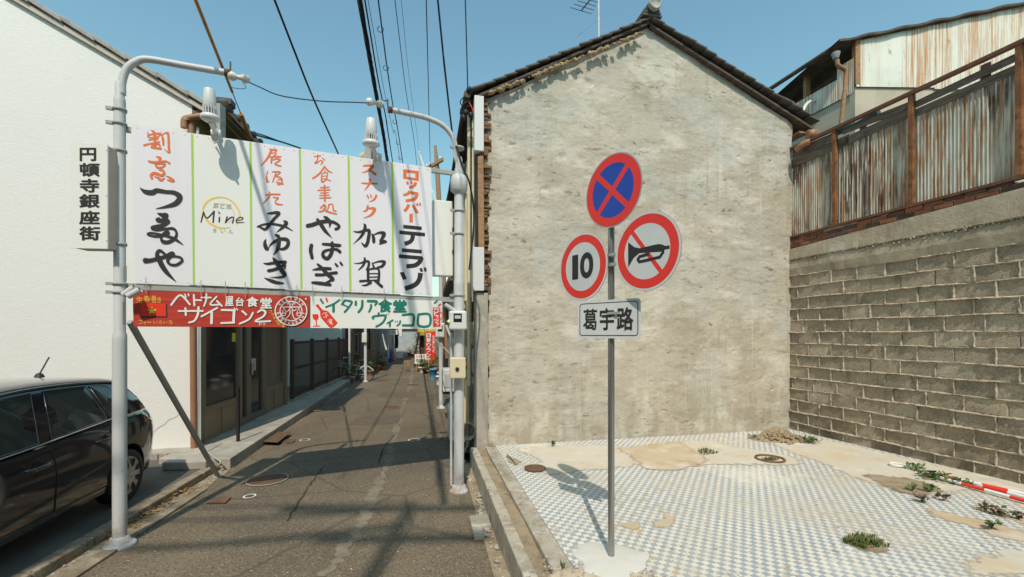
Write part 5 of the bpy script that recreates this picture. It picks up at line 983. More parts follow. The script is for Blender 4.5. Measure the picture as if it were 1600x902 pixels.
# ------------------------------------------------------------ white house on the left, with the shop front along the alley
WP = Plane(-5.11, 6.95, 1, .215); WF = Plane(-5.11, 6.95, -.173, 1)
wh = thing('white_house', 'white stucco house with grey roof edge and a dim shopfront on the alley', 'house', (-5.1, 7, 0))
eL = WP.hit(296, 168); q = [WP.hit(300, 700), WP.hit(300, 168), WP.hit(330, 163)]
sl_ = (WP.hit(60, 2).z - WP.hit(325, 158).z) / (WP.t(60) - WP.t(325))
ze_ = WP.hit(300, 165).z + .0; zr = lambda t: ze_ + .08 + sl_ * t
T0 = -4.6
b = MB(); pr = [WP.at(0, -.45), WP.at(0, zr(0) - .06), WP.at(T0, zr(T0) - .06), WP.at(2 * T0, zr(0) - .06), WP.at(2 * T0, -.45)]; b.prism(pr, -WP.n * .25); b.build('wall', m_stucco, wh)
def roofslope(name, ta, tb, n):
    mb = MB()
    for i in range(n):
        u0, u1 = ta + (tb - ta) * i / n, ta + (tb - ta) * (i + 1.06) / n
        f = lambda t: zr(t) if t > T0 else zr(2 * T0 - t)
        prof = [WP.at(u0, f(u0) + .01, .10), WP.at(u1, f(u1) + .035, .10), WP.at(u1, f(u1) + .115, .10), WP.at(u0, f(u0) + .085, .10)]
        mb.prism(prof, -WP.n * .28); prof = [p - WP.n * .285 + V((0, 0, -.012)) for p in prof]; mb.prism(prof, -WP.n * 8.0)
    return mb.build(name, m_greytile, wh, bevel=.01)
roofslope('roof', .40, T0, 12); roofslope('roof', 2 * T0 - .4, T0, 12)
b = MB(); b.prism([WP.at(.32, zr(.32) - .075, .055), WP.at(T0, zr(T0) - .075, .055), WP.at(T0, zr(T0) + .005, .055), WP.at(.32, zr(.32) + .005, .055)], -WP.n * .05); b.build('verge_board', m_sidebox, wh)
wf = WF.frame(); s = 1
b = MB(); b.box(wf, .1, 4.35, -.6, -.3, -.3, zr(0) - .5); b.box(wf, .0, 4.35, -.25, .0, 2.22, zr(0) - .2, 0); b.build('front_wall', m_olive, wh)
b = MB(); b.box(wf, .0, 4.4, -.2, .48, zr(0) - .20, zr(0) - .15); b.build('soffit', m_soffit, wh)
b = MB(); b.box(wf, -.02, 4.45, .35, .52, zr(0) - .145, zr(0) - .03); b.build('eave_roof', m_pipebrown, wh, bevel=.01)
b = MB()
for k in range(14): b = MB(); b.lathe([(.06, 0), (.06, .12), (.045, .13)], WF.at(.1 + k * .31, zr(0) - .04, .42), WF.n, 10); b.build('eave_tile', m_rooftile, wh)
b = MB(); b.lathe([(.10, -.02), (.115, .06), (.115, .12), (.05, .16)], WP.hit(352, 172, .1), (0, -.3, 1), 8); b.box(frame(WP.hit(352, 172, .1), .2), -.10, .12, -.09, .09, .06, .16); b.build('corner_tile', m_rooftile, wh, bevel=.01)
b = MB(); pz = WP.hit(300, 185, .12)
b.tube(spline([WP.hit(345, 178, .05), WP.hit(320, 181, .10), WP.hit(298, 184, .12)], 4) + spline([WP.hit(290, 186, .12), WP.hit(288, 190, .12), WP.hit(288, 200, .12)], 3), .05, 12); b.tube([WP.hit(299, 190, .07), WP.hit(303, 702, .07)], .045, 12); b.build('downpipe', m_pipebrown, wh)
b = MB(); b.tube([WP.hit(309, 200, .03), WP.hit(309, 700, .03)], .022, 8); b.tube([WP.hit(313, 300, .03), WP.hit(313, 690, .03)], .012, 8); b.build('conduit', m_galv, wh)
b = MB(); ff = WP.frame()
b.box(ff, -6, .36, -.2, .30, -.4, -.105)
x = -5.9
while x < .3: b.box(ff, x, x + .085, .298, .325, -.4, -.115); x += .125
b.build('ribbed_footing', m_concrete, wh, bevel=.006)
b = MB(); b.grid([[WP.hit(x, y - .35, .004), WP.hit(x + .2, y + .35, .004)] for x, y in spline([(240, 676), (248, 668), (256, 664), (264, 656), (274, 652), (282, 645)], 4)], 0, False); b.build('wall_crack', m_concrete, wh)
# shop front: t runs along the alley
zb, ztp = -.12, 2.2
b = MB(); b.box(wf, .02, .32, -.05, .03, -.35, 2.4); b.box(wf, .32, 4.3, -.05, .012, 2.0, 2.32); b.build('olive_tile_wall', m_olive, wh)
def win(t0, t1, z0, z1, mat, name='window'):
    f = MB(); e = .05
    f.box(wf, t0, t1, -.04, .02, z0, z0 + e); f.box(wf, t0, t1, -.04, .02, z1 - e, z1); f.box(wf, t0, t0 + e, -.04, .02, z0 + e, z1 - e); f.box(wf, t1 - e, t1, -.04, .02, z0 + e, z1 - e)
    o = f.build(name, m_alu, wh, bevel=.004); p = MB(); p.box(wf, t0 + e, t1 - e, -.025, -.018, z0 + e, z1 - e); p.build('pane', mat, o); return o
def dado(t0, t1, z0, z1):
    f = MB(); f.box(wf, t0, t1, -.04, .0, z0, z1); n = 2
    f.box(wf, t0, t1, .0, .025, z1 - .04, z1); f.box(wf, (t0 + t1) / 2 - .02, (t0 + t1) / 2 + .02, .0, .02, z0, z1 - .04); f.build('dado_panel', m_alupanel, wh)
win(.34, 1.62, .42, 1.98, m_glass); dado(.34, 1.62, zb, .42)
win(2.95, 4.22, .42, 1.98, m_frost); dado(2.95, 4.22, zb, .42)
win(.34, 1.6, 2.36, 2.9, m_glass); win(1.65, 2.9, 2.36, 2.9, m_glass); win(2.95, 4.2, 2.36, 2.9, m_glass)
def door(t0, t1, handle):
    f = MB(); e = .085
    f.box(wf, t0, t1, -.05, .03, zb, zb + .14); f.box(wf, t0, t1, -.05, .03, 1.9, 1.98); f.box(wf, t0, t0 + e, -.05, .03, zb + .14, 1.9); f.box(wf, t1 - e, t1, -.05, .03, zb + .14, 1.9)
    o = f.build('door', m_alu, wh, bevel=.005); p = MB(); p.box(wf, t0 + e, t1 - e, -.03, -.02, zb + .14, 1.9); p.build('pane', m_glass, o)
    if handle:
        p = MB(); p.box(wf, t0 + .02, t0 + .07, .03, .08, .85, 1.1); p.build('handle', m_chrome, o, bevel=.008)
        p = MB(); p.box(wf, t0 + .12, t0 + .32, -.018, .03, .92, 1.18); p.build('mail_slot', m_greyplastic, o, bevel=.008)
door(1.68, 2.06, False); door(2.10, 2.9, True)
b = MB(); b.box(wf, 1.62, 1.68, -.05, .035, zb, 2.0); b.box(wf, 2.06, 2.10, -.05, .035, zb, 2.0); b.box(wf, 2.9, 2.95, -.05, .035, zb, 2.0); b.box(wf, 4.22, 4.36, -.1, .05, zb, 2.6); b.build('door_frame', m_alu, wh, bevel=.004)
b = MB(); b.box(wf, 1.42, 1.56, -.017, -.014, 1.55, 1.72); b.build('sticker', m_starY, wh)
b = MB(); b.box(wf, 2.6, 3.3, .02, .16, 2.14, 2.2); b.build('lamp_bar', m_greyplastic, wh, bevel=.01)
b = MB(); p0 = G(372, 690, -.12); b.wbox(p0.x - .02, p0.x + .02, p0.y - .02, p0.y + .02, -.13, .80); tag(b.build('black_post', m_dark), 'slim black post standing before the shop window', 'post')
b = MB(); b.wbox(-.26, .26, -.22, .22, -.34, .34); ac = b.build('hanging_light_box', m_blk, bevel=.06); ac.location = WF.at(4.15, 2.3, .40); tag(ac, 'dark unlit box sign jutting from the far end of the shopfront', 'sign')
# white-house cable bits at the brace foot and post cables
cable('ground_cable', [G(327, 708, -.1), G(335, 715, -.1), G(345, 722, -.12), G(340, 730, -.2), G(352, 728, -.2)], .012, 'pale cable end lying by the foot of the slanting brace', m_cablegrey)
# ---- slatted fence and siding house beyond
FA, FB = WF.t(455) , WF.t(543)
fs = thing('slat_fence', 'brown metal slat fence beyond the shopfront on the left', 'fence', WF.at(FA, 0))
b = MB(); t = FA + .1; 
while t < FB: b.box(wf, t, t + .045, .0, .010, -.05, 1.5); t += .10
b.build('slat', m_fence, fs)
b = MB()
for z in (.02, .72, 1.42): b.box(wf, FA + .05, FB, -.045, -.003, z, z + .07)
b.build('rail', m_fence, fs)
t = FA + .05
while t < FB: 
    b = MB(); b.box(wf, t, t + .09, -.05, .045, -.3, 1.56); b.build('post', m_fence, fs); t += 1.9
b = MB(); b.box(wf, FA, FB, -.12, .06, -.35, -.06); b.build('base_kerb', m_concrete, fs)
sh = thing('siding_house', 'pale ribbed siding house standing behind the brown slat fence', 'house', WF.at(FA + 4, 0, -4.2))
SPn = Plane(*tuple(WF.at(FA + 6.2, 0, -.5))[:2], -1, -.25)
b = MB(); sf = SPn.frame(); b.box(sf, -.5, 9, -.3, 0, -.4, 4.6); b.build('wall', m_siding, sh)
b = MB(); x = -.4
while x < 8.9: b.box(sf, x, x + .05, .0, .015, -.3, 4.55); x += .18
b.build('ribbed_cladding', m_siding, sh)
b = MB(); b.box(sf, -.8, 9.3, -4.8, .4, 4.6, 4.72); b.build('roof', m_rooftile, sh)
b = MB(); b.box(sf, -.5, 9, -4.5, -.31, -.4, 4.6); b.build('body_wall', m_housegrey, sh)
# ------------------------------------------------------------ cars
def lerp_tab(tab, u):
    for (a, x), (c, y) in zip(tab, tab[1:]):
        if u <= c: k = max(0, (u - a) / (c - a)); k = k * k * (3 - 2 * k) if False else k; return x + (y - x) * k
    return tab[-1][1]
def smooth_tab(tab):
    pts = spline(tab, 8); return lambda u: lerp_tab(pts, u)
def car(name, label, paint, fr, group=None, detail=True):
    # local: u from tail to nose, v to the right, z up (metres above the ground)
    g = thing(name, label, 'car', fr.o, group)
    wf_ = smooth_tab([(0, .70), (.12, .76), (.35, .82), (.8, .845), (1.6, .85), (2.6, .848), (3.2, .835), (3.6, .79), (3.85, .70), (4.0, .56)])
    belt = smooth_tab([(0, .86), (.08, .93), (.25, .985), (.6, .985), (1.2, .95), (2.0, .905), (2.75, .875), (3.1, .84), (3.6, .74), (3.9, .62), (4.0, .52)])
    lowz = smooth_tab([(0, .36), (.15, .26), (.5, .2), (3.5, .19), (3.85, .22), (4.0, .32)])
    roof = smooth_tab([(.16, 1.0), (.26, 1.10), (.42, 1.29), (.58, 1.385), (.9, 1.425), (1.4, 1.45), (1.9, 1.445), (2.25, 1.40), (2.55, 1.27), (2.85, 1.08), (3.1, .90)])
    st = [0, .03, .08, .15, .25, .4, .55, .7, .9, 1.15, 1.4, 1.7, 2.0, 2.3, 2.6, 2.8, 3.0, 3.2, 3.4, 3.6, 3.75, 3.87, 3.95, 4.0]
    rows = []
    def sec(u):
        w, z1, z0 = wf_(u), belt(u), lowz(u); h = z1 - z0
        k = min(1, u / .1 + .55)
        return [(0, z0), (w * .80, z0), (w * .95, z0 + .03), (w * .975, z0 + h * .16), (w * .985, z0 + h * .35), (w * 1.0, z0 + h * .55), (w * .992, z0 + h * .70), (w * .975, z0 + h * .80), (w * .955, z0 + h * .90), (w * .925, z0 + h * .97), (w * .88, z1), (w * .5, z1 + .025), (0, z1 + .035)]
    for u in st:
        s_ = sec(u); ring = [(u, v, z) for v, z in s_] + [(u, -v, z) for v, z in reversed(s_[1:-1])]
        rows.append([fr.p(*p) for p in ring])
    b = MB(); b.grid(rows, 0, True, True); b.face(list(reversed(rows[0])), 0); b.face(rows[-1], 0)
    body = b.build('body', [paint, m_dark], g)
    AX = (.75, 3.30); TR = .298
    if detail:                                                       # real wheel openings cut out of the body
        cutters = []
        for ux in AX:
            for sgn in (1, -1):
                c = MB(); ctr = fr.p(ux, sgn * .95, TR + .01); c.lathe([(.345, -.0), (.345, .34)], ctr, fr.y * -sgn, 40); co = c.build('cut', m_dark); cutters.append(co)
                md = body.modifiers.new('arch', 'BOOLEAN'); md.operation = 'DIFFERENCE'; md.object = co; md.solver = 'EXACT'
        loc = body.location.copy(); par = body.parent; body.parent = None; body.location = (0, 0, 0); bpy.context.view_layer.update()
        me = bpy.data.meshes.new_from_object(body.evaluated_get(bpy.context.evaluated_depsgraph_get()))
        body.modifiers.clear(); body.data = me; body.parent = par; body.location = loc
        for co in cutters: bpy.data.objects.remove(co)
        if me.materials: pass
    m2 = body.modifiers.new('sm', 'WEIGHTED_NORMAL') if False else None
    for p in body.data.polygons: p.use_smooth = True
    try: body.data.set_sharp_from_angle(angle=R(32))
    except Exception: pass
    # greenhouse
    us = [.16, .2, .26, .34, .42, .5, .58, .72, .9, 1.15, 1.4, 1.65, 1.9, 2.1, 2.25, 2.4, 2.55, 2.7, 2.85, 3.0, 3.1]; rows = []
    hb = lambda u: wf_(u) * .905; ht = lambda u: min(.60, .60 - .02 * (u < .5))
    def hw(u, z):
        zb_, zt_ = belt(u) - .02, max(roof(u), belt(u) + .01); k = min(1, max(0, (z - zb_) / max(1.40 - zb_, .1))); return hb(u) + (ht(u) - hb(u)) * k ** 1.25
    for u in us:
        zb_, zt_ = belt(u) - .03, max(roof(u), belt(u) + .02)
        side = [(hw(u, zb_ + (zt_ - .055 - zb_) * k / 5), zb_ + (zt_ - .055 - zb_) * k / 5) for k in range(6)]
        e = side[-1]; top = [(e[0] * .96, zt_ - .025), (e[0] * .86, zt_ - .005), (e[0] * .5, zt_ + .012), (0, zt_ + .018)]
        s_ = side + top; rows.append([fr.p(u, v, z) for v, z in s_] + [fr.p(u, -v, z) for v, z in reversed(s_[:-1])])
    b = MB(); b.grid(rows, 0, True); b.build('cabin', paint, g)
    def glassp(nm, pts, mat, off, sgn, m2=None):
        q = MB(); f = [fr.p(u, sgn * (hw(u, z) + off), z) for u, z in pts]; cu = sum(u for u, z in pts) / len(pts); cz = sum(z for u, z in pts) / len(pts); cc_ = fr.p(cu, sgn * (hw(cu, cz) + off), cz)
        for i in range(len(f)): q.face([f[i], f[(i + 1) % len(f)], cc_], 0, False)
        w_o = q.build(nm, mat, g); q = MB(); q.tube(f + [f[0]], .0045, 6); q.build('window_seal', m_seal, w_o); return w_o
    for sgn in (1, -1):
        bl = lambda u: belt(u) + .022
        rt = lambda u: roof(u) - .085
        glassp('rear_door_window', [(.98, bl(.98)), (1.3, bl(1.3)), (1.72, bl(1.72)), (1.60, rt(1.6)), (1.3, rt(1.3)), (1.08, rt(1.08))], m_carglass, .006, sgn)
        glassp('quarter_window', [(.74, bl(.74) + .03), (.935, bl(.935)), (1.03, rt(1.03)), (.9, rt(.9)), (.78, rt(.78) - .02), (.72, rt(.72) - .08)], m_carglass, .006, sgn)
        glassp('front_door_window', [(1.86, bl(1.86)), (2.3, bl(2.3)), (2.78, bl(2.78)), (2.55, roof(2.55) - .09), (2.3, rt(2.3)), (2.0, rt(2.0)), (1.74, rt(1.74))], m_carglass, .006, sgn)
        b = MB(); b.tube([fr.p(u, sgn * (hw(u, belt(u)) + .012), belt(u) + .008) for u in [.72 + .1 * k for k in range(22)]], .0045, 6); b.build('belt_moulding', m_chrome if False else m_greyplastic, g)
        b = MB(); b.tube([fr.p(u, sgn * (hw(u, roof(u) - .05) + .014), roof(u) - .052) for u in [.62 + .1 * k for k in range(20)]], .012, 6); b.build('window_visor', m_carglass, g)
        for (ud, lbl) in ((1.78, 'front'), (.98, 'rear')):          # door seams
            z0, z1 = .30, belt(ud); b = MB()
            b.tube([fr.p(ud + (.0 if lbl == 'front' else .10 * (1 - (z - z0) / (z1 - z0)) ** 2), sgn * (side_w(wf_, belt, lowz, ud, z) + .001), z) for z in [z0 + (z1 - z0) * k / 10 for k in range(11)]], .006, 5); b.build('door_seam', m_dark, g)
        b = MB(); b.tube([fr.p(u, sgn * (side_w(wf_, belt, lowz, u, .30) + .001), .30) for u in [1.0 + .1 * k for k in range(18)]], .006, 5); b.build('sill_seam', m_dark, g)
        for ud in (1.86, 1.04):
            zh = belt(ud) - .16; w_ = side_w(wf_, belt, lowz, ud + .1, zh); b = MB()
            b.tube(spline([fr.p(ud, sgn * (w_ - .005), zh), fr.p(ud + .04, sgn * (w_ + .035), zh + .005), fr.p(ud + .18, sgn * (w_ + .035), zh), fr.p(ud + .22, sgn * (w_ - .004), zh - .004)], 5), .014, 8); b.build('door_handle', m_chrome if False else paint, g)
            b = MB(); b.lathe([(.055, -.002), (.055, .004)], fr.p(ud + .10, sgn * w_, zh - .01), fr.y * sgn, 16); b.build('handle_cup', m_dark, g)
        b = MB(); L_ = [(.06, .80), (.10, .93), (.24, .985), (.40, .975), (.30, .88), (.16, .80)]
        f = [fr.p(u, sgn * (side_w(wf_, belt, lowz, u, min(z, belt(u) - .01)) + .008), z) for u, z in L_]; b.prism(f, fr.y * (-sgn * .02)); b.build('tail_light', m_tail, g, bevel=.004)
    b = MB(); b.grid([[fr.p(u, v, max(roof(u), belt(u)) + .022 - .0 * abs(v)) for v in (-.50, -.25, 0, .25, .50)] for u in (.22, .3, .4, .5)], 0, True); b.build('rear_window', m_carglass, g)
    b = MB(); b.lathe([(.045, 0), (.03, .03), (.012, .045)], fr.p(.75, 0, 1.43), (0, 0, 1), 10); b.tube([fr.p(.75, 0, 1.46), fr.p(.62, .0, 1.64)], .007, 6); b.build('roof_antenna', m_blk, g)
    for ux in AX:
        for sgn in (1, -1):
            c = fr.p(ux, sgn * .835, TR); n_ = fr.y * sgn; b = MB()
            b.lathe([(.20, -.2), (.27, -.2), (.295, -.17), (.298, -.1), (.296, -.03), (.28, -.004), (.235, .004), (.20, -.01)], c, n_, 40, caps=False); ty_ = b.build('tyre', m_blk, g)
            b = MB(); b.lathe([(.215, -.03), (.213, -.004), (.20, -.008), (.12, .012), (.05, .018), (.0, .02)], c, n_, 40, caps=False)
            x_ = fr.x; z_ = fr.z
            for k in range(8):
                a = 2 * math.pi * (k + .5) / 8; d = x_ * math.cos(a) + z_ * math.sin(a); e = x_ * -math.sin(a) + z_ * math.cos(a)
                pf_ = lambda r, h: c + d * r + e * h + n_ * (.0145 - .11 * max(0, r - .12) + .004)
                b.face([pf_(.095, .006), pf_(.13, .024), pf_(.175, .036), pf_(.19, .02), pf_(.19, -.02), pf_(.175, -.036), pf_(.13, -.024), pf_(.095, -.006)], 1)
            b.lathe([(.022, .021), (.02, .026), (.0, .027)], c, n_, 12, 2, caps=False)
            b.build('wheel_cover', [m_hub, m_dark, m_chrome], g)
    return g
def side_w(wf_, belt, lowz, u, z):
    w, z1, z0 = wf_(u), belt(u), lowz(u); k = (z - z0) / (z1 - z0)
    tab = [(0, .95), (.16, .975), (.35, .985), (.55, 1), (.70, .992), (.80, .975), (.90, .955), (.97, .925), (1, .88)]
    return w * lerp_tab(tab, min(max(k, 0), 1))
cf = V((.222, -1, 0)).normalized(); cr = V((-cf.y, cf.x, 0)) * -1.0     # forward, and the side away from the alley
o_ = V((-4.33, 4.93, PARK)); side = V((cf.y, -cf.x, 0))
if side.x > 0: side = -side
# v = -.845 lies on the alley side at the rear axle u = .66
orig = o_ + side * .845 - cf * .75
car('parked_car', 'dark glossy hatchback parked beside the left gateway pole', m_paint, Fr(orig, cf, side, (0, 0, 1)))
b = MB(); w0 = G(232, 742, PARK); w1 = G(262, 742, PARK); f_ = frame((w0.x, w0.y + .15, PARK), .12); b.box(f_, .05, .62, 0, .14, 0, .12); tag(b.build('wheel_stop', m_concrete, bevel=.015), 'dark concrete wheel stop block behind the rear wheel of the dark hatchback', 'wheel stop')
wc = WF.at(FA + 1.0, -.25, -1.6); cd_ = V((.173, -1, 0)).normalized(); car('parked_car', 'white car glimpsed through the gaps of the brown slat fence', m_paintw, Fr(wc, V((-1, .0, 0)), V((0, 1, 0)), (0, 0, 1)), None, False)
# ------------------------------------------------------------ the far alley
def house(name, label, pl, t0, t1, z1, depth, wallm, roofm, openings=(), eave=.5, out=0, endwin=None):
    g = thing(name, label, 'house', pl.at(t0, 0)); f = pl.frame(0, 0, out)
    if endwin:
        y0, y1, za, zc = endwin; b = MB(); b.box(f, t0 - .05, t0 - .001, y0, y1, za, zc); o = b.build('end_window', m_dark, g); b = MB(); b.box(f, t0 - .06, t0 - .051, y0 + .06, y1 - .06, za + .06, zc - .06); b.build('pane', m_frost, o)
    b = MB(); b.box(f, t0, t1, -depth, 0, -.35, z1); b.build('wall', wallm, g)
    b = MB(); b.box(f, t0 - .15, t1 + .15, -depth - .2, eave, z1, z1 + .14); b.build('roof', roofm, g, bevel=.01)
    for kind, a, c, za, zc, mt in openings:
        b = MB(); e = .05; b.box(f, a, c, -.02, .045, za, za + e); b.box(f, a, c, -.02, .045, zc - e, zc); b.box(f, a, a + e, -.02, .045, za + e, zc - e); b.box(f, c - e, c, -.02, .045, za + e, zc - e)
        o = b.build(kind, m_alu, g); p = MB(); p.box(f, a + e, c - e, .0, .02, za + e, zc - e); p.build('pane', mt, o)
    return g
HF = Plane(*tuple(WF.at(FB + .1, 0))[:2], -.215, 1)
hf = HF.frame()
house('timber_house', 'dark timber row house next to the end of the slat fence', HF, 0, 4.4, 5.2, 6, m_housedark, m_rooftile, [('door', .5, 1.4, -.2, 1.8, m_glass), ('window', 1.8, 3.0, .7, 1.7, m_glass), ('window', .6, 3.2, 2.8, 3.9, m_frost), ('door', 3.3, 4.1, -.2, 1.8, m_glass)])
house('brown_house', 'brown row house with a small window beyond the dark timber house', HF, 4.5, 9.5, 5.4, 6, m_housebrown, m_rooftile, [('window', 5.1, 6.3, .8, 2.0, m_glass), ('door', 7, 7.9, -.2, 1.8, m_glass), ('window', 5.2, 8.6, 2.9, 4.0, m_frost)], .5, .55, (-.35, -.08, .9, 2.0))
house('grey_house', 'pale grey row house further along the left of the alley', HF, 9.6, 15.5, 5.6, 6, m_housegrey, m_rooftile, [('door', 10.4, 11.4, -.2, 1.8, m_glass), ('window', 12, 13.4, .8, 2.0, m_frost)], .5, 1.0)
house('white_row_house', 'off white row house near the far left end of the alley', HF, 15.6, 24, 5.2, 6, m_housewhite, m_rooftile, [('door', 17, 18, -.2, 1.8, m_glass), ('window', 19, 21, .8, 2.0, m_glass)], .5, .9)
EP = Plane(*tuple(G(640, 547, ALLEY))[:2], 1, .2)
house('end_house', 'grey house with a dark window band closing the far end of the alley', EP, -12, 10, 6.2, 6, m_housegrey, m_rooftile, [('window', -2.0, 3.0, 2.0, 3.4, m_glass)], .3)
b = MB(); ef = EP.frame(0, 0, 2.2); b.box(ef, -9, 8, -.15, 0, -.35, 1.15); tag(b.build('garden_wall', m_block if False else m_housegrey), 'low grey garden wall before the house at the end of the alley', 'wall')
RH = Plane(*tuple(RF.at(5.05, 0))[:2], -.2, 1); rf = RH.frame()
house('shop_house', 'narrow cream row house behind the concrete gable house', RH, .05, 5.0, 3.1, 6, m_housewhite, m_rooftile, [('window', .8, 2.0, .9, 2.0, m_glass), ('door', 2.6, 3.5, -.2, 1.8, m_glass)], .25)
house('tavern_house', 'brown clad tavern with a yellow awning behind the red banner', RH, 9.6, 16, 3.2, 6, m_housebrown, m_rooftile, [('door', 10.6, 11.6, -.2, 1.8, m_glass)], .25)
house('far_right_house', 'beige row house at the far right of the alley', RH, 16.2, 34, 3.6, 6, m_housewhite, m_rooftile, [('window', 18, 20, .8, 2.0, m_glass), ('door', 22, 23, -.2, 1.8, m_glass)], .25)
house('middle_house', 'small dark boarded house between the cream house and the tavern', RH, 5.1, 9.5, 3.0, 6, m_housedark, m_rooftile, [('window', 6, 7.2, .9, 2.0, m_glass)], .25)
# tavern front piece facing us: brown boards, yellow awning
tv = P(668, HZ, 24.4); tp_ = Plane(tv.x, tv.y, 1, .2); tf = tp_.frame()
g = thing('tavern_porch', 'brown board porch with mustard yellow awning in the far alley', 'porch', (tv.x, tv.y, ALLEY))
b = MB(); b.box(tf, tp_.t(655), tp_.t(672), -1.2, 0, -.3, 1.7)
b.build('board_wall', m_brickdark, g)
b = MB(); x0, x1 = tp_.t(652), tp_.t(680); b.prism([tf.p(x0, .5, 1.62), tf.p(x1, .5, 1.62), tf.p(x1, .5, 1.80), tf.p(x1, -.4, 2.15), tf.p(x0 + .2, -.4, 2.15), tf.p(x0, .5, 1.80)][:6], (0, .02, 0)); b.prism([tf.p(x0, .5, 1.80), tf.p(x0, -.4, 2.15), tf.p(x0, -.4, 1.65), tf.p(x0, .5, 1.62)], (x1 - x0, 0.1, 0)); b.build('awning', m_gold if False else M('mustard_canvas', (.42, .33, .05), .8), g)
def far_thing(mb, nm, mats, label, cat, group=None, bevel=0): return tag(mb.build(nm, mats, bevel=bevel), label, cat, group)
# signboard on legs, nobori banner
s_ = G(657, 581, ALLEY); ps = Plane(s_.x, s_.y, 1, .1); g = thing('street_sign_board', 'small white tavern sign on legs reading in red and black at the far right', 'sign', s_)
b = MB(); f = ps.frame(); b.box(f, ps.t(648), ps.t(666.5), -.12, 0, ps.hit(657, 568.5).z, ps.hit(657, 553.5).z)
pt = Paint(b, ps, .004)
for c, q in (('お', (650.5, 555.5, 653, 558.8)), ('食', (653.8, 555.5, 656.6, 558.8)), ('事', (657.4, 555.5, 660.2, 558.8)), ('処', (661, 555.5, 664, 558.8))): pt.glyph(c, q, 2, .03)
for c, q in (('や', (649.8, 560.3, 654.2, 567)), ('は', (655, 560.3, 659.5, 567)), ('ぎ', (660.2, 560.3, 665, 567))): pt.glyph(c, q, 1, .03)
b.build('panel', [m_bwhite, m_black, m_redb], g)
for x in (650.5, 664):
    b = MB(); b.box(f, ps.t(x) - .03, ps.t(x) + .03, -.10, -.03, ALLEY, ps.hit(657, 568).z); b.build('leg', m_woodtan, g)
nb = P(671, HZ, 23.3); pn = Plane(nb.x, nb.y, 1, -.25); g = thing('vertical_banner', 'tall red vertical lunch banner with white writing at the far right', 'banner', (nb.x, nb.y, ALLEY))
b = MB(); n = 14; xx = [664.2 + (680.6 - 664.2) * k / n for k in range(n + 1)]
b.grid([[pn.hit(x, y, .02 * math.sin(k * 1.3 + y)) for y in (518, 535, 552, 568)] for k, x in enumerate(xx)], 0, True)
pt = Paint(b, pn, .05)
for i, c in enumerate('日替りランチ'): pt.glyph(c, (666.3, 520.5 + i * 7.7, 673.3, 527.6 + i * 7.7), 1, .04)
for i, c in enumerate('お食事どうぞ'): pt.glyph(c, (675.5, 524 + i * 4.6, 679.2, 528.2 + i * 4.6), 1, .02)
b.build('cloth', [m_redb, m_white], g)
b = MB(); b.tube([(pn.hit(663.5, 500).x, nb.y, ALLEY), (pn.hit(663.5, 500).x, nb.y, pn.hit(664, 514).z)], .014, 6); b.build('staff', m_dgreen, g)
# bins, pots, cone, chair
def bucket(px, py, r, h, mat, label, cat, grp=None, lid=None):
    p = G(px, py, ALLEY); b = MB(); b.lathe([(r * .82, 0), (r, h), (r + .012, h), (r + .012, h - .03)], p, n=18); o = tag(b.build(cat.replace(' ', '_'), mat), label, cat, grp)
    return o
bucket(677, 593, .165, .46, m_blueb, 'sky blue plastic bin by the right edge of the alley', 'bin')
bucket(686, 601, .13, .34, m_bwhite, 'white bucket next to the blue bin', 'bucket'); bucket(688, 597, .13, .40, m_porc, 'cream bucket stacked behind the white bucket', 'bucket')
rngp = random.Random(5)
def leaves(b, c, r, n, size, mats=3, flat=1.0, up=.3):
    for i in range(n):
        d = V((rngp.gauss(0, 1), rngp.gauss(0, 1), rngp.gauss(0, 1))).normalized() * (rngp.random() ** .4); p = V(c) + V((d.x * r[0], d.y * r[1], d.z * r[2]))
        a = rngp.uniform(0, 6.28); t = V((math.cos(a), math.sin(a), rngp.uniform(-.4, .6) + up)).normalized(); s = t.cross(V((rngp.uniform(-1, 1), rngp.uniform(-1, 1), 1))).normalized(); L_ = size * rngp.uniform(.6, 1.3); w = L_ * .28
        m = rngp.randrange(mats); b.face([p, p + t * L_ * .5 + s * w, p + t * L_, p + t * L_ * .5 - s * w], m)
def pot_plant(px, py, r, h, ph, label, potm=None, lm=None, n=90):
    p = G(px, py, ALLEY); g = thing('potted_plant', label, 'potted plant', p, 'potted plants along the alley')
    b = MB(); b.lathe([(r * .7, 0), (r, h), (r + .015, h), (r + .015, h - .03)], p, n=14); b.build('pot', potm or m_terra, g)
    b = MB()
    for k in range(5): a = rngp.uniform(0, 6.28); b.tube([p + V((0, 0, h - .02)), p + V((math.cos(a) * r * .8, math.sin(a) * r * .8, h + ph * .7))], .006, 4)
    b.build('stem', m_leafd, g)
    b = MB(); leaves(b, p + V((0, 0, h + ph * .55)), (r * 1.4, r * 1.4, ph * .5), n, .12); b.build('foliage', lm or [m_leaf, m_leafd, m_leafy], g)
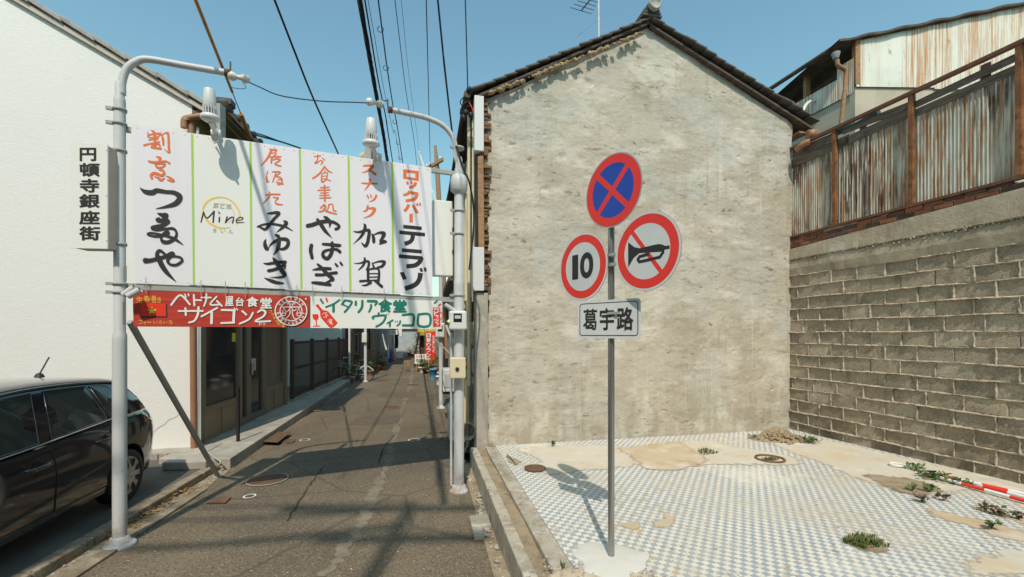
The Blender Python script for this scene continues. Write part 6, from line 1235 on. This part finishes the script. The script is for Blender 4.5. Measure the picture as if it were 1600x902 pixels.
for a in ((660, 582, .2, .28, .35, 'white potted plant under the tavern sign', m_bwhite), (665, 584, .16, .22, .4, 'black potted plant below the red banner', m_dark), (671, 585, .17, .2, .5, 'terracotta potted plant with yellowish leaves left of the blue bin'), (694, 588, .2, .25, .9, 'tall leafy potted plant behind the second meter pole'), (683, 580, .22, .2, .8, 'bushy potted plant behind the blue bin'),
          (553, 592, .2, .25, .6, 'leafy potted plant behind the parked bicycle'), (578, 587, .17, .25, .35, 'potted plant right of the white alley pole on the left'), (545, 598, .2, .2, .5, 'low green potted plant beside the bicycle wheel'), (560, 588, .2, .2, .7, 'bright green potted plant behind the slim white pole'), (588, 580, .22, .3, .45, 'potted plant with yellow leaves before the brown house'), (598, 572, .25, .3, .6, 'dark potted shrub before the grey house'), (606, 566, .25, .3, .7, 'small potted shrub near the blue tarp'), (650, 560, .4, .4, .8, 'large pale green potted shrub at the far end of the alley'), (643, 557, .4, .3, .5, 'low potted shrub at the far end of the alley'), (597, 579, .14, .2, .3, 'small potted herb at the edge of the left gutter')): pot_plant(*a)
p = G(615, 563, ALLEY); b = MB(); b.box(frame(p), -.2, .2, -.2, .2, 0, .04); b.lathe([(.16, .04), (.04, .7), (.03, .71)], p, n=14); far_thing(b, 'traffic_cone', m_cone, 'orange traffic cone far down the alley beside the blue tarp', 'traffic cone')
p = G(609, 566, ALLEY); b = MB(); b.lathe([(.22, .05), (.26, .3), (.2, .6), (.10, .85), (.02, .9)], p, n=9); far_thing(b, 'folded_parasol', m_bluetarp, 'blue tarp covered bundle far down the left of the alley', 'tarp bundle')
p = G(624, 560, ALLEY); b = MB(); b.box(frame(p), -.25, .25, -.2, .2, 0, .55); far_thing(b, 'plastic_crate', m_bwhite, 'white plastic crate beyond the orange cone', 'crate', bevel=.03)
p = G(636, 580, ALLEY); g = thing('wooden_chair', 'small tan wooden chair standing left of the tavern sign', 'chair', p); f = frame(p, .3)
b = MB(); b.box(f, -.15, .15, -.15, .15, .27, .30); b.build('seat', m_woodtan, g, bevel=.01)
b = MB(); b.box(f, -.15, .15, .12, .15, .38, .56); b.build('backrest', m_woodtan, g, bevel=.01)
for sx_ in (-.13, .13):
    for sy_ in (-.13, .13): b = MB(); b.box(f, sx_ - .016, sx_ + .016, sy_ - .016, sy_ + .016, 0, .27 if sy_ < 0 else .56); b.build('leg', m_woodtan, g)
# bicycle leaning by the left pole
p = G(551, 598, ALLEY); bf_ = Fr(p, V((1, .55, 0)).normalized(), V((-.55, 1, 0)).normalized(), (0, 0, 1))
g = thing('bicycle', 'city bicycle with front basket parked at the end of the slat fence', 'bicycle', p)
wa, wb = (-.52, .31), (.52, .31)
for (x, z) in (wa, wb):
    b = MB(); c = bf_.p(x, 0, z); n = 30; ring = [c + bf_.x * .31 * math.cos(2 * math.pi * k / n) + bf_.z * .31 * math.sin(2 * math.pi * k / n) for k in range(n + 1)]; b.tube(ring, .02, 6, caps=False); wl_ = b.build('wheel', m_blk, g)
    b = MB(); 
    for k in range(12): a = 2 * math.pi * k / 12; b.tube([c, c + bf_.x * .29 * math.cos(a) + bf_.z * .29 * math.sin(a)], .003, 3, caps=False)
    b.build('spoke', m_chrome, wl_)
b = MB(); Q = lambda x, z, y=0: bf_.p(x, y, z)
for a, c in (((.52, .31), (.12, .30)), ((.52, .31), (.22, .72)), ((.12, .30), (.26, .85)), ((.12, .30), (-.36, .72)), ((.22, .66), (-.36, .80)), ((-.36, .90), (-.52, .31))): b.tube([Q(*a), Q(*c)], .017, 8)
b.build('bike_frame', m_housegrey, g)
b = MB(); b.tube(spline([Q(-.18, 1.0, .28), Q(-.3, 1.02, .2), Q(-.36, .95, 0), Q(-.3, 1.02, -.2), Q(-.18, 1.0, -.28)], 5), .014, 7); b.build('handlebar', m_chrome, g)
b = MB(); b.box(bf_, .16, .40, -.09, .09, .86, .92); b.build('saddle', m_blk, g, bevel=.025)
b = MB()
for z in (.68, .74, .80, .86, .92): 
    q = [bf_.p(x, y, z) for x, y in ((-.78, -.16), (-.46, -.16), (-.46, .16), (-.78, .16), (-.78, -.16))]; b.tube(q, .006, 4)
for k in range(9):
    x = -.78 + .04 * k
    for y in (-.16, .16): b.tube([bf_.p(x, y, .66), bf_.p(x, y, .92)], .004, 4)
b.build('basket', m_greyplastic, g)
b = MB(); b.tube(spline([Q(.25, .52), Q(.42, .64), Q(.62, .62), Q(.82, .45)], 6), .03, 5); b.build('mudguard', m_greyplastic, g)
# two slim poles in the alley
def slim_pole(px, py, r, h, label): 
    p = G(px, py, ALLEY); b = MB(); b.lathe([(r * 2, 0), (r * 2, .03), (r * 1.1, .06), (r, .1), (r, h)], p, n=16); o = tag(b.build('alley_pole', m_galv), label, 'pole'); return p
pl_ = slim_pole(571, 597, .06, 4.0, 'slim white pole by the bicycle on the left of the alley'); pr_ = slim_pole(689, 638, .058, 3.6, 'slim grey pole with a meter on the right of the alley')
b = MB(); b.wbox(pl_.x - .10, pl_.x + .10, pl_.y - .16, pl_.y - .06, 1.35, 1.75); far_thing(b, 'pole_box', m_porc, 'pale box strapped to the slim white pole by the bicycle', 'box', bevel=.02)
z1 = P(0, 511, pr_.y).z; b = MB(); b.wbox(pr_.x - .12, pr_.x + .12, pr_.y - .18, pr_.y - .06, z1 - .28, z1 + .1); o = far_thing(b, 'electric_meter', m_lightplastic, 'smaller grey electric meter on the slim pole further back', 'meter', bevel=.03)
b = MB(); b.wbox(pr_.x - .05, pr_.x + .07, pr_.y - .186, pr_.y - .181, z1 - .12, z1 + .04); q = b.build('display_window', m_darkglass); q.parent = o
# air conditioner units
def ac_unit(px, py, y, w, h, label, zb=None):
    p = P(px, py, y); g = thing('air_conditioner', label, 'air conditioner', p, 'outdoor air conditioner units on the right'); f = frame(p, .2)
    b = MB(); b.box(f, 0, w, 0, .6, 0, h); b.build('case', m_lightplastic, g, bevel=.02)
    b = MB(); b.box(f, w * .15, w * .85, -.012, 0, h * .2, h * .8)
    b.build('front_grille', m_greyplastic, g, bevel=.004)
    b = MB(); b.box(f, 0, w, .05, .55, -.05, -.001); b.build('foot', m_dark, g)
ac_unit(692, 613, 9.6, .26, .50, 'white air conditioner behind the slim meter pole'); ac_unit(702, 690, 7.2, .24, .52, 'white air conditioner low behind the right gateway pole')
# rusty utility post with crossarm far behind the signboard
g = thing('utility_pole', 'distant rusty wooden utility pole with crossarm beside the signboard end', 'utility pole', P(690, 330, 17))
b = MB(); b.tube([P(700, 560, 17), P(683, 262, 17), P(680, 228, 17)], [.11, .09, .05], 10); b.build('pole', m_woodtan, g)
b = MB(); b.bar(P(664, 266, 17.3), P(692, 249, 16.7), .09, .12); b.build('crossarm', m_woodtan, g)
b = MB(); b.tube([P(655, 240, 17), P(676, 300, 17), P(690, 345, 17)], .035, 7); b.lathe([(.03, -.05), (.05, .0), (.03, .06)], P(655, 239, 17), n=10); b.build('white_strut', m_porc, g)
for (x, y) in ((667, 262), (672, 259), (688, 250)): b = MB(); b.lathe([(.02, -.05), (.05, -.03), (.03, 0), (.05, .03), (.02, .06)], P(x, y - 3, 17), n=8); b.build('insulator_cap', m_porc, g)
# ------------------------------------------------------------ overhead cables
def HH(px, py, h): return P(px, py, (h - CAMH) * F / (HZ - py))
def overhead(label, pts, r, name='overhead_cable', sag=0.0, mat=None, grp=None):
    P3 = [HH(x, y, h) for x, y, h in pts]; a = P3[0] + (P3[0] - P3[1]).normalized() * 7; P3 = [a] + P3
    return cable(name, P3, r, label, mat, 6, 'cable', grp)
def bundle(label, pts, r):
    P3 = [HH(x, y, h) for x, y, h in pts]; P3 = [P3[0] + (P3[0] - P3[1]).normalized() * 7] + P3; b = MB(); q = spline([tuple(p) for p in P3], 14)
    for k in range(4):
        b.tube([V(p) + V((math.cos(i * .55 + k * 1.57) * r * .55, 0, math.sin(i * .55 + k * 1.57) * r * .55)) for i, p in enumerate(q)], r * .62, 5)
    return tag(b.build('cable_bundle', m_cable), label, 'cable')
bundle('thick twisted black cable bundle above the middle of the alley', [(562, 0, 6.3), (583, 120, 6.1), (600, 215, 6.0), (606, 255, 6.0), (622, 345, 6.0), (640, 440, 6.0), (646, 480, 6.0)], .034)
overhead('black cable just right of the thick bundle', [(570, 0, 6.3), (590, 120, 6.1), (604, 190, 6.0), (613, 250, 6.0), (640, 420, 6.0)], .012)
overhead('thin wire running alongside the ringed cable', [(575, 0, 6.8), (598, 130, 6.6), (614, 205, 6.5), (624, 245, 6.5), (645, 400, 6.5)], .005)
rg = overhead('black cable carrying small wire rings', [(591, 0, 6.4), (604, 100, 6.3), (614, 165, 6.3), (628, 245, 6.3), (650, 400, 6.3)], .011)
for x, y in ((594.5, 41), (603, 102), (617, 187), (622, 220), (625, 244)):
    p = HH(x, y, 6.28); b = MB(); b.tube([p + V((.045 * math.cos(a), 0, -.045 + .045 * math.sin(a))) for a in [k * math.pi / 7 - 4.4 for k in range(12)]], .006, 5); tag(b.build('cable_ring', m_cable), 'small open wire ring hanging from the ringed cable', 'cable ring', 'wire rings on the overhead cable')
overhead('thin wire left of the pair of faint wires', [(617, 0, 7.0), (634, 140, 6.9), (650, 245, 6.8), (655, 330, 6.8)], .007)
overhead('faintest thin wire over the alley', [(627, 0, 7.6), (638, 110, 7.6), (655, 240, 7.6), (662, 330, 7.6)], .004)
overhead('nearly upright thin wire above the signboard end', [(666, 0, 6.5), (668, 80, 6.4), (672, 245, 6.4), (674, 320, 6.4)], .008)
overhead('dark cable dropping to the top of the right gateway pole', [(684, 0, 5.6), (693, 90, 5.1), (705, 195, 4.6), (712, 240, 4.35)], .012)
overhead('upright wire ending at the corner of the gable roof', [(727, 0, 6.4), (729, 70, 5.9), (731, 142, 5.35)], .009)
overhead('slanting black cable left of the thick bundle', [(429, 0, 6.4), (460, 80, 6.2), (490, 155, 6.1), (527, 237, 6.0), (562, 315, 6.0), (600, 400, 6.0)], .017)
# guy wire with amber guards
gy = thing('guy_wire', 'black guy wire with two amber plastic guards over the alley left', 'guy wire', P(350, 110, 5))
A, B_ = P(303, -6, 4.55), P(392, 217, 7.6); pt_ = lambda k: A.lerp(B_, k)
A2 = A + (A - B_) * .8
def at_px(py):
    lo, hi = 0.0, 1.0
    for _ in range(40):
        m = (lo + hi) / 2; p = pt_(m); y = HZ - (p.z - CAMH) / p.y * F
        if y < py: lo = m
        else: hi = m
    return pt_(lo)
b = MB(); b.tube([A2, B_, B_ + V((0, .4, -.25))], .007, 6); b.build('wire', m_cable, gy)
b = MB(); b.tube([A2, at_px(144)], .019, 10); b.build('cable_guard', m_guard, gy); b = MB(); b.tube([at_px(178), at_px(214)], .030, 10); b.build('cable_guard', m_guard, gy)
cable('service_cable', [P(383, 206, 7.5), P(410, 214, 8.5), P(440, 222, 9.5), P(470, 232, 10.5)], .02, 'double black service cable leaving the lower amber guard')
cable('service_cable', [P(363, 185, 7.2), P(382, 203, 7.4), P(410, 211, 8.5), P(445, 224, 9.5)], .012, 'thinner service cable above the eave tiles of the shopfront')
b = MB()
for (x, y, dx, dy) in ((733, 150, -14, 10), (735, 158, -16, 18), (737, 165, -10, 8)): b.tube(spline([P(x, y, 6.5), P(x + dx * .6, y + dy * .2, 6.45), P(x + dx, y + dy, 6.5), P(x + dx * .6, y + dy * 1.8, 6.6)], 6), .008, 5)
for (x, y) in ((733, 140), (724, 184), (728, 176), (736, 180)): b.lathe([(.02, -.04), (.04, -.02), (.04, .02), (.02, .04)], P(x, y, 6.45), n=8)
tag(b.build('service_bracket', m_cable), 'tangle of service wires and insulators at the left eave of the gable house', 'cable tangle')
cable('red_wire', [P(733, 160, 6.42), P(737, 168, 6.42), P(740, 176, 6.42)], .007, 'short red wire in the tangle under the left eave', m_redb)
# unseen pole, cables and corner building throw foreground shade; houses added to dim skylight
g = thing('street_utility_pole', 'concrete utility pole behind the viewer', 'utility pole', (-.6, -7.2, ALLEY))
b = MB(); b.tube([(-1.15, -6.2, -.3), (-1.15, -6.2, 14.1)], [.15, .07], 14); b.build('pole', m_concrete, g)
b = MB()
b.bar((-2.6, -6.15, 13.85), (-.35, -6.15, 13.9), .10, .10); b.bar((-1.9, -6.12, 12.9), (-.2, -6.12, 12.95), .10, .10)
b.build('crossarm', m_galv, g)
def cross(y, z0, z1, r, label):
    b = MB(); q = spline([(-14, y - .5, z0 + .7), (-5, y - .1, z0), (-3, y, z0 - .1), (-1.15, y, z1)], 10); b.tube(q, r, 6); tag(b.build('cross_street_cable', m_cable), label, 'cable')
cross(-6.05, 12.75, 13.2, .05, 'thick cable strung across the street behind the viewer'); cross(-6.05, 13.5, 13.75, .03, 'thinner cable strung across the street behind the viewer'); cross(-6.05, 13.95, 14.0, .022, 'lower cable strung across the street behind the viewer')
g = thing('corner_building', 'plain building behind the viewer on the left street corner', 'house', (-8, -6, 0))
b = MB(); x1 = -3.87; b.wbox(-18, x1, -12, -2.4, -.4, 8.65); b.build('wall', m_housewhite, g)
b = MB(); b.wbox(-18.1, x1 + .02, -12.1, -2.35, 8.66, 8.8); b.build('roof', m_rooftile, g)
g = thing('sky_block_row', 'unseen row of dark houses added across the street to block skylight', 'house', (0, -11, 0)); b = MB(); b.wbox(-3.6, 16, -18, -10.5, -.4, 9.2); b.build('wall', m_opp, g); b = MB(); b.wbox(-3.7, 16.2, -18, -10.2, 9.21, 9.4); b.build('roof', m_rooftile, g)  # out of view, added to cut the skylight coming from behind
g = thing('sky_block_side', 'unseen house added on the right behind the viewer to block skylight', 'house', (9, -4, 0)); b = MB(); b.wbox(8.2, 14, -9, 1.0, -.4, 7.0); b.build('wall', m_opp, g); b = MB(); b.wbox(8.1, 14.2, -9.1, 1.1, 7.01, 7.2); b.build('roof', m_rooftile, g)  # another unseen house, added to hold back sky on the right
# ------------------------------------------------------------ small ground things
def lid(px, py, r, label, mat=None, z=ALLEY, zo=.008):
    c = G(px, py, z); b = MB(); b.lathe([(r, zo), (r, zo + .006), (r - .02, zo + .008), (0, zo + .008)], c, n=40, caps=False)
    b.lathe([(r + .015, zo - .001), (r + .03, zo + .003), (r + .005, zo + .003)], c, n=40, m=1, caps=False)
    n = int(r / .028)
    for k in range(-n, n + 1):
        x = k * .028; h = math.sqrt(max(0, (r - .03) ** 2 - x * x))
        if h > .02: b.box(frame((c.x, c.y, z + zo + .008), .5), x - .009, x + .009, -h, h, 0, .004)
    return tag(b.build('manhole_cover', [mat or m_rustlid, m_concrete]), label, 'manhole cover')
lid(418, 750, .235, 'large round rusty manhole cover on the left of the alley')
b = MB(); q = [G(x, y, ALLEY) + V((0, 0, .008)) for x, y in ((322, 788), (352, 777), (361, 779), (352, 788))]; b.prism(q, (0, 0, .01)); tag(b.build('drain_cover', m_rustlid), 'small rusty square drain cover by the left gutter', 'drain cover')
b = MB(); q = [G(x, y, ALLEY) + V((0, 0, .008)) for x, y in ((436, 688), (462, 688), (458, 693), (430, 693))]; b.prism(q, (0, 0, .01)); tag(b.build('drain_cover', m_rustlid), 'rust red drain cover at the corner of the steel plate', 'drain cover')
for (px, py, w, l) in ((390, 776, .07, 'white chalk ring painted on the road by the large manhole'), (476, 688, .09, 'white painted ring left of the signboard shadow'), (647, 688, .11, 'white painted ring inside the signboard shadow')):
    c = G(px, py, ALLEY); b = MB(); n = 30; b.grid([[(c.x + r * math.cos(2 * math.pi * k / n), c.y + r * 1.05 * math.sin(2 * math.pi * k / n), ALLEY + .007) for k in range(n)] for r in (w, w - .018)], 0, False, True)
    b.face([(c.x + (w - .02) * .6 * math.cos(2 * math.pi * k / 16), c.y + (w - .02) * .6 * math.sin(2 * math.pi * k / 16), ALLEY + .0075) for k in range(16)], 1); o = b.build('road_marking', [m_white, m_rustlid]); struct(o)
lid(612, 637, .22, 'round reddish manhole cover in the middle of the alley'); lid(645, 602, .25, 'far rust red manhole cover in the alley'); lid(598, 595, .25, 'far manhole cover at the left of the alley')
c = G(836, 732, .012); b = MB(); b.lathe([(.135, .0), (.135, .012), (.12, .016), (0, .010)], c, n=30, caps=False); tag(b.build('drain_cover', m_rustlid), 'small round rusty cap set in the cement near the lot kerb', 'drain cover')
c = G(1203, 718, .006); b = MB(); n = 26; b.grid([[(c.x + r * math.cos(2 * math.pi * k / n), c.y + r * math.sin(2 * math.pi * k / n), z) for k in range(n)] for r, z in ((.185, .008), (.18, .03), (.165, .03), (.16, .008))], 0, True, True); tag(b.build('pipe_ring', m_rustlid), 'round rusty pipe rim with grass inside near the back of the lot', 'pipe rim')
patch('weed_soil', [(1190, 718), (1203, 714), (1216, 718), (1203, 722)], .011, m_dirt, .0)
patch('weed_soil', [(1314, 843), (1335, 836), (1368, 840), (1392, 854), (1385, 862), (1350, 860), (1322, 851)], .006, m_dirt, .012)
def grass(label, pts, n, hmin, hmax, name='grass', leafy=0, mats=None, h0=.0):
    b = MB(); q = [G(x, y, h0) for x, y in pts]
    for i in range(n):
        tri = [rngp.choice(q) for _ in range(3)]; w = [rngp.random() for _ in tri]; s = sum(w); p = sum((V(a) * k for a, k in zip(tri, w)), V((0, 0, 0))) / s
        h = rngp.uniform(hmin, hmax); a = rngp.uniform(0, 6.28); d = V((math.cos(a), math.sin(a), 0)); e = V((-d.y, d.x, 0)); w_ = rngp.uniform(.003, .006); m = rngp.choice((0, 0, 1, 1, 2, 3))
        p1 = p + V((0, 0, h * .6)) + d * h * .15; p2 = p + V((0, 0, h)) + d * h * rngp.uniform(.3, .8)
        b.face([p - e * w_, p + e * w_, p1 + e * w_ * .8, p1 - e * w_ * .8], m); b.face([p1 - e * w_ * .8, p1 + e * w_ * .8, p2], m)
        if i < leafy:
            c_ = p + d * .02 + V((0, 0, h * .8)); leaves(b, c_, (.03, .03, .02), 4, .05, 2)
    return struct(b.build(name, mats or [m_leaf, m_leafd, m_leafy, m_leafdry]), 'stuff')
grass('', [(1318, 845), (1338, 838), (1366, 842), (1388, 855), (1350, 859), (1322, 850), (1345, 848)], 900, .015, .055)
grass('', [(1190, 719), (1203, 716), (1216, 719), (1203, 722)], 160, .02, .05)
grass('', [(1090, 706), (1105, 703), (1122, 709), (1100, 712)], 220, .02, .06)
grass('', [(792, 711), (800, 720), (806, 727)], 120, .01, .03)
grass('', [(330, 722), (345, 724), (352, 728), (338, 735)], 90, .06, .16, h0=ALLEY)
grass('', [(768, 796), (774, 800), (772, 806)], 60, .05, .12, h0=-.15)
grass('', [(877, 884), (882, 888), (880, 892)], 40, .02, .05)
grass('', [(500, 618), (515, 610), (530, 602)], 160, .08, .3, h0=ALLEY)
def weed(px, py, n, r, size, label, mats, h0=0.0, up=.3):
    p = G(px, py, h0); g = thing('weed', label, 'weed', p); b = MB()
    for k in range(max(4, n // 6)):
        a = rngp.uniform(0, 6.28); b.tube([p, p + V((math.cos(a) * r * .6, math.sin(a) * r * .6, size * 1.2))], .0025, 4)
    b.build('stem', m_leafd, g)
    b = MB(); leaves(b, p + V((0, 0, size * .8)), (r, r, size * .6), n, size, len(mats), up=up); b.build('foliage', mats, g)
GRN = [m_leaf, m_leafd, m_leaf]; REDS = [m_leafr, m_leafd, m_leafr]
weed(1432, 735, 60, .10, .05, 'leafy green weed at the near end of the striped poles', GRN); weed(1462, 749, 110, .19, .055, 'wide creeping weed with round leaves over the striped poles', GRN); weed(1500, 758, 60, .13, .05, 'creeping weed trailing along the striped poles', GRN)
weed(1443, 786, 26, .05, .05, 'small reddish sprout at the edge of the dirt patch', REDS); weed(1475, 783, 26, .05, .05, 'small reddish sprout in the tiles right of the dirt patch', REDS); weed(1540, 800, 24, .05, .05, 'purple leaved sprout in the right hand crack', REDS); weed(1563, 806, 26, .06, .05, 'pair of purple leaved sprouts further along the crack', REDS); weed(1591, 812, 26, .06, .05, 'purple leaved sprout nearest the right edge of the photo', REDS)
weed(1549, 828, 26, .05, .06, 'green rosette sprout throwing a small shadow on the tiles', GRN); weed(863, 697, 22, .05, .05, 'small green weed at the foot of the gable wall', GRN); weed(1265, 692, 90, .16, .06, 'green creeping weed right of the soil heap', GRN); weed(1245, 687, 50, .12, .05, 'green weed between the soil heap and the block wall', GRN); weed(1200, 683, 20, .05, .05, 'tiny weed on the left of the soil heap', GRN); weed(1180, 687, 14, .04, .04, 'tiny seedling left of the soil heap under the gable wall', GRN)
weed(1425, 768, 18, .05, .05, 'little green weed on the dirt patch', GRN); weed(1452, 770, 22, .06, .06, 'dry green weed at the right of the dirt patch', GRN)
# soil heap
b = MB(); rows = []; c = G(1222, 690, 0); n = 26
rows = [[(c.x + (i / n - .5) * 1.15, c.y + (j / n - .5) * .75 + .1, -.02 + max(0, .17 * math.exp(-((i / n - .5) ** 2 * 14 + (j / n - .55) ** 2 * 16)) * (1 + .5 * rngp.random()) - .012) + .018 * rngp.random() * math.exp(-((i / n - .5) ** 2 * 10 + (j / n - .5) ** 2 * 10))) for i in range(n + 1)] for j in range(n + 1)]
b.grid(rows, 0, False)
for i in range(130):
    x = c.x + rngp.gauss(0, .20); y = c.y + .1 + rngp.gauss(0, .13); r = rngp.uniform(.012, .04); z = .15 * math.exp(-(((x - c.x) / 1.15) ** 2 * 14 + ((y - c.y - .1) / .75) ** 2 * 16))
    b.lathe([(r * .4, -r * .5), (r, 0), (r * .8, r * .5), (r * .2, r * .8)], (x, y, z), (rngp.uniform(-.6, .6), rngp.uniform(-.6, .6), 1), 6, sm=False)
tag(b.build('soil_heap', m_dirt), 'small heap of dug soil in the corner between gable wall and block wall', 'soil heap')
# striped barrier poles
for k, (x0, y0, x1, y1, l) in enumerate(((1412, 727, 1640, 787, 'red and white striped barrier pole lying along the block wall'), (1470, 747, 1650, 796, 'second striped barrier pole lying nearest the tiles'), (1460, 741, 1640, 781, 'third striped barrier pole closest to the block wall'))):
    a, c = G(x0, y0, .03 + .005 * k), G(x1, y1, .03 + .005 * k); L_ = (c - a).length; b = MB(); t = 0.0; i = k
    if k == 0: t = L_ * .30; b.tube([a, a.lerp(c, .30)], .012, 8, 1)
    while t < L_: e = min(t + .20, L_); b.tube([a.lerp(c, t / L_), a.lerp(c, e / L_)], .018, 12, i % 2); t = e; i += 1
    if k == 0: b.tube([a + V((.07 * math.cos(q) - .06, .07 * math.sin(q) + .03, 0)) for q in [m * math.pi / 6 for m in range(13)]], .012, 8, 1)
    tag(b.build('barrier_pole', [m_redb, m_white]), l, 'barrier pole', 'striped barrier poles on the ground')
# loose blocks and stones by the lot kerb
def stone(name, px0, py0, w, d, h, ang, label, mat): p = G(px0, py0, ALLEY + h); b = MB(); b.box(frame((p.x, p.y, ALLEY), ang), 0, w, 0, d, 0, h); tag(b.build(name, mat, bevel=.012), label, 'block')
stone('paving_block', 737, 822, .20, .26, .06, .2, 'pale concrete block lying in the gutter by the lot kerb', m_concrete)
stone('paving_block', 741, 838, .10, .2, .05, .2, 'smaller worn concrete block before the pale one', m_concrete)
stone('broken_block', 822, 899, .12, .14, .2, .1, 'greenish broken block at the near end of the lot kerb', m_housegrey)
b = MB()
for i in range(110):
    y = rngp.uniform(2.7, 6.2); x = XR(y) + .03 + rngp.random() * (kp(0, y).x - XR(y) - .05); r = rngp.uniform(.006, .02) if rngp.random() < .85 else rngp.uniform(.02, .035)
    b.lathe([(r * .4, 0), (r, r * .4), (r * .8, r * .9), (r * .2, r * 1.1)], (x, y, ALLEY), (rngp.uniform(-.5, .5), rngp.uniform(-.5, .5), 1), 6, sm=False)
for i in range(160):
    a, c = (G(860, 890, 0), G(1010, 895, 0)); p = a.lerp(c, rngp.random()) + V((rngp.gauss(0, .05), rngp.gauss(0, .06), 0)); r = rngp.uniform(.004, .012)
    b.lathe([(r * .4, 0), (r, r * .4), (r * .8, r * .9), (r * .2, r * 1.1)], p, (rngp.uniform(-.5, .5), rngp.uniform(-.5, .5), 1), 6, sm=False)
for i in range(220):
    y = rngp.uniform(3.2, 6.3); x = XK(y) + .03 + rngp.random() * .22; r = rngp.uniform(.005, .016)
    b.lathe([(r * .4, 0), (r, r * .4), (r * .8, r * .9), (r * .2, r * 1.1)], (x, y, ALLEY), (rngp.uniform(-.5, .5), rngp.uniform(-.5, .5), 1), 6, sm=False)
struct(b.build('gravel', [m_concrete]), 'stuff')
b = MB()
for i in range(150):
    y = rngp.uniform(4.2, 5.6); x = XK(y) + rngp.random() ** 1.4 * .16; a = rngp.uniform(0, 6.28); s = rngp.uniform(.015, .04); p = V((x, y, ALLEY + rngp.uniform(.015, .04))); d = V((math.cos(a), math.sin(a), rngp.uniform(-.3, .3))) * s; e = V((-math.sin(a), math.cos(a), rngp.uniform(-.3, .3))) * s * .45
    b.face([p - d, p + e, p + d, p - e], 0)
struct(b.build('fallen_leaves', m_leafdry), 'stuff')
# small signs over the far alley, climbing vine at the tavern, rods by the fence end
for (px0, py0, px1, py1, y, l, red) in ((609, 512, 621, 523, 27, 'small white shop sign with a red band far down the left side', 1), (622, 510, 628, 525, 31, 'narrow white hanging shop sign near the end of the alley', 0)):
    a, c = P(px0, py1, y), P(px1, py0, y); b = MB(); b.wbox(a.x, c.x, y, y + .12, a.z, c.z, 0); h = c.z - a.z
    if red: b.wbox(a.x + .02, c.x - .02, y - .004, y - .001, a.z + h * .62, c.z - .03, 1); b.wbox(a.x + .1, c.x - .1, y - .004, y - .001, a.z + h * .3, a.z + h * .42, 2)
    o = tag(b.build('shop_sign', [m_bwhite, m_redb, m_black]), l, 'sign')
g = thing('climbing_vine', 'dry brown climbing vine at the corner of the tavern porch', 'vine', P(649, 575, 23)); b = MB()
for k in range(5): b.tube(spline([P(647 + k, 574, 23), P(648 + k * .6, 558, 23.1), P(650 + k * .5, 540, 23.2), P(654 + k * .4, 520, 23.3)], 5), .02, 4)
b.build('stem', m_wood, g); b = MB()
for k in range(6): leaves(b, P(648 + k, 568 - k * 9, 23), (.16, .16, .2), 60, .10, 2)
b.build('foliage', [m_leafdry, m_wood], g)
cable('fence_end_pipe', [P(546, 585, 18.6), P(546, 500, 18.6)], .05, 'white downpipe at the far end of the brown slat fence', m_porc)
cable('timber_pole', [P(550, 583, 19), P(549, 500, 19)], .04, 'orange brown timber pole beside the white downpipe', m_woodtan)
cable('dark_laundry', [P(619, 515, 27.5), P(619.5, 525, 27.5), P(620, 537, 27.5), P(619, 544, 27.5)], .12, 'dark cloth bundle hanging below the far shop sign', m_dark)
cable('white_net', [P(597, 522, 24), P(600, 535, 24), P(604, 547, 24)], .06, 'white rolled net leaning on the grey row house', m_porc)
cable('grey_pipe', [P(607, 560, 27), P(607, 500, 27)], .05, 'pale grey pipe on the grey row house', m_galv)
cable('slack_rope', [P(676, 528, 9.5), P(690, 540, 8.5), P(706, 556, 7.5), P(716, 566, 7)], .012, 'beige rope stretched between the meter poles', m_cablegrey)
cable('rusty_rod', [P(697, 508, 7), P(703, 524, 7), P(712, 540, 7)], .02, 'rusty ended tube leaning behind the right gateway pole', m_porc)
cable('rusty_rod', [P(720, 560, 6.9), P(731, 576, 6.9), P(742, 592, 6.9)], .014, 'thin rusty rod slanting right of the cream breaker box', m_rust)
for i, (x, w_, y0, y1, mt, l) in enumerate(((726, .05, 470, 690, m_beige, 'cream'), (732, .035, 540, 690, m_plasterbeige, 'sand coloured'), (739, .03, 545, 600, m_galv, 'short grey'))):
    cable('wall_pipe', [P(x, y1, 6.95), P(x, y0, 6.95)], w_ * .6, l + ' pipe against the alley wall left of the concrete pier', mt)
b = MB()
for k in range(7): 
    c = P(733, 672 + k * .5, 6.75); b.tube([c + V((.10 * math.cos(a + k) * (1 - .05 * k), .04 * k - .1, .13 * math.sin(a + k) * (1 - .04 * k))) for a in [q * math.pi / 10 for q in range(21)]], .010, 5)
tag(b.build('hose_coil', m_cablegrey), 'tangled coil of beige hose behind the right gateway pole', 'hose')
